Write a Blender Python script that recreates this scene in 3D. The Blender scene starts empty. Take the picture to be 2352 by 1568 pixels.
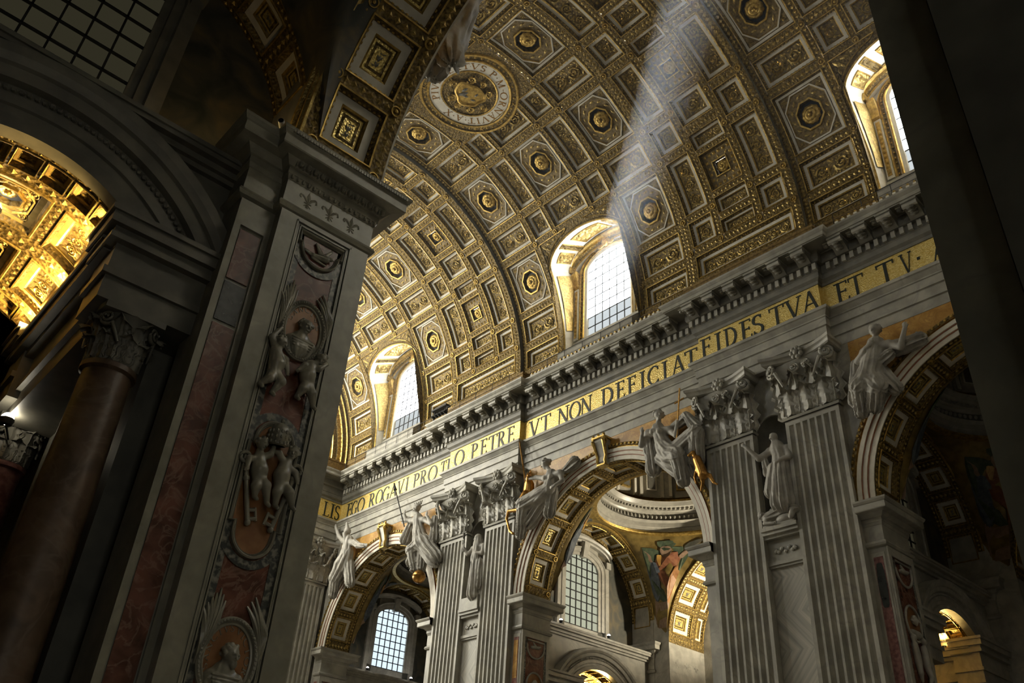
import bpy, math, random
import numpy as np
from math import sin, cos, pi, radians as rad, sqrt, atan2
from mathutils import Matrix, Vector
random.seed(7); np.random.seed(7)
SC = bpy.context.scene
COL = SC.collection

# ------------------------------------------------------------------ camera, world, sun, exposure
CAM = dict(loc=(-23.2647, -33.9406, 1.561), yaw=0.8670, pitch=0.5795, roll=0.0708, f=1962.32)
def setup_camera():
    cy, sy = cos(CAM['yaw']), sin(CAM['yaw']); cp, sp = cos(CAM['pitch']), sin(CAM['pitch'])
    f = Vector((cy*cp, sy*cp, sp)); r = Vector((sy, -cy, 0)); u = r.cross(f)
    cr, sr = cos(CAM['roll']), sin(CAM['roll'])
    r2 = cr*r + sr*u; u2 = -sr*r + cr*u
    M = Matrix((r2, u2, -f)).transposed().to_4x4(); M.translation = CAM['loc']
    cd = bpy.data.cameras.new('camera'); co = bpy.data.objects.new('camera', cd); COL.objects.link(co)
    co.matrix_world = M
    cd.sensor_fit = 'HORIZONTAL'; cd.sensor_width = 36.0; cd.lens = CAM['f']/2352*36.0
    cd.clip_start = 0.05; cd.clip_end = 500
    SC.camera = co
setup_camera()

WINDOW_LIGHT = 6.5       # daylight in the glass of the far nave windows
NEAR_LIGHT = 1.5        # and of the near ones, which face the open sky
SUN_STRENGTH = 130.0
SUN_DIR = Vector((-0.63, -0.77, -0.12)).normalized()
w = bpy.data.worlds.new('sky'); SC.world = w; w.use_nodes = True
nt = w.node_tree; bg = nt.nodes['Background']
bg.inputs[0].default_value = (0.62, 0.74, 0.95, 1); bg.inputs[1].default_value = 1.0
sd = bpy.data.lights.new('sun', 'SUN'); sd.energy = SUN_STRENGTH; sd.angle = rad(0.6); sd.color = (1, 0.97, 0.9)
so = bpy.data.objects.new('sun', sd); COL.objects.link(so)
so.rotation_euler = SUN_DIR.to_track_quat('-Z', 'Y').to_euler(); so.location = (40, 60, 60)
SC.view_settings.view_transform = 'Standard'; SC.view_settings.look = 'None'
SC.view_settings.gamma = 1.0; SC.view_settings.use_curve_mapping = False
SC.view_settings.exposure = 1.0
SC.cycles.use_denoising = True; SC.cycles.use_adaptive_sampling = True; SC.cycles.adaptive_threshold = 0.03
SC.cycles.max_bounces = 6; SC.cycles.diffuse_bounces = 4; SC.cycles.glossy_bounces = 2
SC.cycles.transmission_bounces = 4; SC.cycles.transparent_max_bounces = 8; SC.cycles.volume_bounces = 0
SC.cycles.sample_clamp_indirect = 6.0; SC.cycles.caustics_reflective = False; SC.cycles.caustics_refractive = False

# ------------------------------------------------------------------ dimensions (metres)
P = 24.308                     # bay pitch along the nave (Y)
XP, XR = 13.75, 14.17          # pilaster face, wall face
AR, ZS = 7.2027, 18.2755       # nave arch radius and springing
E1, E2 = 1.0144, 4.0904        # pilaster edges from a pier's centre
ZN = 23.70                     # neck of the pilasters
Z_ARC, Z_FB, Z_FT = 27.25, 29.514, 31.30   # architrave foot, frieze foot, frieze head
RV, ZV = 13.75, 35.2           # vault radius and centre height
RIB = 0.32                     # projection of the vault ribs
Y_END = 32.75                  # end of the nave, where the entablature turns
AXC, AHW = 22.5, 5.68          # aisle axis and half width
TY, TW = 7.9, 8.75             # transverse arch front / transverse wall, from a bay's centre
TR, TZ = 5.65, 20.0            # transverse arch radius and centre height
SOF = 2.55                     # depth of the nave arches

# ------------------------------------------------------------------ materials
MATS = {}
def _n(nt, t, **kw):
    n = nt.nodes.new(t)
    for k, v in kw.items():
        if k.startswith('i_'):
            key = k[2:]; n.inputs[int(key) if key.isdigit() else key.replace('_', ' ')].default_value = v
        else: setattr(n, k, v)
    return n
def mat(name, col, col2=None, rough=0.5, metal=0.0, scale=2.0, detail=5, bump=0.0, bscale=None, bkind='noise',
        contrast=(0.35, 0.65), vein=None, spec=0.5, coords='pos', distort=0.0, col3=None, bdist=0.05):
    m = bpy.data.materials.new(name); m.use_nodes = True; nt = m.node_tree; L = nt.links
    b = nt.nodes['Principled BSDF']; b.inputs['Roughness'].default_value = rough; b.inputs['Metallic'].default_value = metal
    b.inputs['Specular IOR Level'].default_value = spec
    if coords == 'pos': src = _n(nt, 'ShaderNodeNewGeometry').outputs['Position']
    else: src = _n(nt, 'ShaderNodeTexCoord').outputs['Object']
    if col2 is None: b.inputs['Base Color'].default_value = (*col, 1)
    else:
        nz = _n(nt, 'ShaderNodeTexNoise'); nz.inputs['Scale'].default_value = scale; nz.inputs['Detail'].default_value = detail
        nz.inputs['Distortion'].default_value = distort
        L.new(src, nz.inputs['Vector'])
        rp = _n(nt, 'ShaderNodeValToRGB'); rp.color_ramp.elements[0].position = contrast[0]; rp.color_ramp.elements[1].position = contrast[1]
        rp.color_ramp.elements[0].color = (*col, 1); rp.color_ramp.elements[1].color = (*col2, 1)
        if col3 is not None:
            e = rp.color_ramp.elements.new((contrast[0]+contrast[1])/2); e.color = (*col3, 1)
        L.new(nz.outputs['Fac'], rp.inputs['Fac']); out = rp.outputs['Color']
        if vein is not None:
            vc, vs = vein
            n2 = _n(nt, 'ShaderNodeTexNoise'); n2.inputs['Scale'].default_value = vs; n2.inputs['Detail'].default_value = 6; n2.inputs['Distortion'].default_value = 1.5
            L.new(src, n2.inputs['Vector'])
            r2 = _n(nt, 'ShaderNodeValToRGB'); els = r2.color_ramp.elements
            els[0].position = 0.46; els[0].color = (0, 0, 0, 1); els[1].position = 0.54; els[1].color = (0, 0, 0, 1)
            e = els.new(0.5); e.color = (0.7, 0.7, 0.7, 1)
            L.new(n2.outputs['Fac'], r2.inputs['Fac'])
            mx = _n(nt, 'ShaderNodeMix', data_type='RGBA'); L.new(r2.outputs['Color'], mx.inputs[0]); L.new(out, mx.inputs[6])
            mx.inputs[7].default_value = (*vc, 1); out = mx.outputs[2]
        L.new(out, b.inputs['Base Color'])
    if bump:
        if bkind == 'voronoi':
            t = _n(nt, 'ShaderNodeTexVoronoi'); t.inputs['Scale'].default_value = bscale; o = t.outputs['Distance']
        else:
            t = _n(nt, 'ShaderNodeTexNoise'); t.inputs['Scale'].default_value = bscale or scale*4; t.inputs['Detail'].default_value = 4; o = t.outputs['Fac']
        L.new(src, t.inputs['Vector'])
        bp = _n(nt, 'ShaderNodeBump'); bp.inputs['Strength'].default_value = bump; bp.inputs['Distance'].default_value = bdist
        L.new(o, bp.inputs['Height']); L.new(bp.outputs['Normal'], b.inputs['Normal'])
    MATS[name] = m
    return m
mat('marble_grey', (0.26, 0.25, 0.212), (0.43, 0.412, 0.348), rough=0.42, scale=0.9, detail=7, vein=((0.28, 0.27, 0.24), 0.35), bump=0.08, bscale=3)
mat('marble_pale', (0.33, 0.315, 0.27), (0.46, 0.44, 0.38), rough=0.35, scale=1.6, detail=7, vein=((0.31, 0.30, 0.26), 0.5))
mat('statue_marble', (0.29, 0.275, 0.24), (0.42, 0.40, 0.352), rough=0.55, scale=2.2, bump=0.15, bscale=9)
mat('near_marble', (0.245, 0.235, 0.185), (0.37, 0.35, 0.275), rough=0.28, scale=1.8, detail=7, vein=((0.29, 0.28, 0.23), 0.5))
mat('stucco_white', (0.66, 0.62, 0.52), (0.76, 0.72, 0.61), rough=0.6, scale=3)
mat('gold', (0.33, 0.215, 0.055), (0.62, 0.43, 0.125), rough=0.42, metal=0.75, scale=5, bump=0.3, bscale=14)
mat('gold_pale', (0.62, 0.43, 0.14), (0.80, 0.58, 0.22), rough=0.45, metal=0.45, scale=5)
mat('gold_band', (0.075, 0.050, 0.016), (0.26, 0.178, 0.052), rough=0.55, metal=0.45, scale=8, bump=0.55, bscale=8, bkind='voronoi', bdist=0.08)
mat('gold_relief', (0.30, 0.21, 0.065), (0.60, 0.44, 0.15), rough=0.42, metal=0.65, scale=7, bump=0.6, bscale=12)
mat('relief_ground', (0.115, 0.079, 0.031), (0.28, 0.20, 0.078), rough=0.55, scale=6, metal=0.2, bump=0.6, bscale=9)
mat('gold_mosaic', (0.72, 0.52, 0.13), (0.92, 0.72, 0.27), rough=0.27, metal=0.45, scale=9, detail=6, bump=0.5, bscale=16, bkind='voronoi', bdist=0.03)
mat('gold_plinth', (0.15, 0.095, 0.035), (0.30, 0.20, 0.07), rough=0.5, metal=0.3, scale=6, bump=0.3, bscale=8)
mat('letter_dark', (0.016, 0.022, 0.018), rough=0.5)
mat('giallo', (0.42, 0.22, 0.045), (0.62, 0.37, 0.10), rough=0.35, scale=1.5, detail=6, vein=((0.34, 0.16, 0.04), 1.2))
mat('red_line', (0.23, 0.075, 0.032), (0.32, 0.12, 0.05), rough=0.5, scale=4)
mat('red_marble', (0.095, 0.035, 0.022), (0.22, 0.085, 0.055), rough=0.25, scale=2.2, detail=7, vein=((0.30, 0.17, 0.12), 1.5), distort=0.6)
mat('orange_marble', (0.24, 0.105, 0.035), (0.36, 0.175, 0.065), rough=0.35, scale=3)
mat('breccia', (0.05, 0.055, 0.05), (0.27, 0.26, 0.22), rough=0.3, scale=7, detail=3, contrast=(0.46, 0.60))
mat('dark_green', (0.012, 0.016, 0.014), (0.03, 0.036, 0.032), rough=0.25, scale=5)
mat('porphyry', (0.14, 0.045, 0.04), (0.30, 0.14, 0.12), rough=0.35, scale=6, detail=3)
mat('brown_marble', (0.085, 0.055, 0.034), (0.17, 0.108, 0.066), rough=0.42, scale=1.6, detail=7, vein=((0.18, 0.125, 0.085), 0.8), distort=1)
mat('bronze', (0.30, 0.15, 0.035), (0.50, 0.27, 0.07), rough=0.3, metal=0.9, scale=6)
mat('iron', (0.02, 0.02, 0.02), rough=0.6)
mat('floor_marble', (0.30, 0.27, 0.24), (0.42, 0.39, 0.34), rough=0.25, scale=0.8, vein=((0.2, 0.15, 0.13), 0.5))
mat('dark_or_shaded_stone', (0.13, 0.125, 0.105), (0.20, 0.19, 0.155), rough=0.5, scale=1.5)  # dark stone, also for faces whose shade is put into the colour
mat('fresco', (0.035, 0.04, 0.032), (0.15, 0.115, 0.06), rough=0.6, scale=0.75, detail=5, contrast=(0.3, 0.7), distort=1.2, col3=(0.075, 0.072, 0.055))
mat('fresco_gold', (0.15, 0.10, 0.025), (0.27, 0.19, 0.055), rough=0.45, scale=2, metal=0.3)
mat('robe_green', (0.035, 0.055, 0.03), (0.075, 0.10, 0.05), rough=0.6, scale=4)
mat('robe_red', (0.17, 0.055, 0.025), (0.25, 0.10, 0.04), rough=0.6, scale=4)
mat('robe_blue', (0.06, 0.075, 0.10), (0.12, 0.14, 0.16), rough=0.6, scale=4)
mat('flesh', (0.22, 0.14, 0.09), (0.30, 0.20, 0.13), rough=0.6, scale=5)
mat('plastic_white', (0.6, 0.6, 0.58), rough=0.4)
mat('lens_black', (0.01, 0.01, 0.01), rough=0.1)
def zigzag_marble():
    m = bpy.data.materials.new('zigzag_marble'); m.use_nodes = True; nt = m.node_tree; L = nt.links; b = nt.nodes['Principled BSDF']
    g = _n(nt, 'ShaderNodeNewGeometry'); s = _n(nt, 'ShaderNodeSeparateXYZ'); L.new(g.outputs['Position'], s.inputs[0])
    def M(op, a, bb=None):
        n = _n(nt, 'ShaderNodeMath', operation=op)
        for i, v in enumerate((a, bb)):
            if v is None: continue
            if isinstance(v, (int, float)): n.inputs[i].default_value = v
            else: L.new(v, n.inputs[i])
        return n.outputs[0]
    zz = M('PINGPONG', s.outputs['Z'], 1.75)
    yy = M('ADD', M('MULTIPLY', zz, 0.85), s.outputs['Y'])
    nz = _n(nt, 'ShaderNodeTexNoise'); nz.inputs['Scale'].default_value = 5.0; nz.inputs['Detail'].default_value = 4
    c = _n(nt, 'ShaderNodeCombineXYZ'); L.new(M('MULTIPLY', yy, 1.0), c.inputs[0]); L.new(M('MULTIPLY', s.outputs['Z'], 0.04), c.inputs[1])
    L.new(c.outputs[0], nz.inputs['Vector'])
    r = _n(nt, 'ShaderNodeValToRGB'); r.color_ramp.elements[0].position = 0.35; r.color_ramp.elements[1].position = 0.65
    r.color_ramp.elements[0].color = (0.30, 0.295, 0.265, 1); r.color_ramp.elements[1].color = (0.50, 0.48, 0.42, 1)
    L.new(nz.outputs['Fac'], r.inputs['Fac']); L.new(r.outputs['Color'], b.inputs['Base Color']); b.inputs['Roughness'].default_value = 0.35
    MATS['zigzag_marble'] = m
zigzag_marble()
def lit_glass(name, col, strength, see=0.6):
    """leaded church glass: lets the sun through and glows with the daylight behind it"""
    m = bpy.data.materials.new(name); m.use_nodes = True; nt = m.node_tree; L = nt.links
    nt.nodes.remove(nt.nodes['Principled BSDF']); out = nt.nodes['Material Output']
    e = _n(nt, 'ShaderNodeEmission'); e.inputs[0].default_value = (*col, 1); e.inputs[1].default_value = strength
    t = _n(nt, 'ShaderNodeBsdfTransparent'); t.inputs[0].default_value = (see, see, see, 1)
    a = _n(nt, 'ShaderNodeAddShader'); L.new(e.outputs[0], a.inputs[0]); L.new(t.outputs[0], a.inputs[1]); L.new(a.outputs[0], out.inputs[0])
    MATS[name] = m
def lamp_mat(name, col, strength):
    m = bpy.data.materials.new(name); m.use_nodes = True; nt = m.node_tree
    b = nt.nodes['Principled BSDF']; b.inputs['Base Color'].default_value = (*col, 1)
    b.inputs['Emission Color'].default_value = (*col, 1); b.inputs['Emission Strength'].default_value = strength
    MATS[name] = m
lit_glass('day_glass', (0.94, 0.97, 1.0), WINDOW_LIGHT)
lit_glass('low_glass', (0.76, 0.81, 0.80), 0.38, see=0.06)
lit_glass('near_glass', (0.98, 1.0, 0.93), NEAR_LIGHT)
lit_glass('near_glass_bright', (1.0, 0.97, 0.85), NEAR_LIGHT*18.0)
lit_glass('aisle_glass', (0.80, 0.82, 0.60), 0.30, see=0.05)
lit_glass('aisle_glass_blue', (0.75, 0.9, 1.0), 0.55, see=0.05)
lit_glass('dim_glass', (0.80, 0.72, 0.42), 0.017, see=0.02)
lamp_mat('lamp_glow', (1, 0.97, 0.9), 12.0)

# ------------------------------------------------------------------ mesh helpers
class MB:
    """collects faces with material slots, then links them as ONE mesh object"""
    def __init__(s): s.v = []; s.f = []; s.m = []; s.mats = []
    def mi(s, m):
        if m not in s.mats: s.mats.append(m)
        return s.mats.index(m)
    def poly(s, pts, m):
        b = len(s.v); s.v += [tuple(p) for p in pts]; s.f.append(tuple(range(b, b+len(pts)))); s.m.append(s.mi(m))
    def grid(s, A, m, cu=False, cv=False, flip=False):
        A = np.asarray(A, float); n, k = A.shape[:2]; b = len(s.v); s.v += [tuple(p) for p in A.reshape(-1, 3)]; i_ = s.mi(m)
        for i in range(n if cu else n-1):
            for j in range(k if cv else k-1):
                a, c = i*k+j, ((i+1) % n)*k+j; d, e = ((i+1) % n)*k+(j+1) % k, i*k+(j+1) % k
                q = (b+a, b+c, b+d, b+e); s.f.append(q[::-1] if flip else q); s.m.append(i_)
    def box(s, x0, x1, y0, y1, z0, z1, m):
        V = [(x, y, z) for x in (x0, x1) for y in (y0, y1) for z in (z0, z1)]; b = len(s.v); s.v += V; i_ = s.mi(m)
        for q in ((0, 1, 3, 2), (4, 6, 7, 5), (0, 4, 5, 1), (2, 3, 7, 6), (0, 2, 6, 4), (1, 5, 7, 3)):
            s.f.append(tuple(b+i for i in q)); s.m.append(i_)
    def prism(s, pts, d, m, cap=True):
        """closed outline pts (3-D) pushed along vector d"""
        n = len(pts); b = len(s.v); s.v += [tuple(p) for p in pts]; s.v += [(p[0]+d[0], p[1]+d[1], p[2]+d[2]) for p in pts]; i_ = s.mi(m)
        for i in range(n): s.f.append((b+i, b+(i+1) % n, b+n+(i+1) % n, b+n+i)); s.m.append(i_)
        if cap:
            s.f.append(tuple(range(b, b+n))[::-1]); s.m.append(i_); s.f.append(tuple(range(b+n, b+2*n))); s.m.append(i_)
    def tube(s, path, r, n, m, closed=False):
        path = [Vector(p) for p in path]; k = len(path); rings = []
        rr = r if hasattr(r, '__len__') else [r]*k; up = Vector((0.13, 0.21, 0.97))
        for i, p in enumerate(path):
            a = path[(i-1) % k] if (closed or i) else p; c = path[(i+1) % k] if (closed or i < k-1) else p
            t = (c-a); t = t.normalized() if t.length > 1e-9 else Vector((0, 0, 1))
            s1 = t.cross(up); s1 = s1.normalized() if s1.length > 1e-6 else t.orthogonal().normalized(); s2 = s1.cross(t)
            rings.append([tuple(p+rr[i]*(cos(2*pi*j/n)*s1+sin(2*pi*j/n)*s2)) for j in range(n)])
        s.grid(rings, m, cu=closed, cv=True)
        if not closed:
            s.poly(rings[0], m); s.poly(rings[-1][::-1], m)
    def lathe(s, prof, n, m, c=(0, 0, 0), sx=1.0, sy=1.0):
        s.grid([[(c[0]+sx*r*cos(2*pi*j/n), c[1]+sy*r*sin(2*pi*j/n), c[2]+z) for j in range(n)] for r, z in prof], m, cv=True, flip=True)
    def ball(s, c, r, m, n=8, k=6):
        rx, ry, rz = r if hasattr(r, '__len__') else (r, r, r)
        s.grid([[(c[0]+rx*sin(pi*i/k)*cos(2*pi*j/n), c[1]+ry*sin(pi*i/k)*sin(2*pi*j/n), c[2]-rz*cos(pi*i/k)) for j in range(n)] for i in range(k+1)], m, cv=True, flip=True)
    def mesh(s, name, smooth=None):
        me = bpy.data.meshes.new(name); me.from_pydata(s.v, [], s.f)
        for m in s.mats: me.materials.append(MATS[m])
        me.polygons.foreach_set('material_index', s.m)
        if smooth is not None:
            me.polygons.foreach_set('use_smooth', [True]*len(s.f)); me.update()
            me.set_sharp_from_angle(angle=rad(smooth))
        me.update(); return me
    def obj(s, name, parent=None, smooth=None):
        return link(name, s.mesh(name, smooth), parent)
def link(name, data, parent=None, loc=None, rot=None, scale=None):
    o = bpy.data.objects.new(name, data); COL.objects.link(o)
    if parent is not None: o.parent = parent
    if loc is not None: o.location = loc
    if rot is not None: o.rotation_euler = rot
    if scale is not None: o.scale = scale
    return o
def tag(o, label, cat, group=None):
    o['label'] = label; o['category'] = cat
    if group: o['group'] = group
    return o
def struct(o, label=None):
    o['kind'] = 'structure'
    if label: o['label'] = label
    return o
def empty(name, loc=(0, 0, 0), rot=(0, 0, 0)):
    o = bpy.data.objects.new(name, None); COL.objects.link(o); o.location = loc; o.rotation_euler = rot; o.empty_display_size = 0.3
    return o
def stuff(o): o['kind'] = 'stuff'; return o
def offset_path(pts, o):
    """polyline pts [(x,y)] moved by o to its left-hand side, mitred; open ended"""
    n = len(pts); out = []
    for i in range(n):
        p = np.array(pts[i], float)
        d1 = np.array(pts[i], float)-np.array(pts[i-1], float) if i else None
        d2 = np.array(pts[i+1], float)-p if i < n-1 else None
        if d1 is None: d1 = d2
        if d2 is None: d2 = d1
        d1 = d1/np.linalg.norm(d1); d2 = d2/np.linalg.norm(d2)
        n1 = np.array((-d1[1], d1[0])); n2 = np.array((-d2[1], d2[0]))
        m = (n1+n2); m = m/np.dot(m, n1) if abs(np.dot(m, n1)) > 1e-6 else n1
        out.append(p+m*o)
    return out
def run_profile(mb, plan, prof, m=None):
    """profile [(offset, z, material)] run along a plan polyline; offsets go to the left of the direction of travel"""
    rows = [[(*q, z) for q in offset_path(plan, o)] for o, z, *_ in prof]
    for a, b, pr in zip(rows[:-1], rows[1:], prof[1:]):
        mm = pr[2] if len(pr) > 2 else m
        for i in range(len(plan)-1): mb.poly((a[i], a[i+1], b[i+1], b[i]), mm)
# ------------------------------------------------------------------ coffered barrels
def cyl(R, u, s, w):
    a = s/R; w = w*min(1.0, 0.3+R/14.0); return ((R+w)*cos(a), u, (R+w)*sin(a))
def rect_loop(hu, hs, n):
    c = [(-hu, -hs), (hu, -hs), (hu, hs), (-hu, hs)]; out = []
    for i in range(4):
        a, b = c[i], c[(i+1) % 4]
        out += [(a[0]+(b[0]-a[0])*t/n, a[1]+(b[1]-a[1])*t/n) for t in range(n)]
    return out
def oct_loop(hu, hs, k=0.42, n=3):
    cu, cs = hu*k, hs*k
    c = [(-hu, -cs), (-cu, -hs), (cu, -hs), (hu, -cs), (hu, cs), (cu, hs), (-cu, hs), (-hu, cs)]; out = []
    for i in range(8):
        a, b = c[i], c[(i+1) % 8]
        out += [(a[0]+(b[0]-a[0])*t/n, a[1]+(b[1]-a[1])*t/n) for t in range(n)]
    return out
def ring(mb, R, l0, w0, l1, w1, m):
    mb.grid([[cyl(R, u, s, w0) for u, s in l0], [cyl(R, u, s, w1) for u, s in l1]], m, cv=True, flip=True)
def fill(mb, R, hu, hs, w, m, nu=1, ns=6):
    mb.grid([[cyl(R, -hu+2*hu*i/nu, -hs+2*hs*j/ns, w) for j in range(ns+1)] for i in range(nu+1)], m)
def leaf_blob(mb, R, c, r, ang, w, m):
    """a small pointed leaf lying on the barrel"""
    u, s = c; ca, sa = cos(ang), sin(ang)
    def at(l, t, h): return cyl(R, u+l*ca-t*sa, s+l*sa+t*ca, w-h)
    pts = [(-1, 0, 0), (-0.3, 0.38, 0.02), (0.4, 0.3, 0.02), (1, 0, 0), (0.4, -0.3, 0.02), (-0.3, -0.38, 0.02)]
    top = at(0, 0, 0.11*min(1, r*3)); q = [at(l*r, t*r, h) for l, t, h in pts]
    for i in range(6): mb.poly((q[i], top, q[(i+1) % 6]), m)
def scroll(mb, R, c, r, w, m, turn=1, start=0.0, turns=1.7, tr=None):
    tr = tr or r*0.15; pts = []; rad_ = []
    for i in range(19):
        t = i/18; a = start+turn*t*turns*2*pi; q = r*(1-0.82*t)
        pts.append(cyl(R, c[0]+q*cos(a), c[1]+q*sin(a), w-tr*0.7)); rad_.append(tr*(1.15-0.4*t))
    mb.tube(pts, rad_, 4, m)
    for i in range(3):
        a = start+turn*(0.1+0.22*i)*2*pi
        leaf_blob(mb, R, (c[0]+r*1.05*cos(a), c[1]+r*1.05*sin(a)), r*0.42, a+turn*0.9, w, m)
    leaf_blob(mb, R, c, r*0.3, start, w-0.02, m)
def relief(mb, R, pu, ps, w, m, figure=False):
    """gilt acanthus scrolls that fill a panel"""
    if figure:
        for (u, s, r, a) in ((0, 0.1, 0.55, pi/2), (0, 0.62, 0.24, 0), (0.28, 0.15, 0.42, 1.0), (-0.28, 0.2, 0.42, 2.2), (0.16, -0.5, 0.45, 1.3), (-0.18, -0.52, 0.45, 1.85), (0.5, -0.75, 0.3, 0.2), (-0.55, 0.7, 0.3, 2.6)):
            leaf_blob(mb, R, (u*pu, s*ps), r*min(pu, ps)*1.1, a, w, m)
        return
    rs = random.Random(int(pu*1000+ps*77)); gu, gs = max(2, int(2*pu/0.24)), max(2, int(2*ps/0.24))
    for i in range(gu):
        for j in range(gs):
            leaf_blob(mb, R, (-pu+2*pu*(i+0.3+0.4*rs.random())/gu, -ps+2*ps*(j+0.3+0.4*rs.random())/gs), 0.105, rs.random()*6.28, w, m)
    along = 1 if ps >= pu else 0; lo, sh = (ps, pu) if along else (pu, ps)
    n = max(1, int(round(lo/sh)))
    for i in range(n):
        c = -lo+(2*i+1)*lo/n; r = min(sh, lo/n)*0.80
        scroll(mb, R, (0, c) if along else (c, 0), r, w, m, turn=1 if i % 2 else -1, start=(pi/2 if along else 0)+(pi if i % 2 else 0))
    for i in range(n+1):
        c = -lo+2*lo*i/n
        for t in (-1, 1):
            cc = max(-lo*0.9, min(lo*0.9, c)); p = (t*sh*0.72, cc) if along else (cc, t*sh*0.72)
            leaf_blob(mb, R, p, sh*0.34, 0.8*t+(pi/2 if along else 0), w, m)
def studs(mb, R, L, d, w, m, n):
    """row of egg ornaments along a loop"""
    k = len(L)
    for i in range(n):
        t = i/n*k; j = int(t); f = t-j; a, b = L[j], L[(j+1) % k]; u, s = a[0]+(b[0]-a[0])*f, a[1]+(b[1]-a[1])*f
        q = [cyl(R, u+x*d, s+y*d, w) for x, y in ((-1, -1), (1, -1), (1, 1), (-1, 1))]; tp = cyl(R, u, s, w-d*0.8)
        for e in range(4): mb.poly((q[e], tp, q[(e+1) % 4]), m)
_cof = {}
def coffer_mesh(R, hu, hs, kind):
    key = (round(R, 2), round(hu, 2), round(hs, 2), kind)
    if key in _cof: return _cof[key]
    mb = MB(); n = 6; k = min(1.0, min(hu, hs)/0.85)
    D = lambda d: rect_loop(hu-d*k, hs-d*k, n)
    wh = 'stucco_white'
    if kind.startswith('gilt'): wh = 'gold_pale'; kind = kind[5:]
    if kind in ('rect', 'figure'):
        wf = 0.36 if kind == 'rect' else 0.42
        ring(mb, R, D(0), 0, D(0.02), -0.06, 'gold'); ring(mb, R, D(0.02), -0.06, D(0.07), -0.05, 'gold')
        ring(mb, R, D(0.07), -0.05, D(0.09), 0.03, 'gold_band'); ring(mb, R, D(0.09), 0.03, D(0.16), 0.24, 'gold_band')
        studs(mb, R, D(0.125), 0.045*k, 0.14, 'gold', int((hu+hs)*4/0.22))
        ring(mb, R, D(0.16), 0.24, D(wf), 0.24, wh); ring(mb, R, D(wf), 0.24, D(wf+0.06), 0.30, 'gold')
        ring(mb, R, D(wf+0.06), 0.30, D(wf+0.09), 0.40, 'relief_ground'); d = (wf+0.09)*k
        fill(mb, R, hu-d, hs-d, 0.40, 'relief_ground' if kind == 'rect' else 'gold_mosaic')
        if kind == 'figure':
            ring(mb, R, D(wf+0.16), 0.395, D(wf+0.24), 0.36, 'gold_band'); relief(mb, R, hu-d-0.18*k, hs-d-0.18*k, 0.39, 'dark_or_shaded_stone', True)
        else: relief(mb, R, hu-d, hs-d, 0.40, 'gold_relief')
    elif kind == 'oct':
        ring(mb, R, D(0), 0, D(0.02), -0.06, 'gold'); ring(mb, R, D(0.02), -0.06, D(0.07), -0.05, 'gold')
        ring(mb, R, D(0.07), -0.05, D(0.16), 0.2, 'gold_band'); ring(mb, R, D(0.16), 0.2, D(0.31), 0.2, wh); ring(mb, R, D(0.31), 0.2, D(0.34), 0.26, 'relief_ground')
        fu, fs = hu-0.34, hs-0.34; q0 = min(fu, fs)*0.61; ring(mb, R, D(0.34), 0.26, oct_loop(q0, q0*1.12, 0.42), 0.26, 'relief_ground')
        o1, o2, o3 = oct_loop(fu*0.985, fs*0.985, 0.5), oct_loop(fu*0.93, fs*0.93, 0.5), oct_loop(fu*0.90, fs*0.90, 0.5)
        ring(mb, R, o1, 0.26, o1, 0.19, wh); ring(mb, R, o1, 0.19, o2, 0.18, wh); ring(mb, R, o2, 0.18, o3, 0.255, 'gold')
        a0, a1, a2 = min(fu, fs)*0.60, min(fu, fs)*0.53, min(fu, fs)*0.49
        O = lambda a: oct_loop(a, a*1.12, 0.42)
        ring(mb, R, O(a0*1.02), 0.26, O(a0), 0.14, 'gold'); ring(mb, R, O(a0), 0.14, O(a1), 0.13, 'gold'); ring(mb, R, O(a1), 0.13, O(a2), 0.42, 'gold_band')
        L = O(a2); mb.poly([cyl(R, u, s, 0.42) for u, s in L][::-1], 'iron')  # black floor: the well's shade put into the colour
        for i in range(14):
            a = 2*pi*i/14; q = 0.79
            leaf_blob(mb, R, (fu*q*cos(a), fs*q*sin(a)), 0.19, a+1.2, 0.25, 'gold_relief')
        for su in (-1, 1):
            for ss in (-1, 1): scroll(mb, R, (su*fu*0.82, ss*fs*0.84), 0.16, 0.25, 'gold_relief', turn=su*ss)
    elif kind == 'flower':
        ring(mb, R, D(0), 0, D(0.02), -0.06, 'gold'); ring(mb, R, D(0.02), -0.06, D(0.07), -0.05, 'gold')
        ring(mb, R, D(0.07), -0.05, D(0.15), 0.22, 'gold_band'); d = 0.15*k; q0 = min(hu, hs)*0.46; ring(mb, R, D(0.15), 0.22, rect_loop(q0, q0, n), 0.22, 'relief_ground'); studs(mb, R, rect_loop(hu*0.74, hs*0.74, n), 0.10, 0.21, 'gold', 20)
        i0, i1, i2 = (rect_loop(min(hu, hs)*q, min(hu, hs)*q, 4) for q in (0.46, 0.40, 0.36))
        ring(mb, R, i0, 0.22, i0, 0.10, 'gold'); ring(mb, R, i0, 0.10, i1, 0.10, 'gold'); ring(mb, R, i1, 0.10, i2, 0.45, 'gold_band')
        mb.poly([cyl(R, u, s, 0.40) for u, s in i2][::-1], 'iron')  # floor of the flower well painted black for its shade
        for su in (-1, 0, 1):
            for ss in (-1, 0, 1):
                if su or ss: leaf_blob(mb, R, (su*(hu-d)*0.58, ss*(hs-d)*0.58), 0.14*k, atan2(ss, su), 0.21, 'gold')
    me = mb.mesh('coffer', 35); _cof[key] = me; return me
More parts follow.
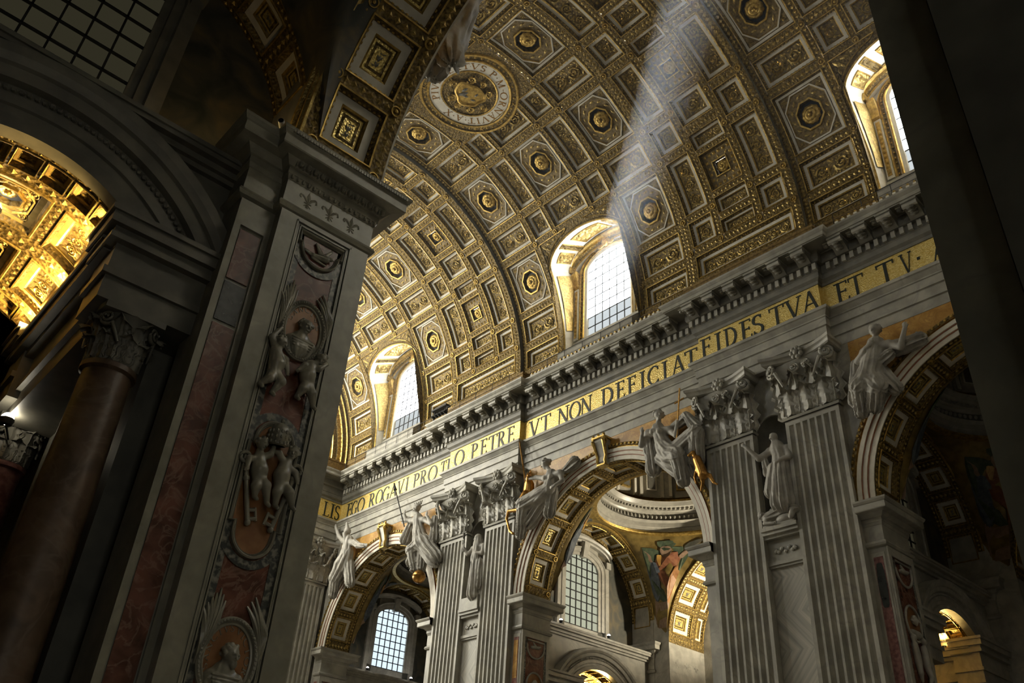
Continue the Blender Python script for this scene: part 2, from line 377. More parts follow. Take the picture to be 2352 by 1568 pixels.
def rosette_mesh(r, outer=10):
    key = ('ros', round(r, 2), outer)
    if key in _cof: return _cof[key]
    mb = MB()
    for n, q0, q1, h, ph in ((outer, 0.30, 1.0, 0.02, 0), (7, 0.12, 0.64, 0.17, 0.3)):
        for i in range(n):
            a = 2*pi*i/n+ph; ca, sa = cos(a), sin(a); rows = []
            for t in (0.0, 0.3, 0.6, 0.85, 1.0):
                q = (q0+(q1-q0)*t)*r; wd = r*1.05*(q1*pi/n)*(0.45, 0.85, 1.0, 0.75, 0.12)[(0.0, 0.3, 0.6, 0.85, 1.0).index(t)]
                x = -(h+0.20*sin(pi*min(1, t*0.85+0.12)))*r
                rows.append([(x+(0.10*r if e else 0), q*ca-e*wd*sa, q*sa+e*wd*ca) for e in (-1, 0, 1)])
            mb.grid(rows, 'gold', flip=True)
    mb.ball((-0.34*r, 0, 0), 0.2*r, 'gold', 8, 5)
    me = mb.mesh('rosette', 60); _cof[key] = me; return me
def boss_ring_mesh(r):
    key = ('bossring', round(r, 2))
    if key in _cof: return _cof[key]
    mb = MB(); n = 12
    mb.grid([[(w, q*r*cos(2*pi*j/n), q*r*sin(2*pi*j/n)) for j in range(n)] for w, q in ((0, 1.0), (-0.09, 0.98), (-0.09, 0.78), (-0.01, 0.70), (-0.01, 0.4), (-0.12, 0.3), (-0.14, 0.02))], 'gold', cv=True)
    me = mb.mesh('boss'); _cof[key] = me; return me
def barrel(parent, R, origin, axis, U, A, cols, lower=None, dots=0.30, mband='gold_band', mat_side='dark_or_shaded_stone', bosses=None, edge=True, boss_r=0.2, name='lattice', thick=0.0, flip=False):
    """lattice of a coffered barrel plus its coffers. axis 'Y' keeps local axes; axis 'X' turns the barrel's axis to world X.
    cols: [(u0,u1,[(a0,a1,kind)])], angles in degrees from the local +X towards +Z."""
    rz = {'Y': 0.0, 'X': pi/2, '-X': -pi/2}[axis]
    mb = MB(); A0, A1 = A
    def low(u): return max(A0, lower(u)) if lower else A0
    def patch(u0, u1, a0, a1):
        if u1-u0 < 1e-4 or a1-a0 < 1e-3: return
        nu = max(1, int((u1-u0)/0.2)) if (lower and (a0 <= A0+1e-6 or a1 >= A1-1e-6) and min(abs(u0), abs(u1)) < 3.7) else 1
        na = max(1, int((a1-a0)/3.0))
        G = []
        for i in range(nu+1):
            u = u0+(u1-u0)*i/nu; b0 = low(u if nu > 1 else (u0+u1)/2) if a0 <= A0+1e-6 else a0
            b1 = min(a1, 180-lower(u)) if (lower and a1 >= A1-1e-6) else a1
            G.append([(R*cos(rad(b0+(b1-b0)*j/na)), u, R*sin(rad(b0+(b1-b0)*j/na))) for j in range(na+1)])
        mb.grid(G, mband)
    us = U[0]; lines = []
    for (u0, u1, rows) in cols:
        patch(us, u0, A0, A1); lines.append((us, u0)); a = A0
        for (a0, a1, k) in rows:
            patch(u0, u1, a, a0); a = a1
        patch(u0, u1, a, A1); us = u1
    patch(us, U[1], A0, A1); lines.append((us, U[1]))
    if thick:
        for u, fl in ((U[0], False), (U[1], True)):
            na = int((A1-A0)/3); G = [[((R+w)*cos(rad(A0+(A1-A0)*j/na)), u, (R+w)*sin(rad(A0+(A1-A0)*j/na))) for j in range(na+1)] for w in (0, thick)]
            mb.grid(G, mat_side, flip=not fl)  # rib sides carry the edge shadow as a dark colour
    lat = mb.obj(name, parent); lat.location = origin; lat.rotation_euler = (0, 0, rz)
    # bosses along the bands
    bb = MB()
    def stud(u, a, d):
        s = rad(a)*R; q = [cyl(R, u+x*d, s+y*d, 0.0) for x, y in ((-1, 0), (0, -1), (1, 0), (0, 1))]; tp = cyl(R, u, s, -d*0.7)
        for e in range(4): bb.poly((q[e], q[(e+1) % 4], tp), 'gold_relief')
    if dots:
        for (u0, u1) in lines:
            wd = u1-u0
            if wd < 0.12: continue
            um = (u0+u1)/2; lo = low(um); n = int(R*rad(A1-lo)/dots)
            for i in range(n):
                a = lo+(A1-lo)*(i+0.5)/n; stud(um, a, min(0.13, wd*0.3))
            for ue in (u0+0.04, u1-0.04):
                if abs(ue-U[0]) < 0.05 or abs(ue-U[1]) < 0.05: continue
        for (u0, u1, rows) in cols:
            aa = [A0]+[x for r in rows for x in r[:2]]+[A1]
            for a0, a1 in zip(aa[0::2], aa[1::2]):
                if R*rad(a1-a0) > 2.5 or R*rad(a1-a0) < 0.12: continue
                n = max(1, int((u1-u0)/dots))
                for i in range(n): stud(u0+(u1-u0)*(i+0.5)/n, (a0+a1)/2, min(0.13, R*rad(a1-a0)*0.3))
        if bb.f:
            s = stuff(bb.obj('boss_chain', lat if parent is None else parent))
            if parent is not None: s.location = origin; s.rotation_euler = (0, 0, rz)
    Mo = Matrix.Translation(origin) @ Matrix.Rotation(rz, 4, 'Z')
    for (u0, u1, rows) in cols:
        for (a0, a1, kind) in rows:
            ac = (a0+a1)/2; hs = R*rad(a1-a0)/2; hu = (u1-u0)/2
            if kind == 'none': continue
            o = link('coffer', coffer_mesh(R, hu, hs, kind), parent if parent is not None else lat)
            M = Matrix.Translation((0, (u0+u1)/2, 0)) @ Matrix.Rotation(-rad(ac), 4, 'Y')
            o.matrix_local = (Mo @ M) if parent is not None else M
            if kind in ('oct', 'flower', 'gilt_oct'):
                rr = 0.62*min(1, min(hu, hs)/1.4) if 'oct' in kind else 0.36*min(1, min(hu, hs)/1.1)+0.08
                link('rosette', rosette_mesh(rr), o, loc=(R+0.34, 0, 0))
    for (u, a) in (bosses or []):
        o = link('boss', boss_ring_mesh(boss_r), parent if parent is not None else lat)
        M = Matrix.Rotation(-rad(a), 4, 'Y') @ Matrix.Translation((R, u, 0))
        o.matrix_local = (Mo @ M) if parent is not None else M
    return lat

# ------------------------------------------------------------------ the nave vault
LUNE_HW, LUNE_A, LUNE_B = 3.55, 29.0, 36.6
def lune(u): return -4.0 if abs(u) >= LUNE_HW else LUNE_A+(LUNE_B-LUNE_A)*sqrt(max(0, 1-(u/LUNE_HW)**2))
ROWS = [(11.2, 19.2), (21.3, 38.1), (40.3, 48.7), (50.8, 68.0), (70.3, 78.9), (81.1, 98.9), (101.1, 109.7), (112, 129.2)]
def nave_vault():
    root = struct(empty('ceiling'), 'gilded coffered barrel vault over the nave with octagons, squares and window bays')
    RR = RV-RIB
    for k, yc in ((0, -P/2), (1, P/2)):
        side = [(ROWS[0][0], ROWS[0][1], 'rect'), (ROWS[1][0], ROWS[1][1], 'rect')]+[(a, b, 'rect') for a, b in ROWS[2:]]
        cen = [(10.9, 15.2, 'rect'), (17.1, 22.3, 'rect'), (23.9, 35.4, 'flower'), (36.6, 41.6, 'rect'), (44.2, 52.8, 'rect'), (54.4, 65.6, 'flower'), (67.2, 72.2, 'rect'), (74.6, 82.6, 'rect'), (84.4, 95.6, 'flower'), (97.4, 105.4, 'rect'), (107.5, 112.5, 'rect'), (114.4, 125.6, 'flower')]
        bs = [(u, a) for a in (10.0, 20.2, 39.2, 49.7, 69.2, 80.0, 100.0, 110.6) for u in (-3.78, 3.78, -1.42, 1.42)]
        barrel(root, RR, (0, yc, ZV), 'Y', (-4.1, 4.1), (8.8, 192), [(-3.52, -1.66, side), (-1.2, 1.2, cen), (1.66, 3.52, side)], bosses=bs, thick=0.9, name='rib_band')
        # the long scroll panel at the foot of the rib
        barrel(root, RR, (0, yc, ZV), 'Y', (-4.1, 4.1), (-6, 8.8), [(-3.52, 3.52, [(1.0, 8.3, 'rect')])], thick=0.9, name='rib_band')
    for yc in (0, P, -P):
        out = [(1.2, 7.9, 'rect'), (ROWS[0][0]-0.8, ROWS[0][1], 'rect'), (ROWS[1][0], ROWS[1][1], 'oct'), (*ROWS[2], 'rect'), (*ROWS[3], 'oct'), (*ROWS[4], 'rect'), (*ROWS[5], 'oct'), (*ROWS[6], 'rect'), (*ROWS[7], 'oct')]
        longs = [(*ROWS[2], 'rect'), (*ROWS[3], 'rect'), (*ROWS[4], 'rect'), (*ROWS[6], 'rect'), (*ROWS[7], 'rect')]
        mid = [(*ROWS[2], 'rect'), (*ROWS[3], 'oct'), (*ROWS[4], 'rect'), (*ROWS[6], 'rect'), (*ROWS[7], 'oct')]
        bs = [(u, a) for a in (39.3, 49.7, 69.2, 80.0, 100.0, 110.6) for u in (-4.03, 4.03)]+[(u, a) for a in (39.3, 49.7, 69.2, 110.6) for u in (-1.88, 1.88)]+[(u, a) for a in (9.1, 20.2) for u in (-3.9, 3.9)]
        barrel(root, RV, (0, yc, ZV), 'Y', (-8.1, 8.1), (-6, 192), [(-7.66, -4.22, out), (-3.84, -2.02, longs), (-1.74, 1.74, mid), (2.02, 3.84, longs), (4.22, 7.66, out)], lower=lune, bosses=bs, name='bay_band')
    # far bays, plain: they only carry the light on
    mb = MB()
    for y0, y1 in ((-P-8.1-18, -P-8.1),):
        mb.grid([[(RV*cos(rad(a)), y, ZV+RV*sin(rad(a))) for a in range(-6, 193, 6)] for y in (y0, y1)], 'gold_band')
    mb.obj('bay_band', root)
    # lunette lips: gilt moulding round each window opening
    for yc in (0, P, -P):
        m2 = MB(); pth = []
        us = [-LUNE_HW]*1+[LUNE_HW*sin(pi*t/28-pi/2) for t in range(29)]+[LUNE_HW]
        an = [-5]+[lune(u*0.99999) for u in us[1:-1]]+[-5]
        seq = [(-LUNE_HW, a) for a in range(-5, 29, 4)]+[(u, a) for u, a in zip(us[1:-1], an[1:-1])]+[(LUNE_HW, a) for a in range(27, -6, -4)]
        for off, m, r in ((0.06, 'gold', 0.085), (0.30, 'gold_band', 0.07)):
            pts = []
            for (u, a) in seq:
                d = (u/LUNE_HW); k = 1+off/LUNE_HW
                pts.append(((RV-0.03)*cos(rad(a+off*2.0*(1-abs(d)))), yc+u*k, ZV+(RV-0.03)*sin(rad(a+off*2.0*(1-abs(d))))))
            m2.tube(pts, r, 5, m)
        m2.obj('lunette_moulding', root, 40)
        for sg in (-1, 1):         # gilt corner panels beside the lunette
            m3 = MB(); edge = [(3.74, 31.5), (3.74, 38.3), (0.9, 38.6)]+[(u, lune(u)+1.6) for u in (1.2, 1.8, 2.4, 2.9, 3.25)]
            cv = lambda u, a, w: ((RV+w)*cos(rad(a)), yc+sg*u, ZV+(RV+w)*sin(rad(a)))
            m3.tube([cv(u, a, -0.04) for u, a in edge], 0.045, 5, 'gold', closed=True)
            m3.obj('corner_frame', root, 50)
            m4 = MB()
            for u, a, r_, an in ((3.35, 36.6, 0.34, 0.8), (2.85, 37.2, 0.28, 0.2), (3.4, 34.6, 0.24, 1.4), (2.3, 37.6, 0.2, 0.0), (3.1, 35.7, 0.2, 1.0)):
                t_ = MB(); leaf_blob(t_, RV, (0, 0), r_, an*sg, -0.01, 'gold_relief')
                M_ = Matrix.Translation((0, yc+sg*u, ZV)) @ Matrix.Rotation(-rad(a), 4, 'Y'); b_ = len(m4.v)
                m4.v += [tuple(M_ @ Vector(v)) for v in t_.v]; m4.f += [tuple(q+b_ for q in f) for f in t_.f]; m4.m += [m4.mi('gold_relief')]*len(t_.f)
            m4.obj('corner_relief', root)
    return root
CEIL = nave_vault()

# ------------------------------------------------------------------ lettering (Roman capitals drawn as strokes)
TK, TN = 0.125, 0.05
def _arc(cx, cy, rx, ry, a0, a1, n=14): return [(cx+rx*cos(rad(a0+(a1-a0)*i/n)), cy+ry*sin(rad(a0+(a1-a0)*i/n))) for i in range(n+1)]
def _srf(x, y, w=0.17): return ([(x-w, y), (x+w, y)], 0.045)
LET = {
 'I': (0.42, [([(0.21, 0), (0.21, 1)], TK), _srf(0.21, 0.02), _srf(0.21, 0.98)]),
 'L': (0.62, [([(0.2, 0), (0.2, 1)], TK), ([(0.2, 0.03), (0.6, 0.03)], TN), ([(0.58, 0), (0.6, 0.2)], TN), _srf(0.2, 0.98), _srf(0.14, 0.02, 0.12)]),
 'E': (0.64, [([(0.2, 0), (0.2, 1)], TK), ([(0.2, 0.03), (0.6, 0.03)], TN), ([(0.2, 0.97), (0.58, 0.97)], TN), ([(0.2, 0.52), (0.5, 0.52)], TN), ([(0.59, 0), (0.61, 0.18)], TN), ([(0.57, 0.84), (0.57, 1)], TN), ([(0.5, 0.44), (0.5, 0.6)], TN), _srf(0.14, 0.98, 0.12), _srf(0.14, 0.02, 0.12)]),
 'F': (0.60, [([(0.2, 0), (0.2, 1)], TK), ([(0.2, 0.97), (0.56, 0.97)], TN), ([(0.2, 0.52), (0.48, 0.52)], TN), ([(0.56, 0.82), (0.56, 1)], TN), ([(0.48, 0.44), (0.48, 0.6)], TN), _srf(0.14, 0.98, 0.12), _srf(0.2, 0.02)]),
 'T': (0.78, [([(0.39, 0), (0.39, 1)], TK), ([(0.04, 0.97), (0.74, 0.97)], TN), ([(0.04, 1), (0.05, 0.8)], TN), ([(0.74, 1), (0.73, 0.8)], TN), _srf(0.39, 0.02)]),
 'P': (0.66, [([(0.2, 0), (0.2, 1)], TK), (_arc(0.32, 0.74, 0.25, 0.235, -95, 95), 0.12), ([(0.2, 0.975), (0.33, 0.975)], TN), ([(0.2, 0.5), (0.33, 0.505)], TN), _srf(0.14, 0.98, 0.12), _srf(0.2, 0.02)]),
 'R': (0.78, [([(0.2, 0), (0.2, 1)], TK), (_arc(0.32, 0.75, 0.23, 0.225, -95, 95), 0.12), ([(0.2, 0.975), (0.33, 0.975)], TN), ([(0.2, 0.52), (0.33, 0.525)], TN), ([(0.36, 0.53), (0.62, 0.06), (0.76, 0.02)], 0.13), _srf(0.14, 0.98, 0.12), _srf(0.2, 0.02)]),
 'D': (0.86, [([(0.2, 0), (0.2, 1)], TK), (_arc(0.33, 0.5, 0.46, 0.475, -95, 95, 20), 0.13), ([(0.2, 0.975), (0.35, 0.975)], TN), ([(0.2, 0.025), (0.35, 0.025)], TN), _srf(0.14, 0.98, 0.12), _srf(0.14, 0.02, 0.12)]),
 'O': (0.96, [(_arc(0.48, 0.5, 0.41, 0.485, -60, 120, 18), 0.12), (_arc(0.48, 0.5, 0.41, 0.485, 120, 300, 18), 0.12)]),
 'C': (0.82, [(_arc(0.49, 0.5, 0.41, 0.48, 48, 312, 22), 0.125), ([(0.76, 0.75), (0.77, 0.93)], TN), ([(0.76, 0.08), (0.77, 0.22)], TN)]),
 'G': (0.90, [(_arc(0.49, 0.5, 0.41, 0.48, 48, 300, 22), 0.125), ([(0.76, 0.75), (0.77, 0.93)], TN), ([(0.76, 0.06), (0.76, 0.42)], 0.14), _srf(0.76, 0.43, 0.15)]),
 'S': (0.58, [(_arc(0.30, 0.745, 0.215, 0.23, 40, 240, 14)+[(0.30, 0.52)]+_arc(0.30, 0.25, 0.225, 0.23, 62, -140, 14), 0.12), ([(0.47, 0.8), (0.48, 0.97)], TN), ([(0.1, 0.03), (0.1, 0.22)], TN)]),
 'A': (0.86, [([(0.43, 1.0), (0.12, 0.02)], TN), ([(0.43, 1.0), (0.74, 0.02)], TK), ([(0.22, 0.35), (0.63, 0.35)], TN), _srf(0.12, 0.02, 0.12), _srf(0.74, 0.02, 0.15)]),
 'V': (0.86, [([(0.12, 0.98), (0.43, 0.0)], TK), ([(0.74, 0.98), (0.43, 0.0)], TN), _srf(0.12, 0.98, 0.15), _srf(0.74, 0.98, 0.12)]),
 'N': (0.92, [([(0.16, 0), (0.16, 1)], TN), ([(0.16, 1), (0.76, 0)], TK), ([(0.76, 0), (0.76, 1)], TN), _srf(0.12, 0.98, 0.13), _srf(0.16, 0.02, 0.13), _srf(0.76, 0.98, 0.13)]),
 'M': (1.05, [([(0.16, 0), (0.2, 1)], TN), ([(0.2, 1), (0.52, 0.02)], TK), ([(0.84, 1), (0.52, 0.02)], TN), ([(0.84, 1), (0.9, 0)], TK), _srf(0.16, 0.02, 0.13), _srf(0.9, 0.02, 0.14)]),
 'X': (0.82, [([(0.12, 1), (0.7, 0)], TK), ([(0.7, 1), (0.12, 0)], TN), _srf(0.12, 0.98, 0.12), _srf(0.7, 0.98, 0.12), _srf(0.12, 0.02, 0.12), _srf(0.7, 0.02, 0.12)]),
 '.': (0.24, [([(0.06, 0.5), (0.18, 0.5)], 0.12)]),
}
def letter_strips(ch):
    """ribbons of one letter in its unit box: list of (left points, right points)"""
    out = []
    for pts, wd in LET[ch][1]:
        p = [np.array(q, float) for q in pts]; L_, R_ = [], []
        for i in range(len(p)):
            t = (p[min(i+1, len(p)-1)]-p[max(i-1, 0)]); t = t/np.linalg.norm(t); nn = np.array((-t[1], t[0]))
            ww = wd/2
            if len(p) > 8:  # thick sides, thin top and foot, as a pen held level draws them
                ww = wd/2*(0.45+0.65*abs(t[1]))
            L_.append(p[i]+nn*ww); R_.append(p[i]-nn*ww)
        out.append((L_, R_))
    return out
def letter_mesh(mb, ch, place, m, depth=0.03):
    """place(u, v, w) turns letter coordinates (0..adv, 0..1, lift) into space"""
    for k, (L_, R_) in enumerate(letter_strips(ch)):
        w = depth+0.0015*k
        mb.grid([[place(q[0], q[1], w) for q in L_], [place(q[0], q[1], w) for q in R_]], m)
        for S, fl in ((L_, True), (R_, False)):
            mb.grid([[place(q[0], q[1], w) for q in S], [place(q[0], q[1], 0) for q in S]], m, flip=fl)

# crown medallion of the vault
def medallion():
    mb = MB(); R = RV; n = 48
    circ = lambda r: [(r*cos(2*pi*j/n), r*sin(2*pi*j/n)) for j in range(n)]
    for (r0, w0, r1, w1, m) in ((3.55, 0.0, 3.5, -0.1, 'gold'), (3.5, -0.1, 3.36, -0.1, 'gold'), (3.36, -0.1, 3.3, 0.0, 'gold_band'), (3.3, 0.0, 3.02, -0.02, 'gold_band'), (3.02, -0.02, 2.98, -0.12, 'gold'), (2.98, -0.12, 2.86, -0.10, 'gold'), (2.86, -0.10, 2.82, -0.03, 'gold_band'), (2.82, -0.03, 2.06, -0.03, 'stucco_white'), (2.06, -0.03, 2.02, -0.10, 'gold'), (2.02, -0.10, 1.93, -0.08, 'gold'), (1.93, -0.08, 1.9, 0.1, 'gold_band')):
        ring(mb, R, circ(r0), w0, circ(r1), w1, m)
    mb.poly([cyl(R, u, s, 0.1) for u, s in circ(1.9)][::-1], 'dark_or_shaded_stone')
    for i in range(44):
        a = 2*pi*i/44; studs(mb, R, [(3.16*cos(a), 3.16*sin(a)), (3.16*cos(a), 3.16*sin(a)+0.01)], 0.09, -0.01, 'gold', 1)
    o = mb.obj('medallion', CEIL, 35); o.matrix_local = Matrix.Translation((0, 0, ZV)) @ Matrix.Rotation(-pi/2, 4, 'Y')
    o['label'] = 'round crown medallion with white lettered ring and gilded shield'
    # the ring's words
    words = 'PIVS SEXTVS P.M.ORNAVIT.A.X'
    adv = [LET[c][0]+0.16 if c != ' ' else 0.45 for c in words]; tot = sum(adv)
    H = 0.5; span = 2*pi*0.93; a = rad(33)
    for c, d in zip(words, adv):
        if c != ' ':
            l = MB(); w0 = LET[c][0]; sc = span/tot
            def place(u, v, w, a=a, sc=sc):
                th = a+u*sc; r = 2.19+v*H
                return cyl(R, r*cos(th), r*sin(th), -0.035-w)
            letter_mesh(l, c, place, 'bronze', 0.012); l.obj('letter', o)
        a += d*span/tot
    # shield: gilded cartouche with scrolls
    s = MB(); N = 40
    def edge(t): 
        r = 1.16*(1+0.10*cos(3*t+0.6)+0.05*cos(6*t)); return (r*0.86*cos(t), r*sin(t))
    lp = [edge(2*pi*j/N) for j in range(N)]
    for q0, w0, q1, w1 in ((1.0, 0.09, 1.0, -0.2), (1.0, -0.2, 0.88, -0.24), (0.88, -0.24, 0.82, -0.14), (0.82, -0.14, 0.55, -0.16), (0.55, -0.16, 0.0, -0.17)):
        s.grid([[cyl(R, u*q0, v*q0, w0) for u, v in lp], [cyl(R, u*q1, v*q1, w1) for u, v in lp]], 'gold', cv=True, flip=True)
    for (u, v, r, t, st) in ((1.1, 0.75, 0.34, 1, 2.6), (-1.1, 0.75, 0.34, -1, 0.5), (0.95, -0.95, 0.3, -1, 1.0), (-0.95, -0.95, 0.3, 1, 2.0), (0, 1.45, 0.28, 1, 0), (0.2, -1.5, 0.3, -1, 0), (1.35, -0.1, 0.24, 1, 0), (-1.35, -0.1, 0.24, -1, 0)):
        scroll(s, R, (u, v), r, -0.1, 'gold', t, st, 1.4, 0.075)
    for (u, v, r, an) in ((0.25, 0.35, 0.42, 0.5), (-0.1, 0.5, 0.3, 0.2), (0.3, 0.1, 0.25, 1.2), (-0.3, -0.4, 0.2, 0), (0.2, -0.5, 0.2, 1.0)):
        leaf_blob(s, R, (u, v), r, an, -0.165, 'dark_or_shaded_stone')
    s.obj('shield', o, 50)
medallion()
# ------------------------------------------------------------------ nave windows in the vault
GX = 14.55                          # plane of the glass
def nave_window(idx, s, yc, label, full=True):
    """window bay: splayed shaft through the vault, gilt soffit panels, architrave, leaded glass. s=+1 far wall, -1 near wall"""
    root = struct(empty('window_%d' % idx, (0, yc, 0)), label)
    X = lambda x: s*x
    def front(u):
        a = max(-5.0, lune(u)) if abs(u) < LUNE_HW else LUNE_A
        return (X(RV*cos(rad(a))), u, ZV+RV*sin(rad(a)))
    BH = 3.3                        # half width of the shaft at the back
    def back(u): return (X(GX+0.05), u*BH/LUNE_HW, 43.15+1.95*sqrt(max(0, 1-(u/LUNE_HW)**2)))
    mb = MB(); us = [LUNE_HW*sin(pi*t/24-pi/2) for t in range(25)]
    A = [[tuple(np.array(front(u*0.9999))*(1-t/6)+np.array(back(u))*(t/6)) for u in us] for t in range(7)]
    mb.grid(A, 'stucco_white', flip=(s < 0))
    for sg in (-1, 1):              # jambs
        pts = []
        for a in range(-6, 30, 5):
            pts.append([(X(RV*cos(rad(a))), sg*LUNE_HW, ZV+RV*sin(rad(a))), (X(GX+0.05), sg*BH, ZV+RV*sin(rad(a))*(43.15-ZV)/(RV*sin(rad(29))))])
        mb.grid(pts, 'stucco_white', flip=(sg*s > 0))
    # back wall round the glass
    HW, ZB, ZT, RISE = 2.12, 36.35, 42.35, 1.15
    def top(u): return ZT+RISE*sqrt(max(0, 1-(u/HW)**2)) if abs(u) < HW else ZT
    g = [-BH+(BH-HW)*0, -HW]
    mb.grid([[(X(GX+0.02), y, z) for z in (34.0, 46.0)] for y in (-BH-0.3, -HW)], 'stucco_white')
    mb.grid([[(X(GX+0.02), y, z) for z in (34.0, 46.0)] for y in (HW, BH+0.3)], 'stucco_white')
    uu = [HW*sin(pi*t/16-pi/2) for t in range(17)]
    mb.grid([[(X(GX+0.02), u, top(u)), (X(GX+0.02), u, 46.0)] for u in uu], 'stucco_white')
    mb.prism([(X(12.9), -BH-0.2, 34.0), (X(12.9), -BH-0.2, 34.75), (X(GX-0.35), -BH-0.2, 36.0), (X(GX-0.3), -BH-0.2, ZB-0.12), (X(GX+0.3), -BH-0.2, ZB-0.02), (X(GX+0.3), -BH-0.2, 34.0)], (0, 2*BH+0.4, 0), 'marble_pale')
    mb.obj('embrasure', root, 30)
    if not full:
        m3 = MB(); m3.poly([(X(GX+0.1), -HW, ZB), (X(GX+0.1), HW, ZB), (X(GX+0.1), HW, ZT)]+[(X(GX+0.1), u, top(u)) for u in uu[::-1]][1:-1]+[(X(GX+0.1), -HW, ZT)], 'near_glass_bright' if yc > 1 else 'near_glass')
        m3.obj('pane', root); return root
    # architrave round the glass: inner white splay, bead line, gilt egg moulding
    outline = [(-HW, z) for z in np.linspace(ZB, ZT, 6)]+[(u, top(u)) for u in uu[1:-1]]+[(HW, z) for z in np.linspace(ZT, ZB, 6)]
    def off(d):
        k = (HW+d)/HW; return [(u*k, z if z <= ZT else ZT+(z-ZT)*(1+d/RISE)) for u, z in outline]
    fr = MB()
    for d0, x0, d1, x1, m in ((0.0, 0.12, 0.0, -0.10, 'stucco_white'), (0.0, -0.10, 0.20, -0.16, 'stucco_white'), (0.20, -0.16, 0.24, -0.24, 'gold'), (0.24, -0.24, 0.34, -0.22, 'gold'), (0.34, -0.22, 0.42, -0.10, 'stucco_white'), (0.42, -0.10, 0.58, -0.12, 'gold_band'), (0.58, -0.12, 0.62, -0.26, 'gold'), (0.62, -0.26, 0.70, -0.24, 'gold'), (0.70, -0.24, 0.72, 0.0, 'stucco_white')):
        fr.grid([[(X(GX+x0), u, z) for u, z in off(d0)], [(X(GX+x1), u, z) for u, z in off(d1)]], m, flip=(s > 0))
    lp = off(0.5)
    for i in range(len(lp)-1):
        for t in (0.15, 0.5, 0.85):
            u, z = (np.array(lp[i])*(1-t)+np.array(lp[i+1])*t); fr.ball((X(GX-0.17), u, z), 0.055, 'gold', 5, 4)
    fr.obj('window_frame', root, 40)
    # side pilasters with brackets and a curved gilt pediment
    for sg in (-1, 1):
        c = MB(); y0, y1 = sorted((sg*2.86, sg*3.26))
        c.box(*sorted((X(GX-0.32), X(GX))), y0, y1, ZB, 41.0, 'stucco_white')
        c.box(*sorted((X(GX-0.36), X(GX-0.3))), y0+0.08, y1-0.08, ZB+0.2, 40.8, 'gold')
        pr = [(0.30, 41.0), (0.42, 41.15), (0.40, 41.5), (0.55, 41.9), (0.70, 42.3), (0.66, 42.55), (0.0, 42.55), (0.0, 41.0)]
        c.prism([(X(GX-q), y0-0.03, z) for q, z in pr], (0, y1-y0+0.06, 0), 'gold')
        for z in np.arange(ZB+0.5, 40.6, 0.38): leafv = c.ball((X(GX-0.37), (y0+y1)/2, z), (0.05, 0.11, 0.15), 'gold', 6, 4)
        c.obj('bracket_pilaster', root)
    pd = MB(); arcs = []
    pus = [3.32*sin(pi*t/20-pi/2) for t in range(21)]
    ph = lambda u, e: 42.62+1.35*sqrt(max(0, 1-(u/3.34)**2))+e
    prof = [(0.0, 0.0, 'stucco_white'), (0.30, 0.02, 'stucco_white'), (0.36, 0.14, 'gold'), (0.62, 0.18, 'gold_band'), (0.66, 0.34, 'gold'), (0.84, 0.40, 'gold'), (0.86, 0.56, 'gold'), (0.0, 0.62, 'stucco_white')]
    for a, b in zip(prof[:-1], prof[1:]):
        pd.grid([[(X(GX-a[0]), u, ph(u, a[1])) for u in pus], [(X(GX-b[0]), u, ph(u, b[1])) for u in pus]], b[2], flip=(s > 0))
    for u in (-3.32, 3.32): pd.box(*sorted((X(GX-0.84), X(GX))), u-0.1, u+0.1, 42.5, 43.1, 'gold')
    for i in range(40):
        u = 3.2*sin(pi*(i+0.5)/40-pi/2); pd.ball((X(GX-0.6), u, ph(u, 0.16)), 0.055, 'gold', 5, 3)
    pd.obj('pediment', root, 40)
    k = MB()                       # cherub head over the glass
    k.ball((X(GX-0.42), 0, 43.95), (0.26, 0.3, 0.34), 'gold', 10, 8); k.ball((X(GX-0.66), 0, 43.9), (0.07, 0.06, 0.08), 'gold', 6, 4)
    for sg in (-1, 1):
        k.ball((X(GX-0.35), sg*0.5, 43.85), (0.12, 0.32, 0.2), 'gold', 8, 5); k.ball((X(GX-0.38), sg*0.26, 44.12), 0.16, 'gold', 8, 5)
    k.obj('cherub_head', root, 60)
    # soffit panels
    def sof(t, u): 
        f = np.array(front(u*0.9999)); b = np.array(back(u)); return f*(1-t)+b*t
    cen = (0, 0, 40.0)
    for i, (u0, u1, gap) in enumerate(((-3.36, -2.72, 0), (-2.42, -1.98, 1), (-1.42, 1.42, 0), (1.98, 2.42, 1), (2.72, 3.36, 0))):
        c = MB(); nu = 14 if abs(u1-u0) > 2 else 6
        def lift(p, h):
            d = np.array((0, p[1]*0.35, 1.0)); d = d/np.linalg.norm(d); return tuple(p-d*h)
        t0, t1 = (0.20, 0.66) if not gap else (0.10, 0.78)
        G = [[lift(sof(t0+(t1-t0)*a/10, u0+(u1-u0)*b/nu), 0.03+0.16*random.random()*(0 < a < 10)*(0 < b < nu)) for b in range(nu+1)] for a in range(11)]
        c.grid(G, 'gold_relief' if not gap else 'gold_band', flip=(s < 0))
        loop = [(t0, u0+(u1-u0)*b/nu) for b in range(nu+1)]+[(t0+(t1-t0)*a/6, u1) for a in range(1, 7)]+[(t1, u1-(u1-u0)*b/nu) for b in range(1, nu+1)]+[(t1-(t1-t0)*a/6, u0) for a in range(1, 6)]
        c.tube([lift(sof(t, u), 0.05) for t, u in loop], 0.045, 4, 'gold', closed=True)
        c.obj('soffit_panel', root)
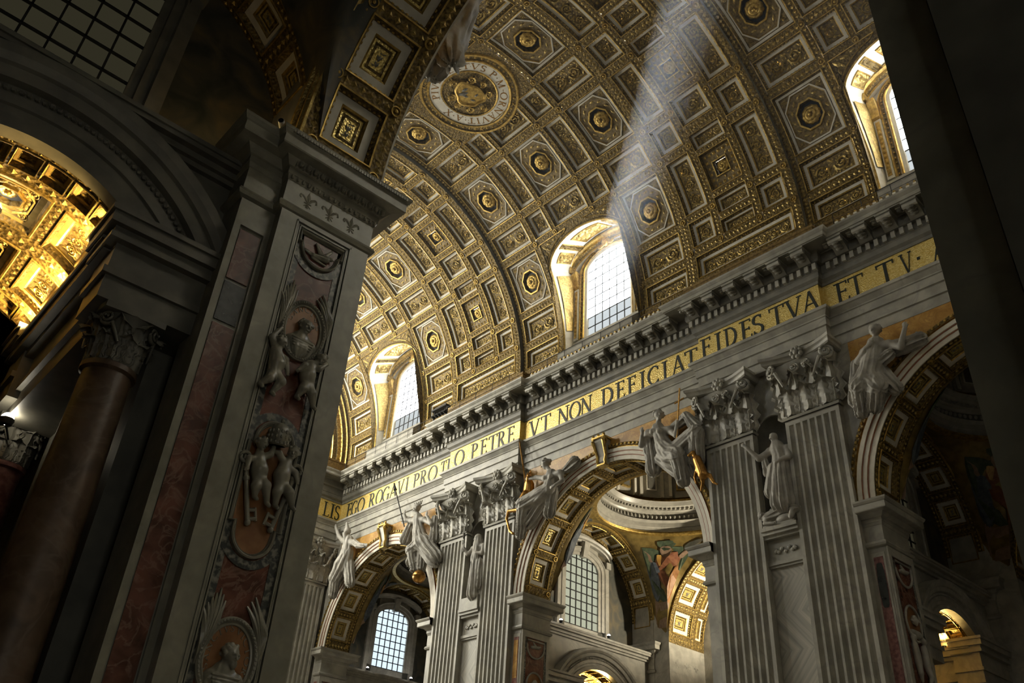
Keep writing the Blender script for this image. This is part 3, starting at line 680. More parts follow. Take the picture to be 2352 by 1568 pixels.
    for sg in (-1, 1):             # gilt panel on each jamb
        c = MB(); pts = []
        for a in np.linspace(8, 27, 8):
            xf = RV*cos(rad(a)); z = ZV+RV*sin(rad(a)); zb = ZV+RV*sin(rad(a))*(43.15-ZV)/(RV*sin(rad(29)))
            row = []
            for t in (0.12, 0.35, 0.6, 0.82):
                row.append((X(xf+(GX-xf)*t), sg*(LUNE_HW+(BH-LUNE_HW)*t-0.05-0.05*random.random()), z+(zb-z)*t))
            pts.append(row)
        c.grid(pts, 'gold_relief', flip=(sg*s > 0)); c.obj('jamb_panel', root)
    # glass: panes between iron bars, the head shaped to the arch
    nc, nr = 6, 9; W = 2*HW/nc; Hh = (ZT-ZB)/(nr-2)
    bars = MB()
    for i in range(nc):
        u0, u1 = -HW+i*W, -HW+(i+1)*W
        for j in range(nr):
            z0 = ZB+j*Hh; z1 = min(z0+Hh, 60)
            n = 4
            lo = [(u0+(u1-u0)*q/n, z0) for q in range(n+1)]; hi = [(u, min(z1, top(u))) for u, _ in lo]
            if max(h for _, h in hi) <= z0+0.05: continue
            g = MB(); pts = [(X(GX+0.1), u, z) for u, z in lo]+[(X(GX+0.1), u, max(z, z0+0.001)) for u, z in hi[::-1]]
            g.poly(pts, 'low_glass' if j < 2 else 'day_glass'); g.obj('pane', root)
        bars.box(*sorted((X(GX+0.03), X(GX+0.09))), u0-0.025, u0+0.025, ZB, top(u0)-0.02, 'iron')
    for j in range(nr):
        z = ZB+j*Hh; hw = HW if z <= ZT else HW*sqrt(max(0, 1-((z-ZT)/RISE)**2))
        if hw > 0.1: bars.box(*sorted((X(GX+0.03), X(GX+0.09))), -hw, hw, z-0.025, z+0.025, 'iron')
    bars.obj('window_bars', root)
    return root
nave_window(1, 1, 0, 'arched window over the inscription, glaring with the sunbeam, nearest the light shaft')
nave_window(2, 1, P, 'arched window in the brightest golden part of the vault, beside the near pier')
nave_window(3, 1, -P, 'arched vault window half hidden behind the dark pier edge')
for i, yy in enumerate((-P, 0, P)): nave_window(4+i, -1, yy, '%s arched window of the near side of the vault, above the viewer' % ('nearest', 'second', 'third')[i], full=False)

# ------------------------------------------------------------------ entablature of the far wall
def plan_line(y_from, y_to):
    """plan of the entablature, travelling towards -Y so that the nave lies on the left... offsets go to -X"""
    pts = []
    for c in sorted((P/2, -P/2, -3*P/2), reverse=True):
        pts += [(XR, c+E2), (XP, c+E2), (XP, c-E2), (XR, c-E2)]
    pts = [q for q in pts if y_to < q[1] < y_from]
    return pts


PLAN = [(9.9, Y_END+4), (9.9, Y_END), (XR, Y_END)]+plan_line(Y_END-0.01, -3*P/2)+[(XR, -2*P)]
# travelling along +X on the end wall then -Y: the nave is on the right -> negative offsets
def run(mb, plan, prof, m=None): run_profile(mb, plan, [(-o, z, *r) for o, z, *r in prof], m)
def entablature():
    root = struct(empty('trim_1'), 'grey marble entablature with gold inscription band and dentilled cornice along the far wall')
    mb = MB()
    arch = [(-0.35, Z_ARC-0.02), (0.02, Z_ARC-0.02), (0.02, 27.80), (0.06, 27.83), (0.12, 27.84), (0.12, 28.40), (0.16, 28.43), (0.22, 28.44), (0.22, 28.90), (0.28, 28.93), (0.26, 29.02), (0.44, 29.24), (0.52, 29.28), (0.52, 29.46), (0.02, Z_FB)]
    run(mb, PLAN, arch, 'marble_grey'); mb.obj('architrave', root)
    mb = MB(); run(mb, PLAN, [(0.02, Z_FB), (0.0, Z_FB), (0.0, Z_FT), (0.0, Z_FT+0.04)], 'gold_mosaic'); mb.obj('frieze', root)
    mb = MB()
    run(mb, PLAN, [(0.0, Z_FT), (0.06, Z_FT), (0.08, 31.48), (0.24, 31.62), (0.26, 31.78), (0.26, 31.92), (0.30, 31.95), (0.30, 32.48), (0.46, 32.50), (0.52, 32.62), (0.52, 33.10), (0.58, 33.14)], 'dark_or_shaded_stone')  # darker tone carries the shade beneath the corona
    run(mb, PLAN, [(0.58, 33.14), (1.42, 33.14)], 'dark_or_shaded_stone')  # soffit shade put into the colour
    run(mb, PLAN, [(1.42, 33.14), (1.42, 33.20), (1.50, 33.20), (1.50, 33.42), (1.56, 33.46), (1.66, 33.56), (1.68, 33.66), (0.0, 33.80), (-0.9, 33.80)], 'marble_grey')
    mb.obj('cornice', root)
    # attic plinth between cornice and vault
    mb = MB(); run(mb, PLAN, [(0.62, 33.70), (0.62, 34.0), (0.45, 34.05), (0.45, 34.5), (0.45, 34.9), (0.52, 34.95), (0.52, 35.1), (-0.8, 35.15)], 'gold_plinth'); mb.obj('attic_plinth', root)
    # dentils and modillions, each a piece
    d = MB(); d.box(-0.17, 0.0, -0.115, 0.115, -0.21, 0.21, 'marble_grey'); dm = d.mesh('dentil')
    md = MB()
    pr = [(0.0, 0.22), (-0.74, 0.22), (-0.80, 0.10), (-0.72, -0.08), (-0.55, -0.06), (-0.32, -0.14), (-0.16, -0.30), (-0.05, -0.34), (0, -0.32)]
    md.prism([(x, -0.33, z) for x, z in pr], (0, 0.66, 0), 'dark_or_shaded_stone')  # brackets darkened by colour, for the shade they hang in
    md.box(-0.84, 0.0, -0.38, 0.38, 0.18, 0.27, 'marble_grey')
    md.tube([(-0.70, -0.35, 0.04), (-0.70, 0.35, 0.04)], 0.13, 8, 'marble_grey'); md.box(-0.62, -0.2, 0.47, 0.72, 0.20, 0.26, 'marble_grey'); md.ball((-0.42, 0.6, 0.16), (0.16, 0.16, 0.09), 'dark_or_shaded_stone', 8, 4)
    for a in range(3): md.ball((-0.66+0.2*a, 0, -0.08-0.05*a), (0.15, 0.24, 0.09), 'dark_or_shaded_stone', 6, 4)
    mm = md.mesh('modillion', 40)
    nd = 0
    segs = []
    for a, b in zip(PLAN[:-1], PLAN[1:]): segs.append((a, b))
    dent_far = MB()
    for (a, b) in segs:
        along_y = abs(a[0]-b[0]) < 1e-6
        L = abs(b[1]-a[1]) if along_y else abs(b[0]-a[0])
        if L < 1.0: continue
        if along_y:
            y1, y0 = a[1], b[1]; x = a[0]
            pj = x == XP
            e = 0.30+0.1 if pj else 0.0
            lo, hi = (y0-0.4, y1+0.4) if pj else (y0+0.55, y1-0.55)
            lo = max(lo, -30.0)
            n = int((hi-lo)/0.46)
            for i in range(n):
                y = lo+(hi-lo)*(i+0.5)/n
                link('dentil', dm, root, (x-0.30, y, 32.23))
            lo, hi = (y0-0.5, y1+0.5) if pj else (y0+1.1, y1-1.1)
            lo = max(lo, -30.0); n = max(1, int(round((hi-lo)/1.46)))
            for i in range(n): link('modillion', mm, root, (x-0.52, lo+(hi-lo)*(i+0.5)/n, 32.83), scale=(1.1, 1.1, 1.2))
        elif L > 5:
            for i in range(int(L/0.46)):
                x = XR-0.55-0.46*i
                if x < 8: break
                link('dentil', dm, root, (x, Y_END-0.30, 32.23), (0, 0, pi/2))
            for i in range(3): link('modillion', mm, root, (XR-1.9-1.46*i, Y_END-0.52, 32.83), (0, 0, pi/2), (1.1, 1.1, 1.2))
    # the words of the frieze: (letter, y of its centre)
    H = 1.34; z0 = 29.76
    def word(chars, ys, x, wall='y'):
        for i, (c, y) in enumerate(zip(chars, ys)):
            adv = LET[c][0]
            nb = [abs(ys[j]-y) for j in (i-1, i+1) if 0 <= j < len(ys)]
            sc = H*0.98
            sc = min(sc, min(nb)/adv*1.06) if nb and c not in '.' else sc
            m = MB()
            if wall == 'y': place = lambda u, v, w, y=y, sc=sc: (x-0.004-w, y-(u-adv/2)*sc, z0+v*H)
            else: place = lambda u, v, w, y=y, sc=sc: (y+(u-adv/2)*sc, Y_END-0.004-w, z0+v*H)
            letter_mesh(m, c, place, 'letter_dark', 0.03); m.obj('letter', root)
    for chars, ys, x in LETTER_SPOTS: word(chars, ys, x)
    word('ELIS', [11.39, 12.63, 13.27, 13.78], 0, 'x')
    return root
LETTER_SPOTS = [
 ('VTNONDEFICIAT', [6.94, 5.78, 4.01, 2.86, 1.79, -0.12, -1.29, -2.27, -3.23, -4.11, -5.08, -6.12, -7.15], XR),
 ('FIDESTVA', [-8.56, -9.49, -10.35, -11.43, -12.25, -13.54, -14.63, -15.64], XP),
 ('ETTV.A', [-17.32, -18.19, -19.85, -20.99, -21.61, -22.74], XR),
 ('OPETRE', [15.04, 13.25, 12.14, 11.08, 10.1, 9.06], XP),
 ('EGOROGAVIPROTI', [31.31, 30.45, 29.37, 27.68, 26.56, 25.55, 24.45, 23.4, 22.48, 21.23, 20.23, 18.97, 17.58, 16.91], XR)]
entablature()
# ------------------------------------------------------------------ nave walls with their arches
def arc_pts(yc, R, zc, n=32, a0=0.0, a1=180.0): return [(yc+R*cos(rad(a0+(a1-a0)*i/n)), zc+R*sin(rad(a0+(a1-a0)*i/n))) for i in range(n+1)]
NICHE_HW, NICHE_Z0, NICHE_ZS = 0.98, 18.2, 23.62
def arcade(s, xr, sof, bays, y_lo, y_hi, ztop, name, label, niches=()):
    X = lambda x: s*x
    root = struct(empty(name), label)
    for side, x in ((0, xr), (1, xr+sof)):
        mb = MB(); edges = sorted(bays); y = y_lo
        def wallstrip(ya, yb):
            if yb-ya < 0.01: return
            cuts = [(c-NICHE_HW, c+NICHE_HW) for c in niches if ya < c < yb] if side == 0 else []
            yy = ya
            for (c0, c1) in cuts:
                mb.poly([(X(x), yy, 0), (X(x), c0, 0), (X(x), c0, ztop), (X(x), yy, ztop)], 'marble_grey')
                mb.poly([(X(x), c0, 0), (X(x), c1, 0), (X(x), c1, NICHE_Z0), (X(x), c0, NICHE_Z0)], 'zigzag_marble')
                ar = arc_pts((c0+c1)/2, NICHE_HW, NICHE_ZS, 16)
                for p, q in zip(ar[:-1], ar[1:]): mb.poly([(X(x), *p), (X(x), *q), (X(x), q[0], ztop), (X(x), p[0], ztop)], 'marble_grey')
                yy = c1
            mb.poly([(X(x), yy, 0), (X(x), yb, 0), (X(x), yb, ztop), (X(x), yy, ztop)], 'marble_grey')
        for c in edges:
            yb_ = c-AR if not (s < 0 and side == 1) else -32.08
            if c-AR > y_lo: wallstrip(y, yb_)
            ar = arc_pts(c, AR, ZS, 40)
            for p, q in zip(ar[:-1], ar[1:]):
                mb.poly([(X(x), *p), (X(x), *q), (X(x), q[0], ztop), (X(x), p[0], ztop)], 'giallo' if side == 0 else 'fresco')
            y = c+AR
        wallstrip(y, y_hi)
        mb.obj('wall_face' if side == 0 else 'aisle_face', root)
    for c in bays:                  # jambs
        for sg in (-1, 1):
            yi = -32.08 if (s < 0 and sg < 0) else c+sg*AR
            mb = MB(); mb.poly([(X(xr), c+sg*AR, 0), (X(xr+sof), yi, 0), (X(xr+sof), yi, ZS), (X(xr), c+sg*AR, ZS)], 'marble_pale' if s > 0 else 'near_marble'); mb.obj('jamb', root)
    return root
FAR_NICHES = (P/2, -P/2)
WR = arcade(1, XR, SOF-0.1, (P, 0, -P), -P-AR-10, Y_END, Z_ARC+0.1, 'wall_right', 'far nave wall of grey marble with three great arches', FAR_NICHES)
NX = 14.45
WL = arcade(-1, NX, 2.65, (-P,), -P-AR-10, 60, 36.5, 'wall_left', 'near arcade wall around the arch we look through')
def soffit(parent, s, x0, x1, yc):
    ax = (x0+x1)/2; hw = (x1-x0)/2
    rows = [(90+18.9*k-7.9, 90+18.9*k+7.9, 'figure') for k in range(-4, 5)]
    bs = [(u, 90+18.9*(k+0.5)) for k in range(-4, 4) for u in (-hw+0.3, hw-0.3)]+[(u, a) for a in (4.6, 175.4) for u in (-hw+0.3, hw-0.3)]
    barrel(parent, AR, (s*ax, yc, ZS), 'X', (-hw, hw), (0, 180), [(-0.88, 0.88, rows)], dots=0.26, bosses=bs, boss_r=0.17, name='arch_soffit')
def archivolt(parent, s, x, yc, R=AR, zc=ZS, deep=0.14, n=40, name='archivolt', lit=True):
    """three white fasciae parted by red lines, and an outer gilt bead course"""
    X = lambda q: s*q
    mb = MB(); w = 0.0
    steps = [(0.0, 0.0, 'gold'), (0.0, 0.06, 'stucco_white'), (0.26, 0.06, 'stucco_white'), (0.265, 0.10, 'red_line'), (0.31, 0.10, 'red_line'), (0.315, 0.13, 'stucco_white'), (0.52, 0.13, 'stucco_white'), (0.525, 0.17, 'red_line'), (0.57, 0.17, 'red_line'), (0.575, 0.2, 'stucco_white'), (0.78, 0.22, 'stucco_white'), (0.80, 0.10, 'red_line'), (0.88, 0.10, 'gold'), (0.92, 0.18, 'gold'), (1.14, 0.16, 'gold_band'), (1.16, 0.0, 'gold')]
    for a, b in zip(steps[:-1], steps[1:]):
        A = [[(X(x-d[1]), *q) for q in arc_pts(yc, R+d[0], zc, n)] for d in (a, b)]
        mb.grid(A, b[2])
    mb.obj(name, parent, 30)
    bd = MB(); k = 76
    for i in range(k):
        a = pi*(i+0.5)/k; r = R+1.03
        bd.ball((X(x-0.18), yc+r*cos(a), zc+r*sin(a)), (0.09, 0.095, 0.095), 'gold', 5, 4)
    stuff(bd.obj('bead_course', parent))
def impost(parent, s, plan, zt=18.22, side=1, m='marble_grey'):
    """crowning moulding of a pier; plan given for s=+1 (mirrored for s=-1), offsets go to the right of travel"""
    mb = MB()
    prof = [(-0.02, 16.15), (0.12, 16.20), (0.16, 16.30), (0.12, 16.40), (0.05, 16.44), (0.04, 16.46), (0.04, 17.16), (0.06, 17.18), (0.10, 17.30), (0.12, 17.32), (0.12, 17.50), (0.18, 17.52), (0.30, 17.66), (0.34, 17.70), (0.62, 17.72), (0.64, 17.76), (0.64, 18.02), (0.68, 18.05), (0.74, 18.14), (0.76, zt), (0.0, zt+0.02)]
    prof = [(o*side, z) for o, z in prof]
    rows = [[(s*q[0], q[1], z) for q in offset_path(plan, o)] for o, z in prof]
    for a, b in zip(rows[:-1], rows[1:]):
        for i in range(len(plan)-1): mb.poly((a[i], a[i+1], b[i+1], b[i]), m)
    o = mb.obj('impost', parent)
    return o
for c in (P, 0, -P):
    soffit(WR, 1, XR, XR+SOF-0.1, c); archivolt(WR, 1, XR, c)
    hi, lo = c+AR, c-AR
    xb = XR+SOF-0.1
    impost(WR, 1, [(xb, hi+3.5), (xb, hi), (XR, hi), (XR, c+P/2-E2)], side=1)
    impost(WR, 1, [(XR, c-P/2+E2), (XR, lo), (xb, lo), (xb, lo-3.5)], side=1)
soffit(WL, -1, NX, NX+2.65, -P); archivolt(WL, -1, NX, -P)
# ------------------------------------------------------------------ fluted pilasters with Corinthian capitals
PW = (E2-E1)/2                   # half width of a shaft
def shaft_mesh():
    mb = MB(); nf = 7; prof = []; fl = 0.115; fw = (2*PW-0.16-fl*(nf+1))/nf
    y = -PW+0.08; cols = [(-PW, 0, False)]
    cols.append((y, 0, False))
    for i in range(nf):
        y += fl
        for t in range(7):
            a = pi*t/6; cols.append((y+fw/2-fw/2*cos(a), -fw*0.55*sin(a), True))
        y += fw; 
    cols.append((PW, 0, False))
    zt = ZN-0.28
    zs = [(2.0, 0), (2.3, 0), (2.31, 1), (zt-fw*0.5, 1)]+[(zt-fw*0.5+fw*0.5*sin(rad(a)), cos(rad(a))) for a in (25, 50, 70, 90)]+[(ZN, 0)]
    mb.grid([[(0.5-1 if False else -(d*k), yy, z) for yy, d, _ in cols] for z, k in zs], 'marble_grey')
    for sg in (-1, 1): mb.poly([(0, sg*PW, 0), (0.42, sg*PW, 0), (0.42, sg*PW, ZN), (0, sg*PW, ZN)], 'marble_grey')
    # moulded base
    for z0, z1, o in ((0, 0.8, 0.3), (0.8, 1.2, 0.34), (1.2, 1.45, 0.2), (1.45, 1.75, 0.26), (1.75, 2.0, 0.08)): mb.box(-o, 0.42, -PW-o*0.5, PW+o*0.5, z0, z1, 'marble_grey')
    return mb.mesh('shaft', 40)
def leaf_mesh(h, wd, curl=0.42, m='marble_grey'):
    """acanthus leaf: lobed, ribbed, tip rolled forward (towards -X)"""
    mb = MB(); nv, nu = 13, 9; rows = []
    for j in range(nv+1):
        t = j/nv
        if t < 0.72: z = h*t/0.72*0.9; x = -0.05-0.10*(t/0.72)**2*h
        else:
            a = (t-0.72)/0.28*2.5; x = -0.05-0.10*h-curl*0.55*h*0.5*(1-cos(a))*0.9-0.05*a; z = h*0.9+curl*0.28*h*sin(a)
        w = wd*(0.62+0.50*sin(pi*min(1, t*0.9+0.08)))*(1 if t < 0.8 else 1-0.55*(t-0.8)/0.2)
        w *= 1+0.24*(1 if j % 3 == 1 else (-0.8 if j % 3 == 0 else 0))
        row = []
        for i in range(nu+1):
            q = 2*i/nu-1
            row.append((x+0.16*h*0.35*q*q-(0.05*h if abs(q) < 0.15 else 0)+0.055*h*(i % 2), q*w, z-0.10*h*q*q*(0.4+t)))
        rows.append(row)
    mb.grid(rows, m)
    return mb.mesh('acanthus_leaf', 70)
LEAF1 = leaf_mesh(1.40, 0.60, 0.52); LEAF2 = leaf_mesh(2.30, 0.52, 0.40)
def volute_mesh(r, wd=0.30, turns=2.0, m='marble_grey'):
    mb = MB(); n = 30; pts = []; rr = []
    for i in range(n+1):
        t = i/n; a = -pi/2-0.9+t*turns*2*pi; q = r*(1-0.80*t)
        pts.append((-0.10*t, q*cos(a), q*sin(a))); rr.append(wd*0.36*(1-0.5*t))
    pts = [(0.12, -r*1.9, -r*3.2), (0.06, -r*1.4, -r*2.0)]+pts; rr = [wd*0.22, wd*0.30]+rr
    mb.tube(pts, rr, 6, m); mb.ball((-0.14, 0, 0), r*0.2, m, 6, 4)
    return mb.mesh('volute', 60)
VOL = volute_mesh(0.42); VOL2 = volute_mesh(0.27, 0.22)
def mirror_mesh(me):
    m = me.copy(); co = np.empty(len(m.vertices)*3); m.vertices.foreach_get('co', co); co = co.reshape(-1, 3); co[:, 1] *= -1
    m.vertices.foreach_set('co', co.ravel()); m.flip_normals(); return m
VOLm, VOL2m = mirror_mesh(VOL), mirror_mesh(VOL2)
def bell_mesh():
    mb = MB(); m = 'marble_grey'; rows = []
    for z, hw, o in ((0, PW+0.10, 0.10), (0.12, PW+0.14, 0.14), (0.22, PW+0.02, 0.04), (0.5, PW-0.06, 0.04), (1.8, PW-0.02, 0.08), (2.6, PW+0.05, 0.18), (3.15, PW+0.22, 0.42), (3.22, PW+0.2, 0.42)):
        rows.append([(0.42, -hw, z), (-o, -hw, z), (-o, -hw*0.5, z), (-o, 0, z), (-o, hw*0.5, z), (-o, hw, z), (0.42, hw, z)])
    mb.grid(rows, m, flip=True)
    return mb.mesh('bell', 40)
def abacus_mesh():
    mb = MB(); m = 'marble_grey'
    def plan(e):
        L = []
        for i in range(13):
            q = 2*i/12-1; L.append((-(0.42+0.52*abs(q)**1.8)-e, q*(2.02+e*0.6)))
        return [(0.42, -2.02-e*0.6)]+L+[(0.42, 2.02+e*0.6)]
    zs = [(3.20, -0.12), (3.26, -0.02), (3.40, 0.0), (3.44, 0.03), (3.50, 0.12), (3.66, 0.14), (3.70, 0.10)]
    mb.grid([[(x, y, z) for x, y in plan(e)] for z, e in zs], m, flip=True)
    mb.poly([(x, y, 3.70) for x, y in plan(0.1)], m); mb.poly([(x, y, 3.20) for x, y in plan(-0.12)][::-1], m)
    return mb.mesh('abacus', 30)
def fleuron_mesh():
    mb = MB(); mb.ball((-0.12, 0, 0), (0.14, 0.17, 0.17), 'marble_grey', 8, 6)
    for i in range(7):
        a = 2*pi*i/7; mb.ball((-0.05, 0.27*cos(a), 0.27*sin(a)), (0.13, 0.15, 0.15), 'marble_grey', 6, 5)
    return mb.mesh('fleuron', 70)
SHAFT, BELL, ABA, FLE = shaft_mesh(), bell_mesh(), abacus_mesh(), fleuron_mesh()
def pilaster(y, label):
    r = tag(empty('pilaster', (XP, y, 0)), label, 'pilaster', 'fluted marble pilasters of the far nave wall')
    link('shaft', SHAFT, r)
    cap = link('capital', BELL, r, (0, 0, ZN))
    for t in (-1.02, 0, 1.02): link('acanthus_leaf', LEAF1, cap, (-0.14, t, 0.2))
    for t in (-1.5, -0.52, 0.52, 1.5): link('acanthus_leaf', LEAF2, cap, (-0.02, t, 0.25))
    link('volute', VOL, cap, (-0.62, 1.62, 2.86), (0, 0, rad(-28))); link('volute', VOLm, cap, (-0.62, -1.62, 2.86), (0, 0, rad(28)))
    link('volute', VOL2, cap, (-0.40, -0.36, 2.78)); link('volute', VOL2m, cap, (-0.40, 0.36, 2.78))
    link('abacus', ABA, cap); link('fleuron', FLE, cap, (-0.58, 0, 3.46))
    return r
for c, d in ((P/2, 'of the pair left of the middle arch'), (-P/2, 'of the pair right of the middle arch')):
    pilaster(c+(E1+E2)/2, 'fluted pilaster on the left %s, with leafy capital' % d)
    pilaster(c-(E1+E2)/2, 'fluted pilaster on the right %s, with leafy capital' % d)
ep = pilaster(0, 'fluted pilaster beside the near pier, under the dim corner of the frieze')
ep.location = (12.35, Y_END-0.02, 0); ep.rotation_euler = (0, 0, pi/2)

# ------------------------------------------------------------------ niches between the pilasters
def niche(c):
    mb = MB(); n = 14
    ring_ = lambda z: [(XR+NICHE_HW*0.95*sin(pi*i/n), c-NICHE_HW*cos(pi*i/n), z) for i in range(n+1)]
    mb.grid([ring_(NICHE_Z0), ring_(NICHE_ZS)], 'dark_or_shaded_stone')
    rows = []
    for k in range(7):
        a = pi/2*k/6; rr = NICHE_HW*cos(a)
        rows.append([(XR+rr*0.95*sin(pi*i/n)*(1+0.05*(i % 2)), c-rr*cos(pi*i/n), NICHE_ZS+NICHE_HW*sin(a)) for i in range(n+1)])
    mb.grid(rows, 'dark_or_shaded_stone')
    pts = [(XR-0.03, c-1.05, 18.2)]+[(XR-0.03, y, z) for y, z in arc_pts(c, 1.03, NICHE_ZS, 16)][::-1]+[(XR-0.03, c+1.05, 18.2)]
    mb.tube(pts[1:-1], 0.055, 5, 'marble_grey')
    mb.obj('niche', WR, 30)
    b = MB()                       # bracket cornice, inscription block and panel below
    for z0, z1, o in ((18.0, 18.2, 0.62), (17.82, 18.0, 0.52), (17.66, 17.82, 0.36), (16.52, 17.66, 0.10), (16.34, 16.52, 0.22), (16.22, 16.34, 0.14)):
        b.box(XR-o, XR+0.5, c-1.02+0.0, c+1.02, z0, z1, 'marble_grey')
    b.obj('niche_bracket', WR)
    e = MB()
    for i in range(9):
        a = pi*i/8; e.ball((XR-0.14, c+0.55*cos(a), 17.02+0.12*sin(a)*(1 if i % 2 else -0.5)), (0.06, 0.12, 0.11), 'marble_grey', 6, 4)
    e.obj('niche_ornament', WR, 60)
for c in FAR_NICHES: niche(c)
def keystone(c, label):
    r = tag(empty('keystone', (XR, c, 25.3)), label, 'keystone', 'gilded keystone consoles of the nave arches')
    m = MB(); pr = [(0, 0), (-0.30, 0.0), (-0.42, 0.2), (-0.36, 0.55), (-0.55, 1.1), (-0.72, 1.5), (-0.66, 1.72), (0, 1.72)]
    pts = lambda w0, w1: [(x, -(w0+(w1-w0)*z/1.72), z) for x, z in pr]
    a = pts(0.26, 0.42); b = [(x, -y, z) for x, y, z in a]
    m.grid([a, b], 'marble_pale', cv=True); m.poly(a, 'marble_pale'); m.poly(b[::-1], 'marble_pale'); m.obj('block', r)
    g = MB()
    for sg in (-1, 1):
        g.tube([(x-0.03, sg*(0.30+0.16*z/1.72), z) for x, z in pr[1:7]], [0.09, 0.10, 0.10, 0.11, 0.13, 0.12], 6, 'gold')
        g.tube([(-0.62+0.16*cos(t), sg*0.5, 1.5+0.16*sin(t)) for t in np.linspace(0, 5.5, 10)], 0.07, 5, 'gold')
    g.box(-0.5, 0, -0.34, 0.34, -0.10, 0.0, 'gold'); g.box(-0.8, 0, -0.56, 0.56, 1.72, 1.84, 'gold')
    for y in (-0.45, 0, 0.45): g.ball((-0.70, y, 1.93), 0.11, 'gold', 6, 5)
    g.obj('gilt_scrolls', r, 50)
keystone(0, 'gilded scroll keystone at the crown of the middle arch'); keystone(P, 'gilded scroll keystone of the arch beside the near pier')
# ------------------------------------------------------------------ aisle bays behind the arches
def fleur(mb, o, u, v, n, sc, m):
    """heraldic lily on a surface: o origin, u across, v up, n out"""
    o, u, v, n = (np.array(q, float) for q in (o, u, v, n))
    def P_(a, b, h): return tuple(o+u*a*sc+v*b*sc+n*h*sc)
    def petal(pts, wd):
        for (a, b), (c, d), w0, w1 in zip(pts[:-1], pts[1:], wd[:-1], wd[1:]):
            t = np.array((c-a, d-b)); t = t/np.linalg.norm(t); q = (-t[1], t[0])
            A = [(a+q[0]*w0, b+q[1]*w0), (a-q[0]*w0, b-q[1]*w0)]; B = [(c+q[0]*w1, d+q[1]*w1), (c-q[0]*w1, d-q[1]*w1)]
            mb.poly([P_(*A[0], 0), P_(a, b, 0.07), P_(c, d, 0.07), P_(*B[0], 0)], m); mb.poly([P_(a, b, 0.07), P_(*A[1], 0), P_(*B[1], 0), P_(c, d, 0.07)], m)
    H_ = 0.05
    petal([(0, -1), (0, -0.3), (0, 0.4), (0, 1.05)], [0.16, 0.10, 0.24, 0.01])
    for sg in (-1, 1):
        petal([(0.05*sg, -0.3), (0.45*sg, 0.25), (0.78*sg, 0.42), (0.95*sg, 0.12), (0.78*sg, -0.02)], [0.09, 0.15, 0.15, 0.12, 0.03])
        petal([(0.05*sg, -0.55), (0.4*sg, -0.85)], [0.1, 0.03])
    petal([(-0.42, -0.38), (0.42, -0.38)], [0.09, 0.09])
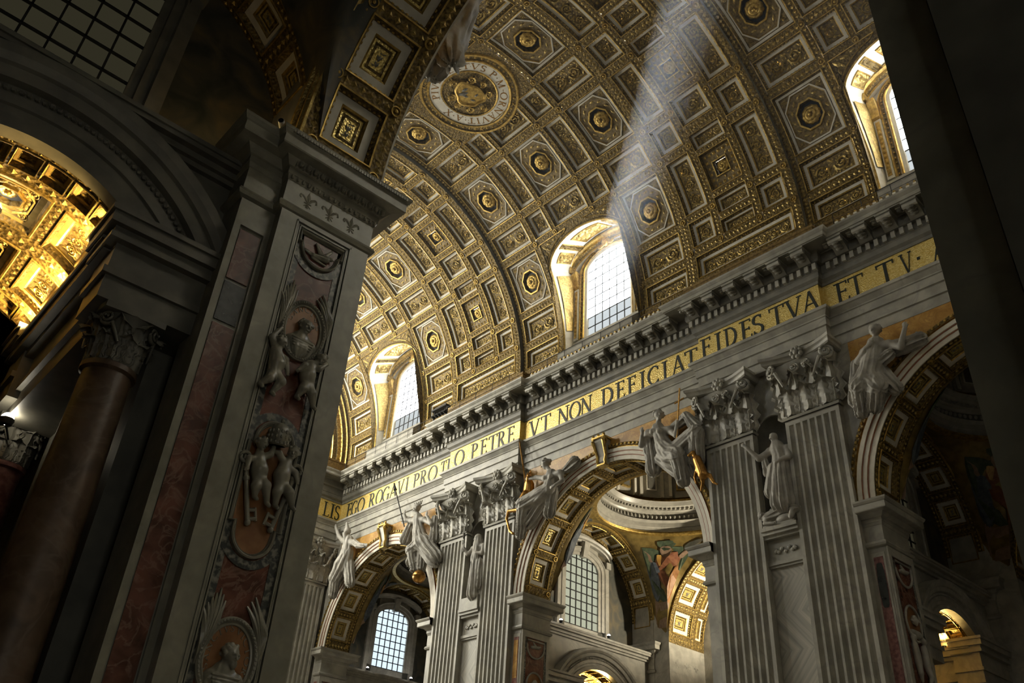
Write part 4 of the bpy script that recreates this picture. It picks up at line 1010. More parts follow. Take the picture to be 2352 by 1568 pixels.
def aisle_bay(s, yc, name, label, full=True, glass='aisle_glass', dz=0.0, wx=(-1.75, 1.75), chapel=True, wz=(18.55, 22.9), bar=(6, 8), aw=1.0):
    X = lambda x: s*x
    root = struct(empty(name, (0, yc, 0)), label)
    xi, xo = AXC-AHW, AXC+AHW
    stone = 'marble_pale' if s > 0 else 'dark_or_shaded_stone'
    # --- transverse arch on the +Y side: coffered soffit, gilt archivolt, impost blocks
    d1 = 10.0
    rows = [(90+21.5*k-8.3, 90+21.5*k+8.3, 'figure') for k in range(-4, 5)]
    barrel(root, TR, (X(AXC), (TY+d1)/2, TZ), 'Y', (TY-(TY+d1)/2, d1-(TY+d1)/2), (0, 180), [(-0.78, 0.78, rows)], dots=0.26, name='arch_soffit')
    mb = MB()
    for a, b in zip([(0, 0), (0, 0.10), (0.12, 0.10), (0.16, 0.16), (0.30, 0.16), (0.36, 0.06), (0.55, 0.06)], [(0, 0.10), (0.12, 0.10), (0.16, 0.16), (0.30, 0.16), (0.36, 0.06), (0.55, 0.06), (0.58, 0.0)]):
        mb.grid([[(X(x), TY-d[1], z) for x, z in arc_pts(AXC, TR+d[0]-0.02, TZ, 40)] for d in (a, b)], 'gold')
    mb.obj('archivolt', root, 40)
    # --- piers that carry the arch, with their imposts
    for sx in (-1, 1):
        x0 = AXC+sx*TR; x1 = AXC+sx*(AHW+2.0)
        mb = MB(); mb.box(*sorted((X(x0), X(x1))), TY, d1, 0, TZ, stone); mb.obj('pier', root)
        pl = [(x1, TY), (x0, TY), (x0, d1)]
        impost(root, s, pl, side=(1 if sx > 0 else -1), m=stone)
    # --- low wall with segmental arch
    ZC, RI, RO = 11.6+dz, 3.6, 5.75; ty = 8.5; hs = 2.30; zsp = ZC+sqrt(RI*RI-hs*hs)
    mb = MB(); aa = [math.acos(hs/RI)+(pi-2*math.acos(hs/RI))*i/20 for i in range(21)]
    inner = [(AXC+RI*cos(a), ZC+RI*sin(a)) for a in aa]
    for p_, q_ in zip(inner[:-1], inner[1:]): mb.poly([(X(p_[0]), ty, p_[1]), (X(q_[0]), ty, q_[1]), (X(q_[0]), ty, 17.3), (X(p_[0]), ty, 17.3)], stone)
    for sx in (-1, 1):
        mb.poly([(X(AXC+sx*hs), ty, zsp-2.2), (X(AXC+sx*TR), ty, zsp-2.2), (X(AXC+sx*TR), ty, 17.3), (X(AXC+sx*hs), ty, 17.3)], stone)
        mb.poly([(X(AXC+sx*3.85), ty+0.9, 0), (X(AXC+sx*TR), ty+0.9, 0), (X(AXC+sx*TR), ty+0.9, zsp), (X(AXC+sx*3.85), ty+0.9, zsp)], stone)
    mb.obj('low_wall', root)
    mb = MB()                      # broad stepped archivolt
    st = [(RI, 0.0), (RI, 0.42), (RI+0.35, 0.42), (RI+0.40, 0.34), (RI+0.62, 0.34), (RI+0.66, 0.40), (RI+0.95, 0.38), (RI+1.0, 0.28), (RI+1.25, 0.28), (RI+1.30, 0.46), (RI+1.60, 0.50), (RI+1.66, 0.58), (RI+1.85, 0.66), (RI+2.1, 0.68), (RI+2.15, 0.0)]
    st = [(RI+(r-RI)*aw, o) for r, o in st]
    for a, b in zip(st[:-1], st[1:]):
        G = []
        for (r, o) in (a, b):
            lim = math.asin(min(1, (zsp-ZC)/r)); G.append([(X(AXC+r*cos(lim+(pi-2*lim)*i/36)), ty-o, ZC+r*sin(lim+(pi-2*lim)*i/36)) for i in range(37)])
        mb.grid(G, stone)
    mb.obj('low_archivolt', root, 35)
    bd = MB()
    for i in range(54):
        r = RI+1.12*aw; lim = math.asin((zsp-ZC)/r); a = lim+(pi-2*lim)*(i+0.5)/54
        bd.ball((X(AXC+r*cos(a)), ty-0.30, ZC+r*sin(a)), 0.08, stone, 5, 4)
    stuff(bd.obj('bead_course', root))
    mb = MB()                      # cornice under the window
    for z0, z1, o in ((16.95, 17.1, 0.16), (17.1, 17.28, 0.30), (17.28, 17.42, 0.5), (17.42, 17.56, 0.56)): mb.box(*sorted((X(xi), X(xo))), ty-o, 10.0, z0, z1, stone)
    mb.obj('window_cornice', root)
    # entablature blocks, columns, passage barrel
    for sx in (-1, 1):
        mb = MB(); xa, xb_ = AXC+sx*hs, AXC+sx*TR
        for z0, z1, o in ((zsp-0.14, zsp, 0.62), (zsp-0.42, zsp-0.14, 0.52), (zsp-0.6, zsp-0.42, 0.30), (zsp-0.74, zsp-0.6, 0.36), (zsp-1.45, zsp-0.74, 0.06), (zsp-1.62, zsp-1.45, 0.18), (zsp-2.2, zsp-1.62, 0.04)):
            a0 = xa-sx*o*0.75; c0, c1 = sorted((X(a0), X(xb_)))
            mb.box(c0, c1, ty-0.35-o*0.7, ty+1.0, z0, z1, stone)
        mb.obj('entablature_block', root)
    if full:
        an = 90-math.degrees(math.acos((zsp-ZC)/RI)); hwid = 90-an
        L = (P-2*ty); u0 = L/2
        nn_ = 7; st_ = (2*hwid-2)/nn_
        rr = [(an+1.6+i*st_, an+0.6+(i+1)*st_, 'gilt_rect') for i in range(nn_)]
        mid = [(an+2, an+2+hwid*0.45, 'gilt_rect'), (an+hwid*0.62, 180-an-hwid*0.62, 'gilt_oct'), (180-an-2-hwid*0.45, 180-an-2, 'gilt_rect')]
        cols = [(-u0+0.15, -u0+0.95, rr), (-u0+1.35, -0.35, mid), (0.35, u0-1.35, mid), (u0-0.95, u0-0.15, rr)]
        barrel(root, RI+0.02, (X(AXC), P/2, ZC), 'Y', (-u0, u0), (an, 180-an), cols, dots=0.3, name='passage_vault')
        mb = MB()
        for sx in (-1, 1): mb.poly([(X(AXC+sx*3.85), ty, 0), (X(AXC+sx*3.85), P-ty, 0), (X(AXC+sx*3.85), P-ty, zsp), (X(AXC+sx*3.85), ty, zsp)], 'dark_or_shaded_stone')
        for sx in (-1, 1):
            for z0, z1, o in ((zsp-0.14, zsp, 0.62), (zsp-0.42, zsp-0.14, 0.52), (zsp-0.6, zsp-0.42, 0.30), (zsp-1.45, zsp-0.6, 0.06), (zsp-1.62, zsp-1.45, 0.18), (zsp-2.2, zsp-1.62, 0.04)):
                mb.box(*sorted((X(AXC+sx*3.9), X(AXC+sx*(2.6-o)))), ty, P-ty, z0-0.36, z1-0.36, stone)
                mb.box(*sorted((X(AXC+sx*3.9), X(AXC+sx*(hs-o*0.75)))), P-ty-1.0, P-ty+0.6, z0, z1, stone)
        for sx in (-1, 1): mb.poly([(X(AXC+sx*hs), ty, zsp-0.4), (X(AXC+sx*hs), P-ty, zsp-0.4), (X(AXC+sx*hs), P-ty, zsp), (X(AXC+sx*hs), ty, zsp)], 'gold_pale')
        mb.obj('passage_wall', root)
    # --- window wall
    wy = 9.95; z0, zt = wz; rise = 0.95; wc = (wx[0]+wx[1])/2; hw = (wx[1]-wx[0])/2
    top = lambda u: zt+rise*sqrt(max(0, 1-(u/hw)**2))
    mb = MB(); uu = [hw*sin(pi*t/16-pi/2) for t in range(17)]
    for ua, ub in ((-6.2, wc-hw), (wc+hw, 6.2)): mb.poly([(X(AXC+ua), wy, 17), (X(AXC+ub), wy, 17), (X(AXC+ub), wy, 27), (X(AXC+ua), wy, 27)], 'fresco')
    mb.poly([(X(AXC+wc-hw), wy, 17), (X(AXC+wc+hw), wy, 17), (X(AXC+wc+hw), wy, z0), (X(AXC+wc-hw), wy, z0)], stone)
    for a, b in zip(uu[:-1], uu[1:]): mb.poly([(X(AXC+wc+a), wy, top(a)), (X(AXC+wc+b), wy, top(b)), (X(AXC+wc+b), wy, 27), (X(AXC+wc+a), wy, 27)], stone)
    mb.obj('window_wall', root)
    fr = MB(); outl = [(-hw, z0), (-hw, zt)]+[(u, top(u)) for u in uu[1:-1]]+[(hw, zt), (hw, z0)]
    off = lambda d: [(u*(hw+d)/hw, z if z <= zt else zt+(z-zt)*(1+d/rise)) for u, z in outl]
    for (a, ya), (b, yb) in zip([(0, 0.15), (0, -0.06), (0.22, -0.10), (0.25, -0.18), (0.5, -0.22), (0.55, -0.30), (0.62, -0.30)], [(0, -0.06), (0.22, -0.10), (0.25, -0.18), (0.5, -0.22), (0.55, -0.30), (0.62, -0.30), (0.64, 0)]):
        fr.grid([[(X(AXC+wc+u), wy+ya, z) for u, z in off(a)], [(X(AXC+wc+u), wy+yb, z) for u, z in off(b)]], stone)
    ph = lambda u, e: zt+0.95+0.95*sqrt(max(0, 1-(u/(hw+1.0))**2))+e
    pu = [(hw+0.98)*sin(pi*t/20-pi/2) for t in range(21)]
    for (a, ea), (b, eb) in zip([(0, 0), (0.32, 0.02), (0.36, 0.14), (0.55, 0.18), (0.62, 0.34)], [(0.32, 0.02), (0.36, 0.14), (0.55, 0.18), (0.62, 0.34), (0, 0.4)]):
        fr.grid([[(X(AXC+wc+u), wy-a, ph(u, ea)) for u in pu], [(X(AXC+wc+u), wy-b, ph(u, eb)) for u in pu]], stone)
    for sx in (-1, 1):
        fr.box(*sorted((X(AXC+wc+sx*(hw+0.62)), X(AXC+wc+sx*(hw+0.98)))), wy-0.24, wy, 17.6, zt+0.5, stone)
        fr.box(*sorted((X(AXC+wc+sx*(hw+0.55)), X(AXC+wc+sx*(hw+1.05)))), wy-0.42, wy, zt+0.5, zt+1.0, stone)
    fr.prism([(X(AXC+wc)-0.2, wy-0.3, zt+rise-0.15), (X(AXC+wc)+0.2, wy-0.3, zt+rise-0.15), (X(AXC+wc)+0.3, wy-0.6, zt+rise+0.95), (X(AXC+wc)-0.3, wy-0.6, zt+rise+0.95)], (0, 0.6, 0), stone)
    fr.obj('window_frame', root, 35)
    nc, nr = bar; W_ = 2*hw/nc; H_ = (zt-z0)/(nr-1); bars = MB()
    for i in range(nc):
        for j in range(nr+1):
            a = z0+j*H_; b = a+H_; ua = wc-hw+i*W_; lo = [ua+W_*q/3 for q in range(4)]
            hi = [min(b, top(u-wc)) for u in lo]
            if max(hi) <= a+0.04: continue
            g = MB(); g.poly([(X(AXC+u), wy+0.1, a) for u in lo]+[(X(AXC+u), wy+0.1, max(h_, a+0.002)) for u, h_ in zip(lo[::-1], hi[::-1])], glass); g.obj('pane', root)
        if i: bars.box(*sorted((X(AXC+wc-hw+i*W_-0.03), X(AXC+wc-hw+i*W_+0.03))), wy+0.0, wy+0.08, z0, top(-hw+i*W_), 'iron')
    for j in range(nr+1):
        z = z0+j*H_; h_ = hw if z <= zt else hw*sqrt(max(0, 1-((z-zt)/rise)**2))
        if h_ > 0.1: bars.box(*sorted((X(AXC+wc-h_), X(AXC+wc+h_))), wy, wy+0.08, z-0.03, z+0.03, 'iron')
    bars.obj('window_bars', root)
    # --- ring of the dome: gilt roll, fascia, dark frieze, cornice, drum
    ea, eb = 5.72, 7.15; n = 64; c = (X(AXC), 0, 0)
    dk = 'dark_or_shaded_stone'
    prof = [(1.0, 25.45, 'gold'), (0.955, 25.48, 'gold'), (0.95, 25.58, 'gold'), (0.97, 25.62, 'gold'), (0.965, 25.72, 'gold'), (0.985, 25.78, stone), (0.98, 26.05, stone), (0.965, 26.08, stone), (0.96, 26.4, stone), (0.93, 26.55, stone), (0.955, 26.6, dk), (0.955, 27.05, dk), (0.94, 27.08, stone), (0.93, 27.2, stone), (0.90, 27.26, stone), (0.90, 27.42, stone), (0.85, 27.5, stone), (0.83, 27.72, stone), (0.82, 27.8, stone), (0.93, 27.85, dk), (0.93, 28.25, 'gold'), (0.90, 28.3, 'gold'), (0.93, 28.36, stone), (0.93, 31.2, stone), (0.88, 31.3, 'gold'), (0.88, 31.6, 'gold'), (0.75, 33.6, 'gold_band'), (0.45, 35.2, 'gold_band'), (0.001, 35.9, 'gold_band')]
    mb = MB()
    for a, b in zip(prof[:-1], prof[1:]):
        mb.grid([[(c[0]+ea*k*cos(2*pi*j/n), eb*k*sin(2*pi*j/n), z) for j in range(n)] for k, z, _ in (a, b)], b[2], cv=True)
    mb.obj('dome_ring', root, 30)
    dn = MB()
    for i in range(110):
        t = 2*pi*i/110; dn.box(c[0]+ea*0.885*cos(t)-0.06, c[0]+ea*0.885*cos(t)+0.06, eb*0.885*sin(t)-0.06, eb*0.885*sin(t)+0.06, 27.28, 27.42, stone)
        dn.ball((c[0]+ea*0.945*cos(t), eb*0.945*sin(t), 26.82), (0.1, 0.1, 0.14), stone, 5, 4)
    stuff(dn.obj('dome_dentils', root))
    for i in range(16):            # drum panels and pilasters
        t = 2*pi*(i+0.5)/16; pm = MB(); ca, sa = cos(t), sin(t); px, py = c[0]+ea*0.90*ca, eb*0.90*sa
        tx, ty_ = -sa, ca
        def bx(w0, w1, z0_, z1_, dd, m):
            q = [(px+tx*a-ca*o, py+ty_*a-sa*o) for a, o in ((w0, -0.2), (w1, -0.2), (w1, dd), (w0, dd))]
            pm.prism([(*e, z0_) for e in q], (0, 0, z1_-z0_), m)
        bx(-0.95, -0.72, 28.4, 31.2, 0.10, 'stucco_white'); bx(0.72, 0.95, 28.4, 31.2, 0.10, 'stucco_white')
        bx(-0.4, 0.4, 28.9, 30.8, 0.04, 'gold' if i % 2 else 'stucco_white'); bx(-0.28, 0.28, 29.0, 30.7, 0.07, 'dark_or_shaded_stone')
        pm.obj('drum_panel', root)
    # --- pendentives with painted figures
    def pend(q, t, h=0.0):
        """q in 0..4 quadrant parameter, t 0 at the ring .. 1 at the arches"""
        k = int(q) % 4; f = q-int(q); ph_ = pi/2*(k+f)
        A_ = np.array((c[0]+ea*cos(ph_), eb*sin(ph_), 25.46))
        sx = 1 if k in (0, 3) else -1; sy = 1 if k in (0, 1) else -1
        g = f if k in (0, 2) else 1-f      # 0 at the x side, 1 at the y side
        far_side = (sx*s > 0) 
        if g < 0.5:
            a = pi/2-(pi/2)*(g/0.5)        # on an arch in a plane x = const
            R_, zc_ = (AR, ZS) if not far_side else (6.7, 18.2)
            B_ = np.array((s*(XR+SOF-0.1) if not far_side else c[0]+sx*AHW*0.995, sy*R_*cos(a), zc_+R_*sin(a)))
        else:
            a = (pi/2)*((g-0.5)/0.5)
            B_ = np.array((c[0]+sx*(TR+0.3)*cos(a), sy*TY, TZ+(TR+0.3)*sin(a)-(1-sin(a))*1.6))
        p_ = A_*(1-t)+B_*t
        cen = np.array((c[0], 0, 22.0)); d = cen-p_; p_ = p_+d/np.linalg.norm(d)*(h+0.0)
        return tuple(p_)
    for k in range(4):
        mb = MB(); mb.grid([[pend(k+0.001+0.998*i/28, t/5) for i in range(29)] for t in range(6)], 'fresco_gold' if s > 0 else 'fresco'); mb.obj('pendentive', root, 60)
        if s < 0: continue
        fg = MB()
        def blob(cu, ct, ru, rt, m, h=0.05, n=14, wob=0.12):
            fg.poly([pend(k+0.5+cu+ru*cos(2*pi*j/n)*(1+wob*sin(3*j)), ct+rt*sin(2*pi*j/n)*(1+wob*cos(2*j)), h) for j in range(n)], m)
        blob(0, 0.42, 0.20, 0.30, 'robe_green', 0.05); blob(-0.03, 0.34, 0.10, 0.16, 'robe_red', 0.08); blob(0.09, 0.55, 0.08, 0.22, 'robe_blue', 0.09)
        blob(-0.08, 0.58, 0.07, 0.18, 'orange_marble', 0.09); blob(0.0, 0.15, 0.045, 0.055, 'flesh', 0.1, wob=0.03); blob(0.0, 0.09, 0.07, 0.05, 'robe_green', 0.09)
        blob(-0.17, 0.30, 0.05, 0.06, 'flesh', 0.08); blob(0.15, 0.36, 0.04, 0.06, 'flesh', 0.1); blob(0, 0.78, 0.07, 0.13, 'flesh', 0.07); blob(-0.22, 0.2, 0.07, 0.09, 'fresco', 0.06); blob(0.04, 0.26, 0.03, 0.06, 'giallo', 0.1)
        fg.obj('painted_figure', root)
    # --- chapel arch in the outer wall
    if chapel:
        RC = 6.5; zc_ = 18.2; dep = 4.2
        mb = MB()
        for p_, q_ in zip(arc_pts(0, RC, zc_, 32)[:-1], arc_pts(0, RC, zc_, 32)[1:]): mb.poly([(X(xo), *p_), (X(xo), *q_), (X(xo), q_[0], 26), (X(xo), p_[0], 26)], 'gold_band')
        for sy in (-1, 1):
            mb.poly([(X(xo), sy*RC, 0), (X(xo), sy*11, 0), (X(xo), sy*11, 26), (X(xo), sy*RC, 26)], 'marble_pale')
            mb.poly([(X(xo), sy*RC, 0), (X(xo+dep), sy*RC, 0), (X(xo+dep), sy*RC, zc_), (X(xo), sy*RC, zc_)], 'marble_pale')
        mb.obj('outer_wall', root)
        rows = [(90+18.9*k_-7.9, 90+18.9*k_+7.9, 'figure') for k_ in range(-4, 5)]
        barrel(root, RC, (X(xo+dep/2), 0, zc_), 'X', (-dep/2, dep/2), (0, 180), [(-1.95, -0.95, rows), (-0.45, 1.75, rows)], dots=0.26, name='chapel_vault')
        for sy in (-1, 1):
            impost(root, s, [(xo, sy*(RC+1.4)), (xo, sy*RC), (xo+dep, sy*RC)], side=(1 if sy > 0 else -1), m='marble_pale')
            ff = MB()
            for q in (0.9, 2.0, 3.1): fleur(ff, (X(xo+q), sy*(RC-0.01), 16.8), (1, 0, 0), (0, 0, 1), (0, -sy, 0), 0.26, 'marble_grey')
            ff.obj('lily_ornaments', root)
            pn = MB(); pn.box(*sorted((X(xo+0.5), X(xo+dep-0.5))), *sorted((sy*RC, sy*(RC-0.06))), 2, 15.4, 'red_marble'); pn.obj('jamb_panel', root)
        bw = MB(); bw.poly([(X(xo+dep), -9, 0), (X(xo+dep), 9, 0), (X(xo+dep), 9, 26), (X(xo+dep), -9, 26)], 'marble_pale'); bw.obj('chapel_wall', root)
    else:
        bw = MB(); bw.poly([(X(xo), -16, 0), (X(xo), 16, 0), (X(xo), 16, 27), (X(xo), -16, 27)], 'dark_or_shaded_stone'); bw.obj('outer_wall', root)
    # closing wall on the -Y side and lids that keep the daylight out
    cw = MB(); cw.poly([(X(xi), -TY-0.4, 0 if s > 0 else 20), (X(xo), -TY-0.4, 0 if s > 0 else 20), (X(xo), -TY-0.4, 26), (X(xi), -TY-0.4, 26)], 'dark_or_shaded_stone')
    cw.obj('closing_wall', root)
    return root
B1 = aisle_bay(1, 0, 'wall_aisle_middle', 'domed aisle bay seen through the middle arch', dz=0.1, aw=0.68)
B2 = aisle_bay(1, P, 'wall_aisle_left', 'domed aisle bay seen through the arch beside the near pier', glass='aisle_glass_blue', dz=0.1, aw=0.68)
B3 = aisle_bay(1, -P, 'wall_aisle_right', 'dark domed aisle bay behind the rightmost arch', dz=0.1, aw=0.68, glass='dim_glass')
B4 = aisle_bay(-1, -P, 'wall_aisle_near', 'dark near aisle bay with barred window and gilded passage vault', dz=0.0, glass='dim_glass', wx=(-1.3, 3.6), wz=(18.3, 23.6), chapel=False, bar=(7, 8))

# ------------------------------------------------------------------ columns that carry the low arches
def column_mesh():
    mb = MB(); m = 'brown_marble'
    mb.lathe([(0.86, 0.9), (0.86, 1.2), (0.78, 1.25), (0.80, 1.45), (0.66, 1.5), (0.62, 1.7), (0.60, 6.0), (0.52, 10.55), (0.60, 10.6), (0.60, 10.72), (0.52, 10.76)], 24, m)
    mb.box(-0.95, 0.95, -0.95, 0.95, 0, 0.9, 'dark_or_shaded_stone')
    return mb.mesh('column_shaft', 40)
COLM = column_mesh()
CLEAF = leaf_mesh(0.62, 0.22, 0.45, 'dark_or_shaded_stone'); CVOL = volute_mesh(0.17, 0.13, 2.0, 'dark_or_shaded_stone')
def ccap_mesh():
    mb = MB(); mb.lathe([(0.50, 0), (0.52, 0.6), (0.62, 1.0), (0.72, 1.12)], 20, 'dark_or_shaded_stone')
    mb.prism([(0.74*k*cos(a), 0.74*k*sin(a), 1.10) for a, k in [(pi/4+i*pi/8, (1.30 if i % 4 == 0 else (0.95 if i % 4 == 2 else 1.05))) for i in range(16)]], (0, 0, 0.16), 'dark_or_shaded_stone')
    return mb.mesh('capital', 40)
CCAP = ccap_mesh()
def column(x, y, h, label, m2=None):
    r = tag(empty('column', (x, y, 0)), label, 'column', 'brown marble columns under the low aisle arches')
    sc = (h-1.26)/10.76
    link('column_shaft', COLM if m2 is None else m2, r, scale=(1, 1, sc))
    c = link('capital', CCAP, r, (0, 0, h-1.26))
    for i in range(8):
        for ring_, (rr, z, sc_) in enumerate(((0.50, 0.0, 1.0), (0.50, 0.05, 1.5))):
            a = 2*pi*(i+0.5*ring_)/8; l = link('acanthus_leaf', CLEAF, c, (rr*cos(a), rr*sin(a), z), (0, 0, a+pi)); l.scale = (sc_*0.8, 1, sc_)
    for i in range(4):
        a = pi/4+i*pi/2; link('volute', CVOL, c, (0.72*cos(a), 0.72*sin(a), 0.92), (0, 0, a+pi))
    return r
PINK = COLM.copy(); PINK.materials[0] = MATS['porphyry']
column(-AXC+3.2, -P+8.5+0.28, 14.37-2.2, 'tall brown marble column beside the near pier with leafy capital')
column(-AXC+3.15, -8.5+0.72, 14.37-2.2, 'pinkish column farther along the passage, behind the tall brown column', PINK)
# ------------------------------------------------------------------ carved figures: joined round-cone bodies turned into one surface
class Fig:
    """a body as a smooth union of tapering limbs and folded cloth, meshed as one continuous surface.
    points are (h, v, o): along the wall, up, out from the wall; place(h, v, o) gives world space"""
    def __init__(s, res): s.res = res; s.pr = []
    def cone(s, a, b, ra, rb, k=None, folds=None, flat=1.0, cut=False): s.pr.append(('c', np.array(a, float), np.array(b, float), ra, rb, k if k is not None else 0.35*min(ra, rb)+0.2*s.res, folds, flat, cut)); return s
    def ell(s, c, r, k=None, cut=False): s.pr.append(('e', np.array(c, float), np.array(r, float), 0, 0, k if k is not None else 0.25*min(r), None, 1, cut)); return s
    def limb(s, pts, rad_, **kw):
        for (a, b), (ra, rb) in zip(zip(pts[:-1], pts[1:]), zip(rad_[:-1], rad_[1:])): s.cone(a, b, ra, rb, **kw)
        return s
    def head(s, c, r, face, hair='bun', up=(0, 1, 0)):
        c = np.array(c, float); f = np.array(face, float); f /= np.linalg.norm(f); u = np.array(up, float); u = u-f*np.dot(u, f); u /= np.linalg.norm(u); sd = np.cross(f, u)
        s.ell(c+u*0.18*r, (r*0.86, r*0.95, r*0.92), k=0.1*r); s.cone(c+f*0.22*r, c+f*0.42*r-u*0.72*r, r*0.62, r*0.34, k=0.2*r)
        s.cone(c+f*0.86*r+u*0.12*r, c+f*1.08*r-u*0.22*r, r*0.10, r*0.15, k=0.06*r)           # nose
        s.cone(c+f*0.80*r+u*0.24*r-sd*0.45*r, c+f*0.80*r+u*0.24*r+sd*0.45*r, r*0.12, r*0.12, k=0.1*r)   # brow
        s.cone(c+f*0.80*r-u*0.50*r-sd*0.14*r, c+f*0.80*r-u*0.50*r+sd*0.14*r, r*0.10, r*0.10, k=0.05*r)  # lips
        for q in (-1, 1):
            s.ell(c+f*0.92*r+sd*0.34*r*q+u*0.06*r, (r*0.15, r*0.12, r*0.15), k=0.05*r, cut=True)
            s.ell(c+sd*0.82*r*q-u*0.05*r, (r*0.14, r*0.24, r*0.14), k=0.05*r)                 # ears
        rs = np.random.RandomState(int(abs(c[0]*100)) % 1000)
        if hair in ('bun', 'curls', 'beard'):
            n = 46 if hair != 'bun' else 34
            for i in range(n):
                v = rs.normal(size=3); v /= np.linalg.norm(v)
                if np.dot(v, f) > 0.35 or np.dot(v, u) < -0.25: continue
                s.ell(c+u*0.15*r+v*r*0.93, (r*0.27,)*3, k=0.05*r)
        if hair == 'bun': s.ell(c-f*0.95*r+u*0.35*r, (r*0.42,)*3, k=0.1*r)
        if hair == 'beard':
            for i in range(7): s.ell(c+f*0.62*r-u*(0.72+0.12*(i % 2))*r+sd*(i-3)*0.13*r, (r*0.16, r*0.3, r*0.16), k=0.08*r)
        if hair == 'mitre': s.cone(c+u*0.6*r, c+u*2.1*r, r*0.84, r*0.34, k=0.1*r, flat=0.7)
        if hair == 'veil':
            s.cone(c+u*0.35*r-f*0.25*r, c-u*1.9*r-f*0.5*r, r*1.02, r*1.35, k=0.12*r, folds=(9, 0.12*r, 0))
            s.ell(c+f*0.95*r-u*0.1*r, (r*0.1,)*3, k=0.02, cut=False)
        if hair == 'cap': s.ell(c+u*0.62*r-f*0.1*r, (r*0.82, r*0.42, r*0.82), k=0.05*r)
        return s
    def hand(s, c, d, r, side=1, curl=0.4):
        c = np.array(c, float); d = np.array(d, float); d /= np.linalg.norm(d); w = np.cross(d, (0, 0, 1.0)); w = w/np.linalg.norm(w) if np.linalg.norm(w) > 1e-3 else np.array((1.0, 0, 0)); n = np.cross(w, d)
        s.cone(c-d*r, c+d*r*0.6, r*0.9, r*0.95, flat=0.7)
        for i, L in enumerate((1.5, 1.75, 1.65, 1.25)):
            o = w*(i-1.5)*r*0.52; a = c+d*r*0.7+o; b = a+d*r*L*0.6+w*(i-1.5)*r*0.1; e = b+d*r*L*0.5*(1-curl)-n*r*L*0.5*curl
            s.cone(a, b, r*0.27, r*0.25, k=0.05*r); s.cone(b, e, r*0.25, r*0.2, k=0.05*r)
        t = c-d*r*0.2-w*side*r*0.8; s.cone(t, t-w*side*r*0.6+d*r*0.7, r*0.3, r*0.24, k=0.1*r)
        return s
    def build(s):
        R = s.res; pad = 4*R
        lo = np.min([np.minimum(p[1], p[2] if p[0] == 'c' else p[1])-(max(p[3], p[4])*1.5 if p[0] == 'c' else max(p[2])) for p in s.pr if not p[8]], axis=0)-pad
        hi = np.max([np.maximum(p[1], p[2] if p[0] == 'c' else p[1])+(max(p[3], p[4])*1.5 if p[0] == 'c' else max(p[2])) for p in s.pr if not p[8]], axis=0)+pad
        N = np.ceil((hi-lo)/R).astype(int)+1; D = np.full(N, 3.0, np.float32)
        ax = [lo[i]+R*np.arange(N[i]) for i in range(3)]
        for p in sorted(s.pr, key=lambda q: q[8]):
            kind, a, b, ra, rb, k, folds, flat, cut = p
            ext = (max(ra, rb)*1.6 if kind == 'c' else 0)+k*2+3*R
            mn = (np.minimum(a, b)-ext) if kind == 'c' else a-b-ext; mx = (np.maximum(a, b)+ext) if kind == 'c' else a+b+ext
            i0 = np.clip(np.floor((mn-lo)/R).astype(int), 0, N-1); i1 = np.clip(np.ceil((mx-lo)/R).astype(int)+1, 1, N)
            G = np.meshgrid(*[ax[i][i0[i]:i1[i]] for i in range(3)], indexing='ij', sparse=True)
            if kind == 'c':
                ab = b-a; L2 = max(1e-9, float(ab@ab)); q = [G[i]-a[i] for i in range(3)]
                t = np.clip((q[0]*ab[0]+q[1]*ab[1]+q[2]*ab[2])/L2, 0, 1); v = [q[i]-t*ab[i] for i in range(3)]
                r = ra+(rb-ra)*t
                if flat != 1.0: v[2] = v[2]/flat
                if folds:
                    e = ab/sqrt(L2); e1 = np.cross(e, (0.2, 0.1, 1.0)); e1 /= np.linalg.norm(e1); e2 = np.cross(e, e1)
                    th = np.arctan2(v[0]*e2[0]+v[1]*e2[1]+v[2]*e2[2], v[0]*e1[0]+v[1]*e1[1]+v[2]*e1[2])
                    n_, am, phs = folds; r = r+1.15*am*(0.35+0.65*t)*(np.sin(n_*th+phs+2.2*t+0.7*np.sin(5*t+phs))+0.5*np.sin((n_*2+1)*th-1.7*phs-3*t))
                d = np.sqrt(v[0]**2+v[1]**2+v[2]**2)-r
            else:
                q = [(G[i]-a[i])/b[i] for i in range(3)]; d = (np.sqrt(q[0]**2+q[1]**2+q[2]**2)-1)*float(min(b))
            sl = tuple(slice(i0[i], i1[i]) for i in range(3)); C = D[sl]
            if cut:
                D[sl] = np.maximum(C, -d)
            else:
                h = np.clip(0.5+0.5*(C-d)/k, 0, 1); D[sl] = C*(1-h)+d*h-k*h*(1-h)
        return surface_nets(D, lo, R)
    def mesh(s, name, place, m):
        V, F = s.build(); W_ = [place(*v) for v in V]
        me = bpy.data.meshes.new(name); me.from_pydata(W_, [], F.tolist()); me.materials.append(MATS[m])
        me.polygons.foreach_set('use_smooth', [True]*len(me.polygons)); me.update(); return me
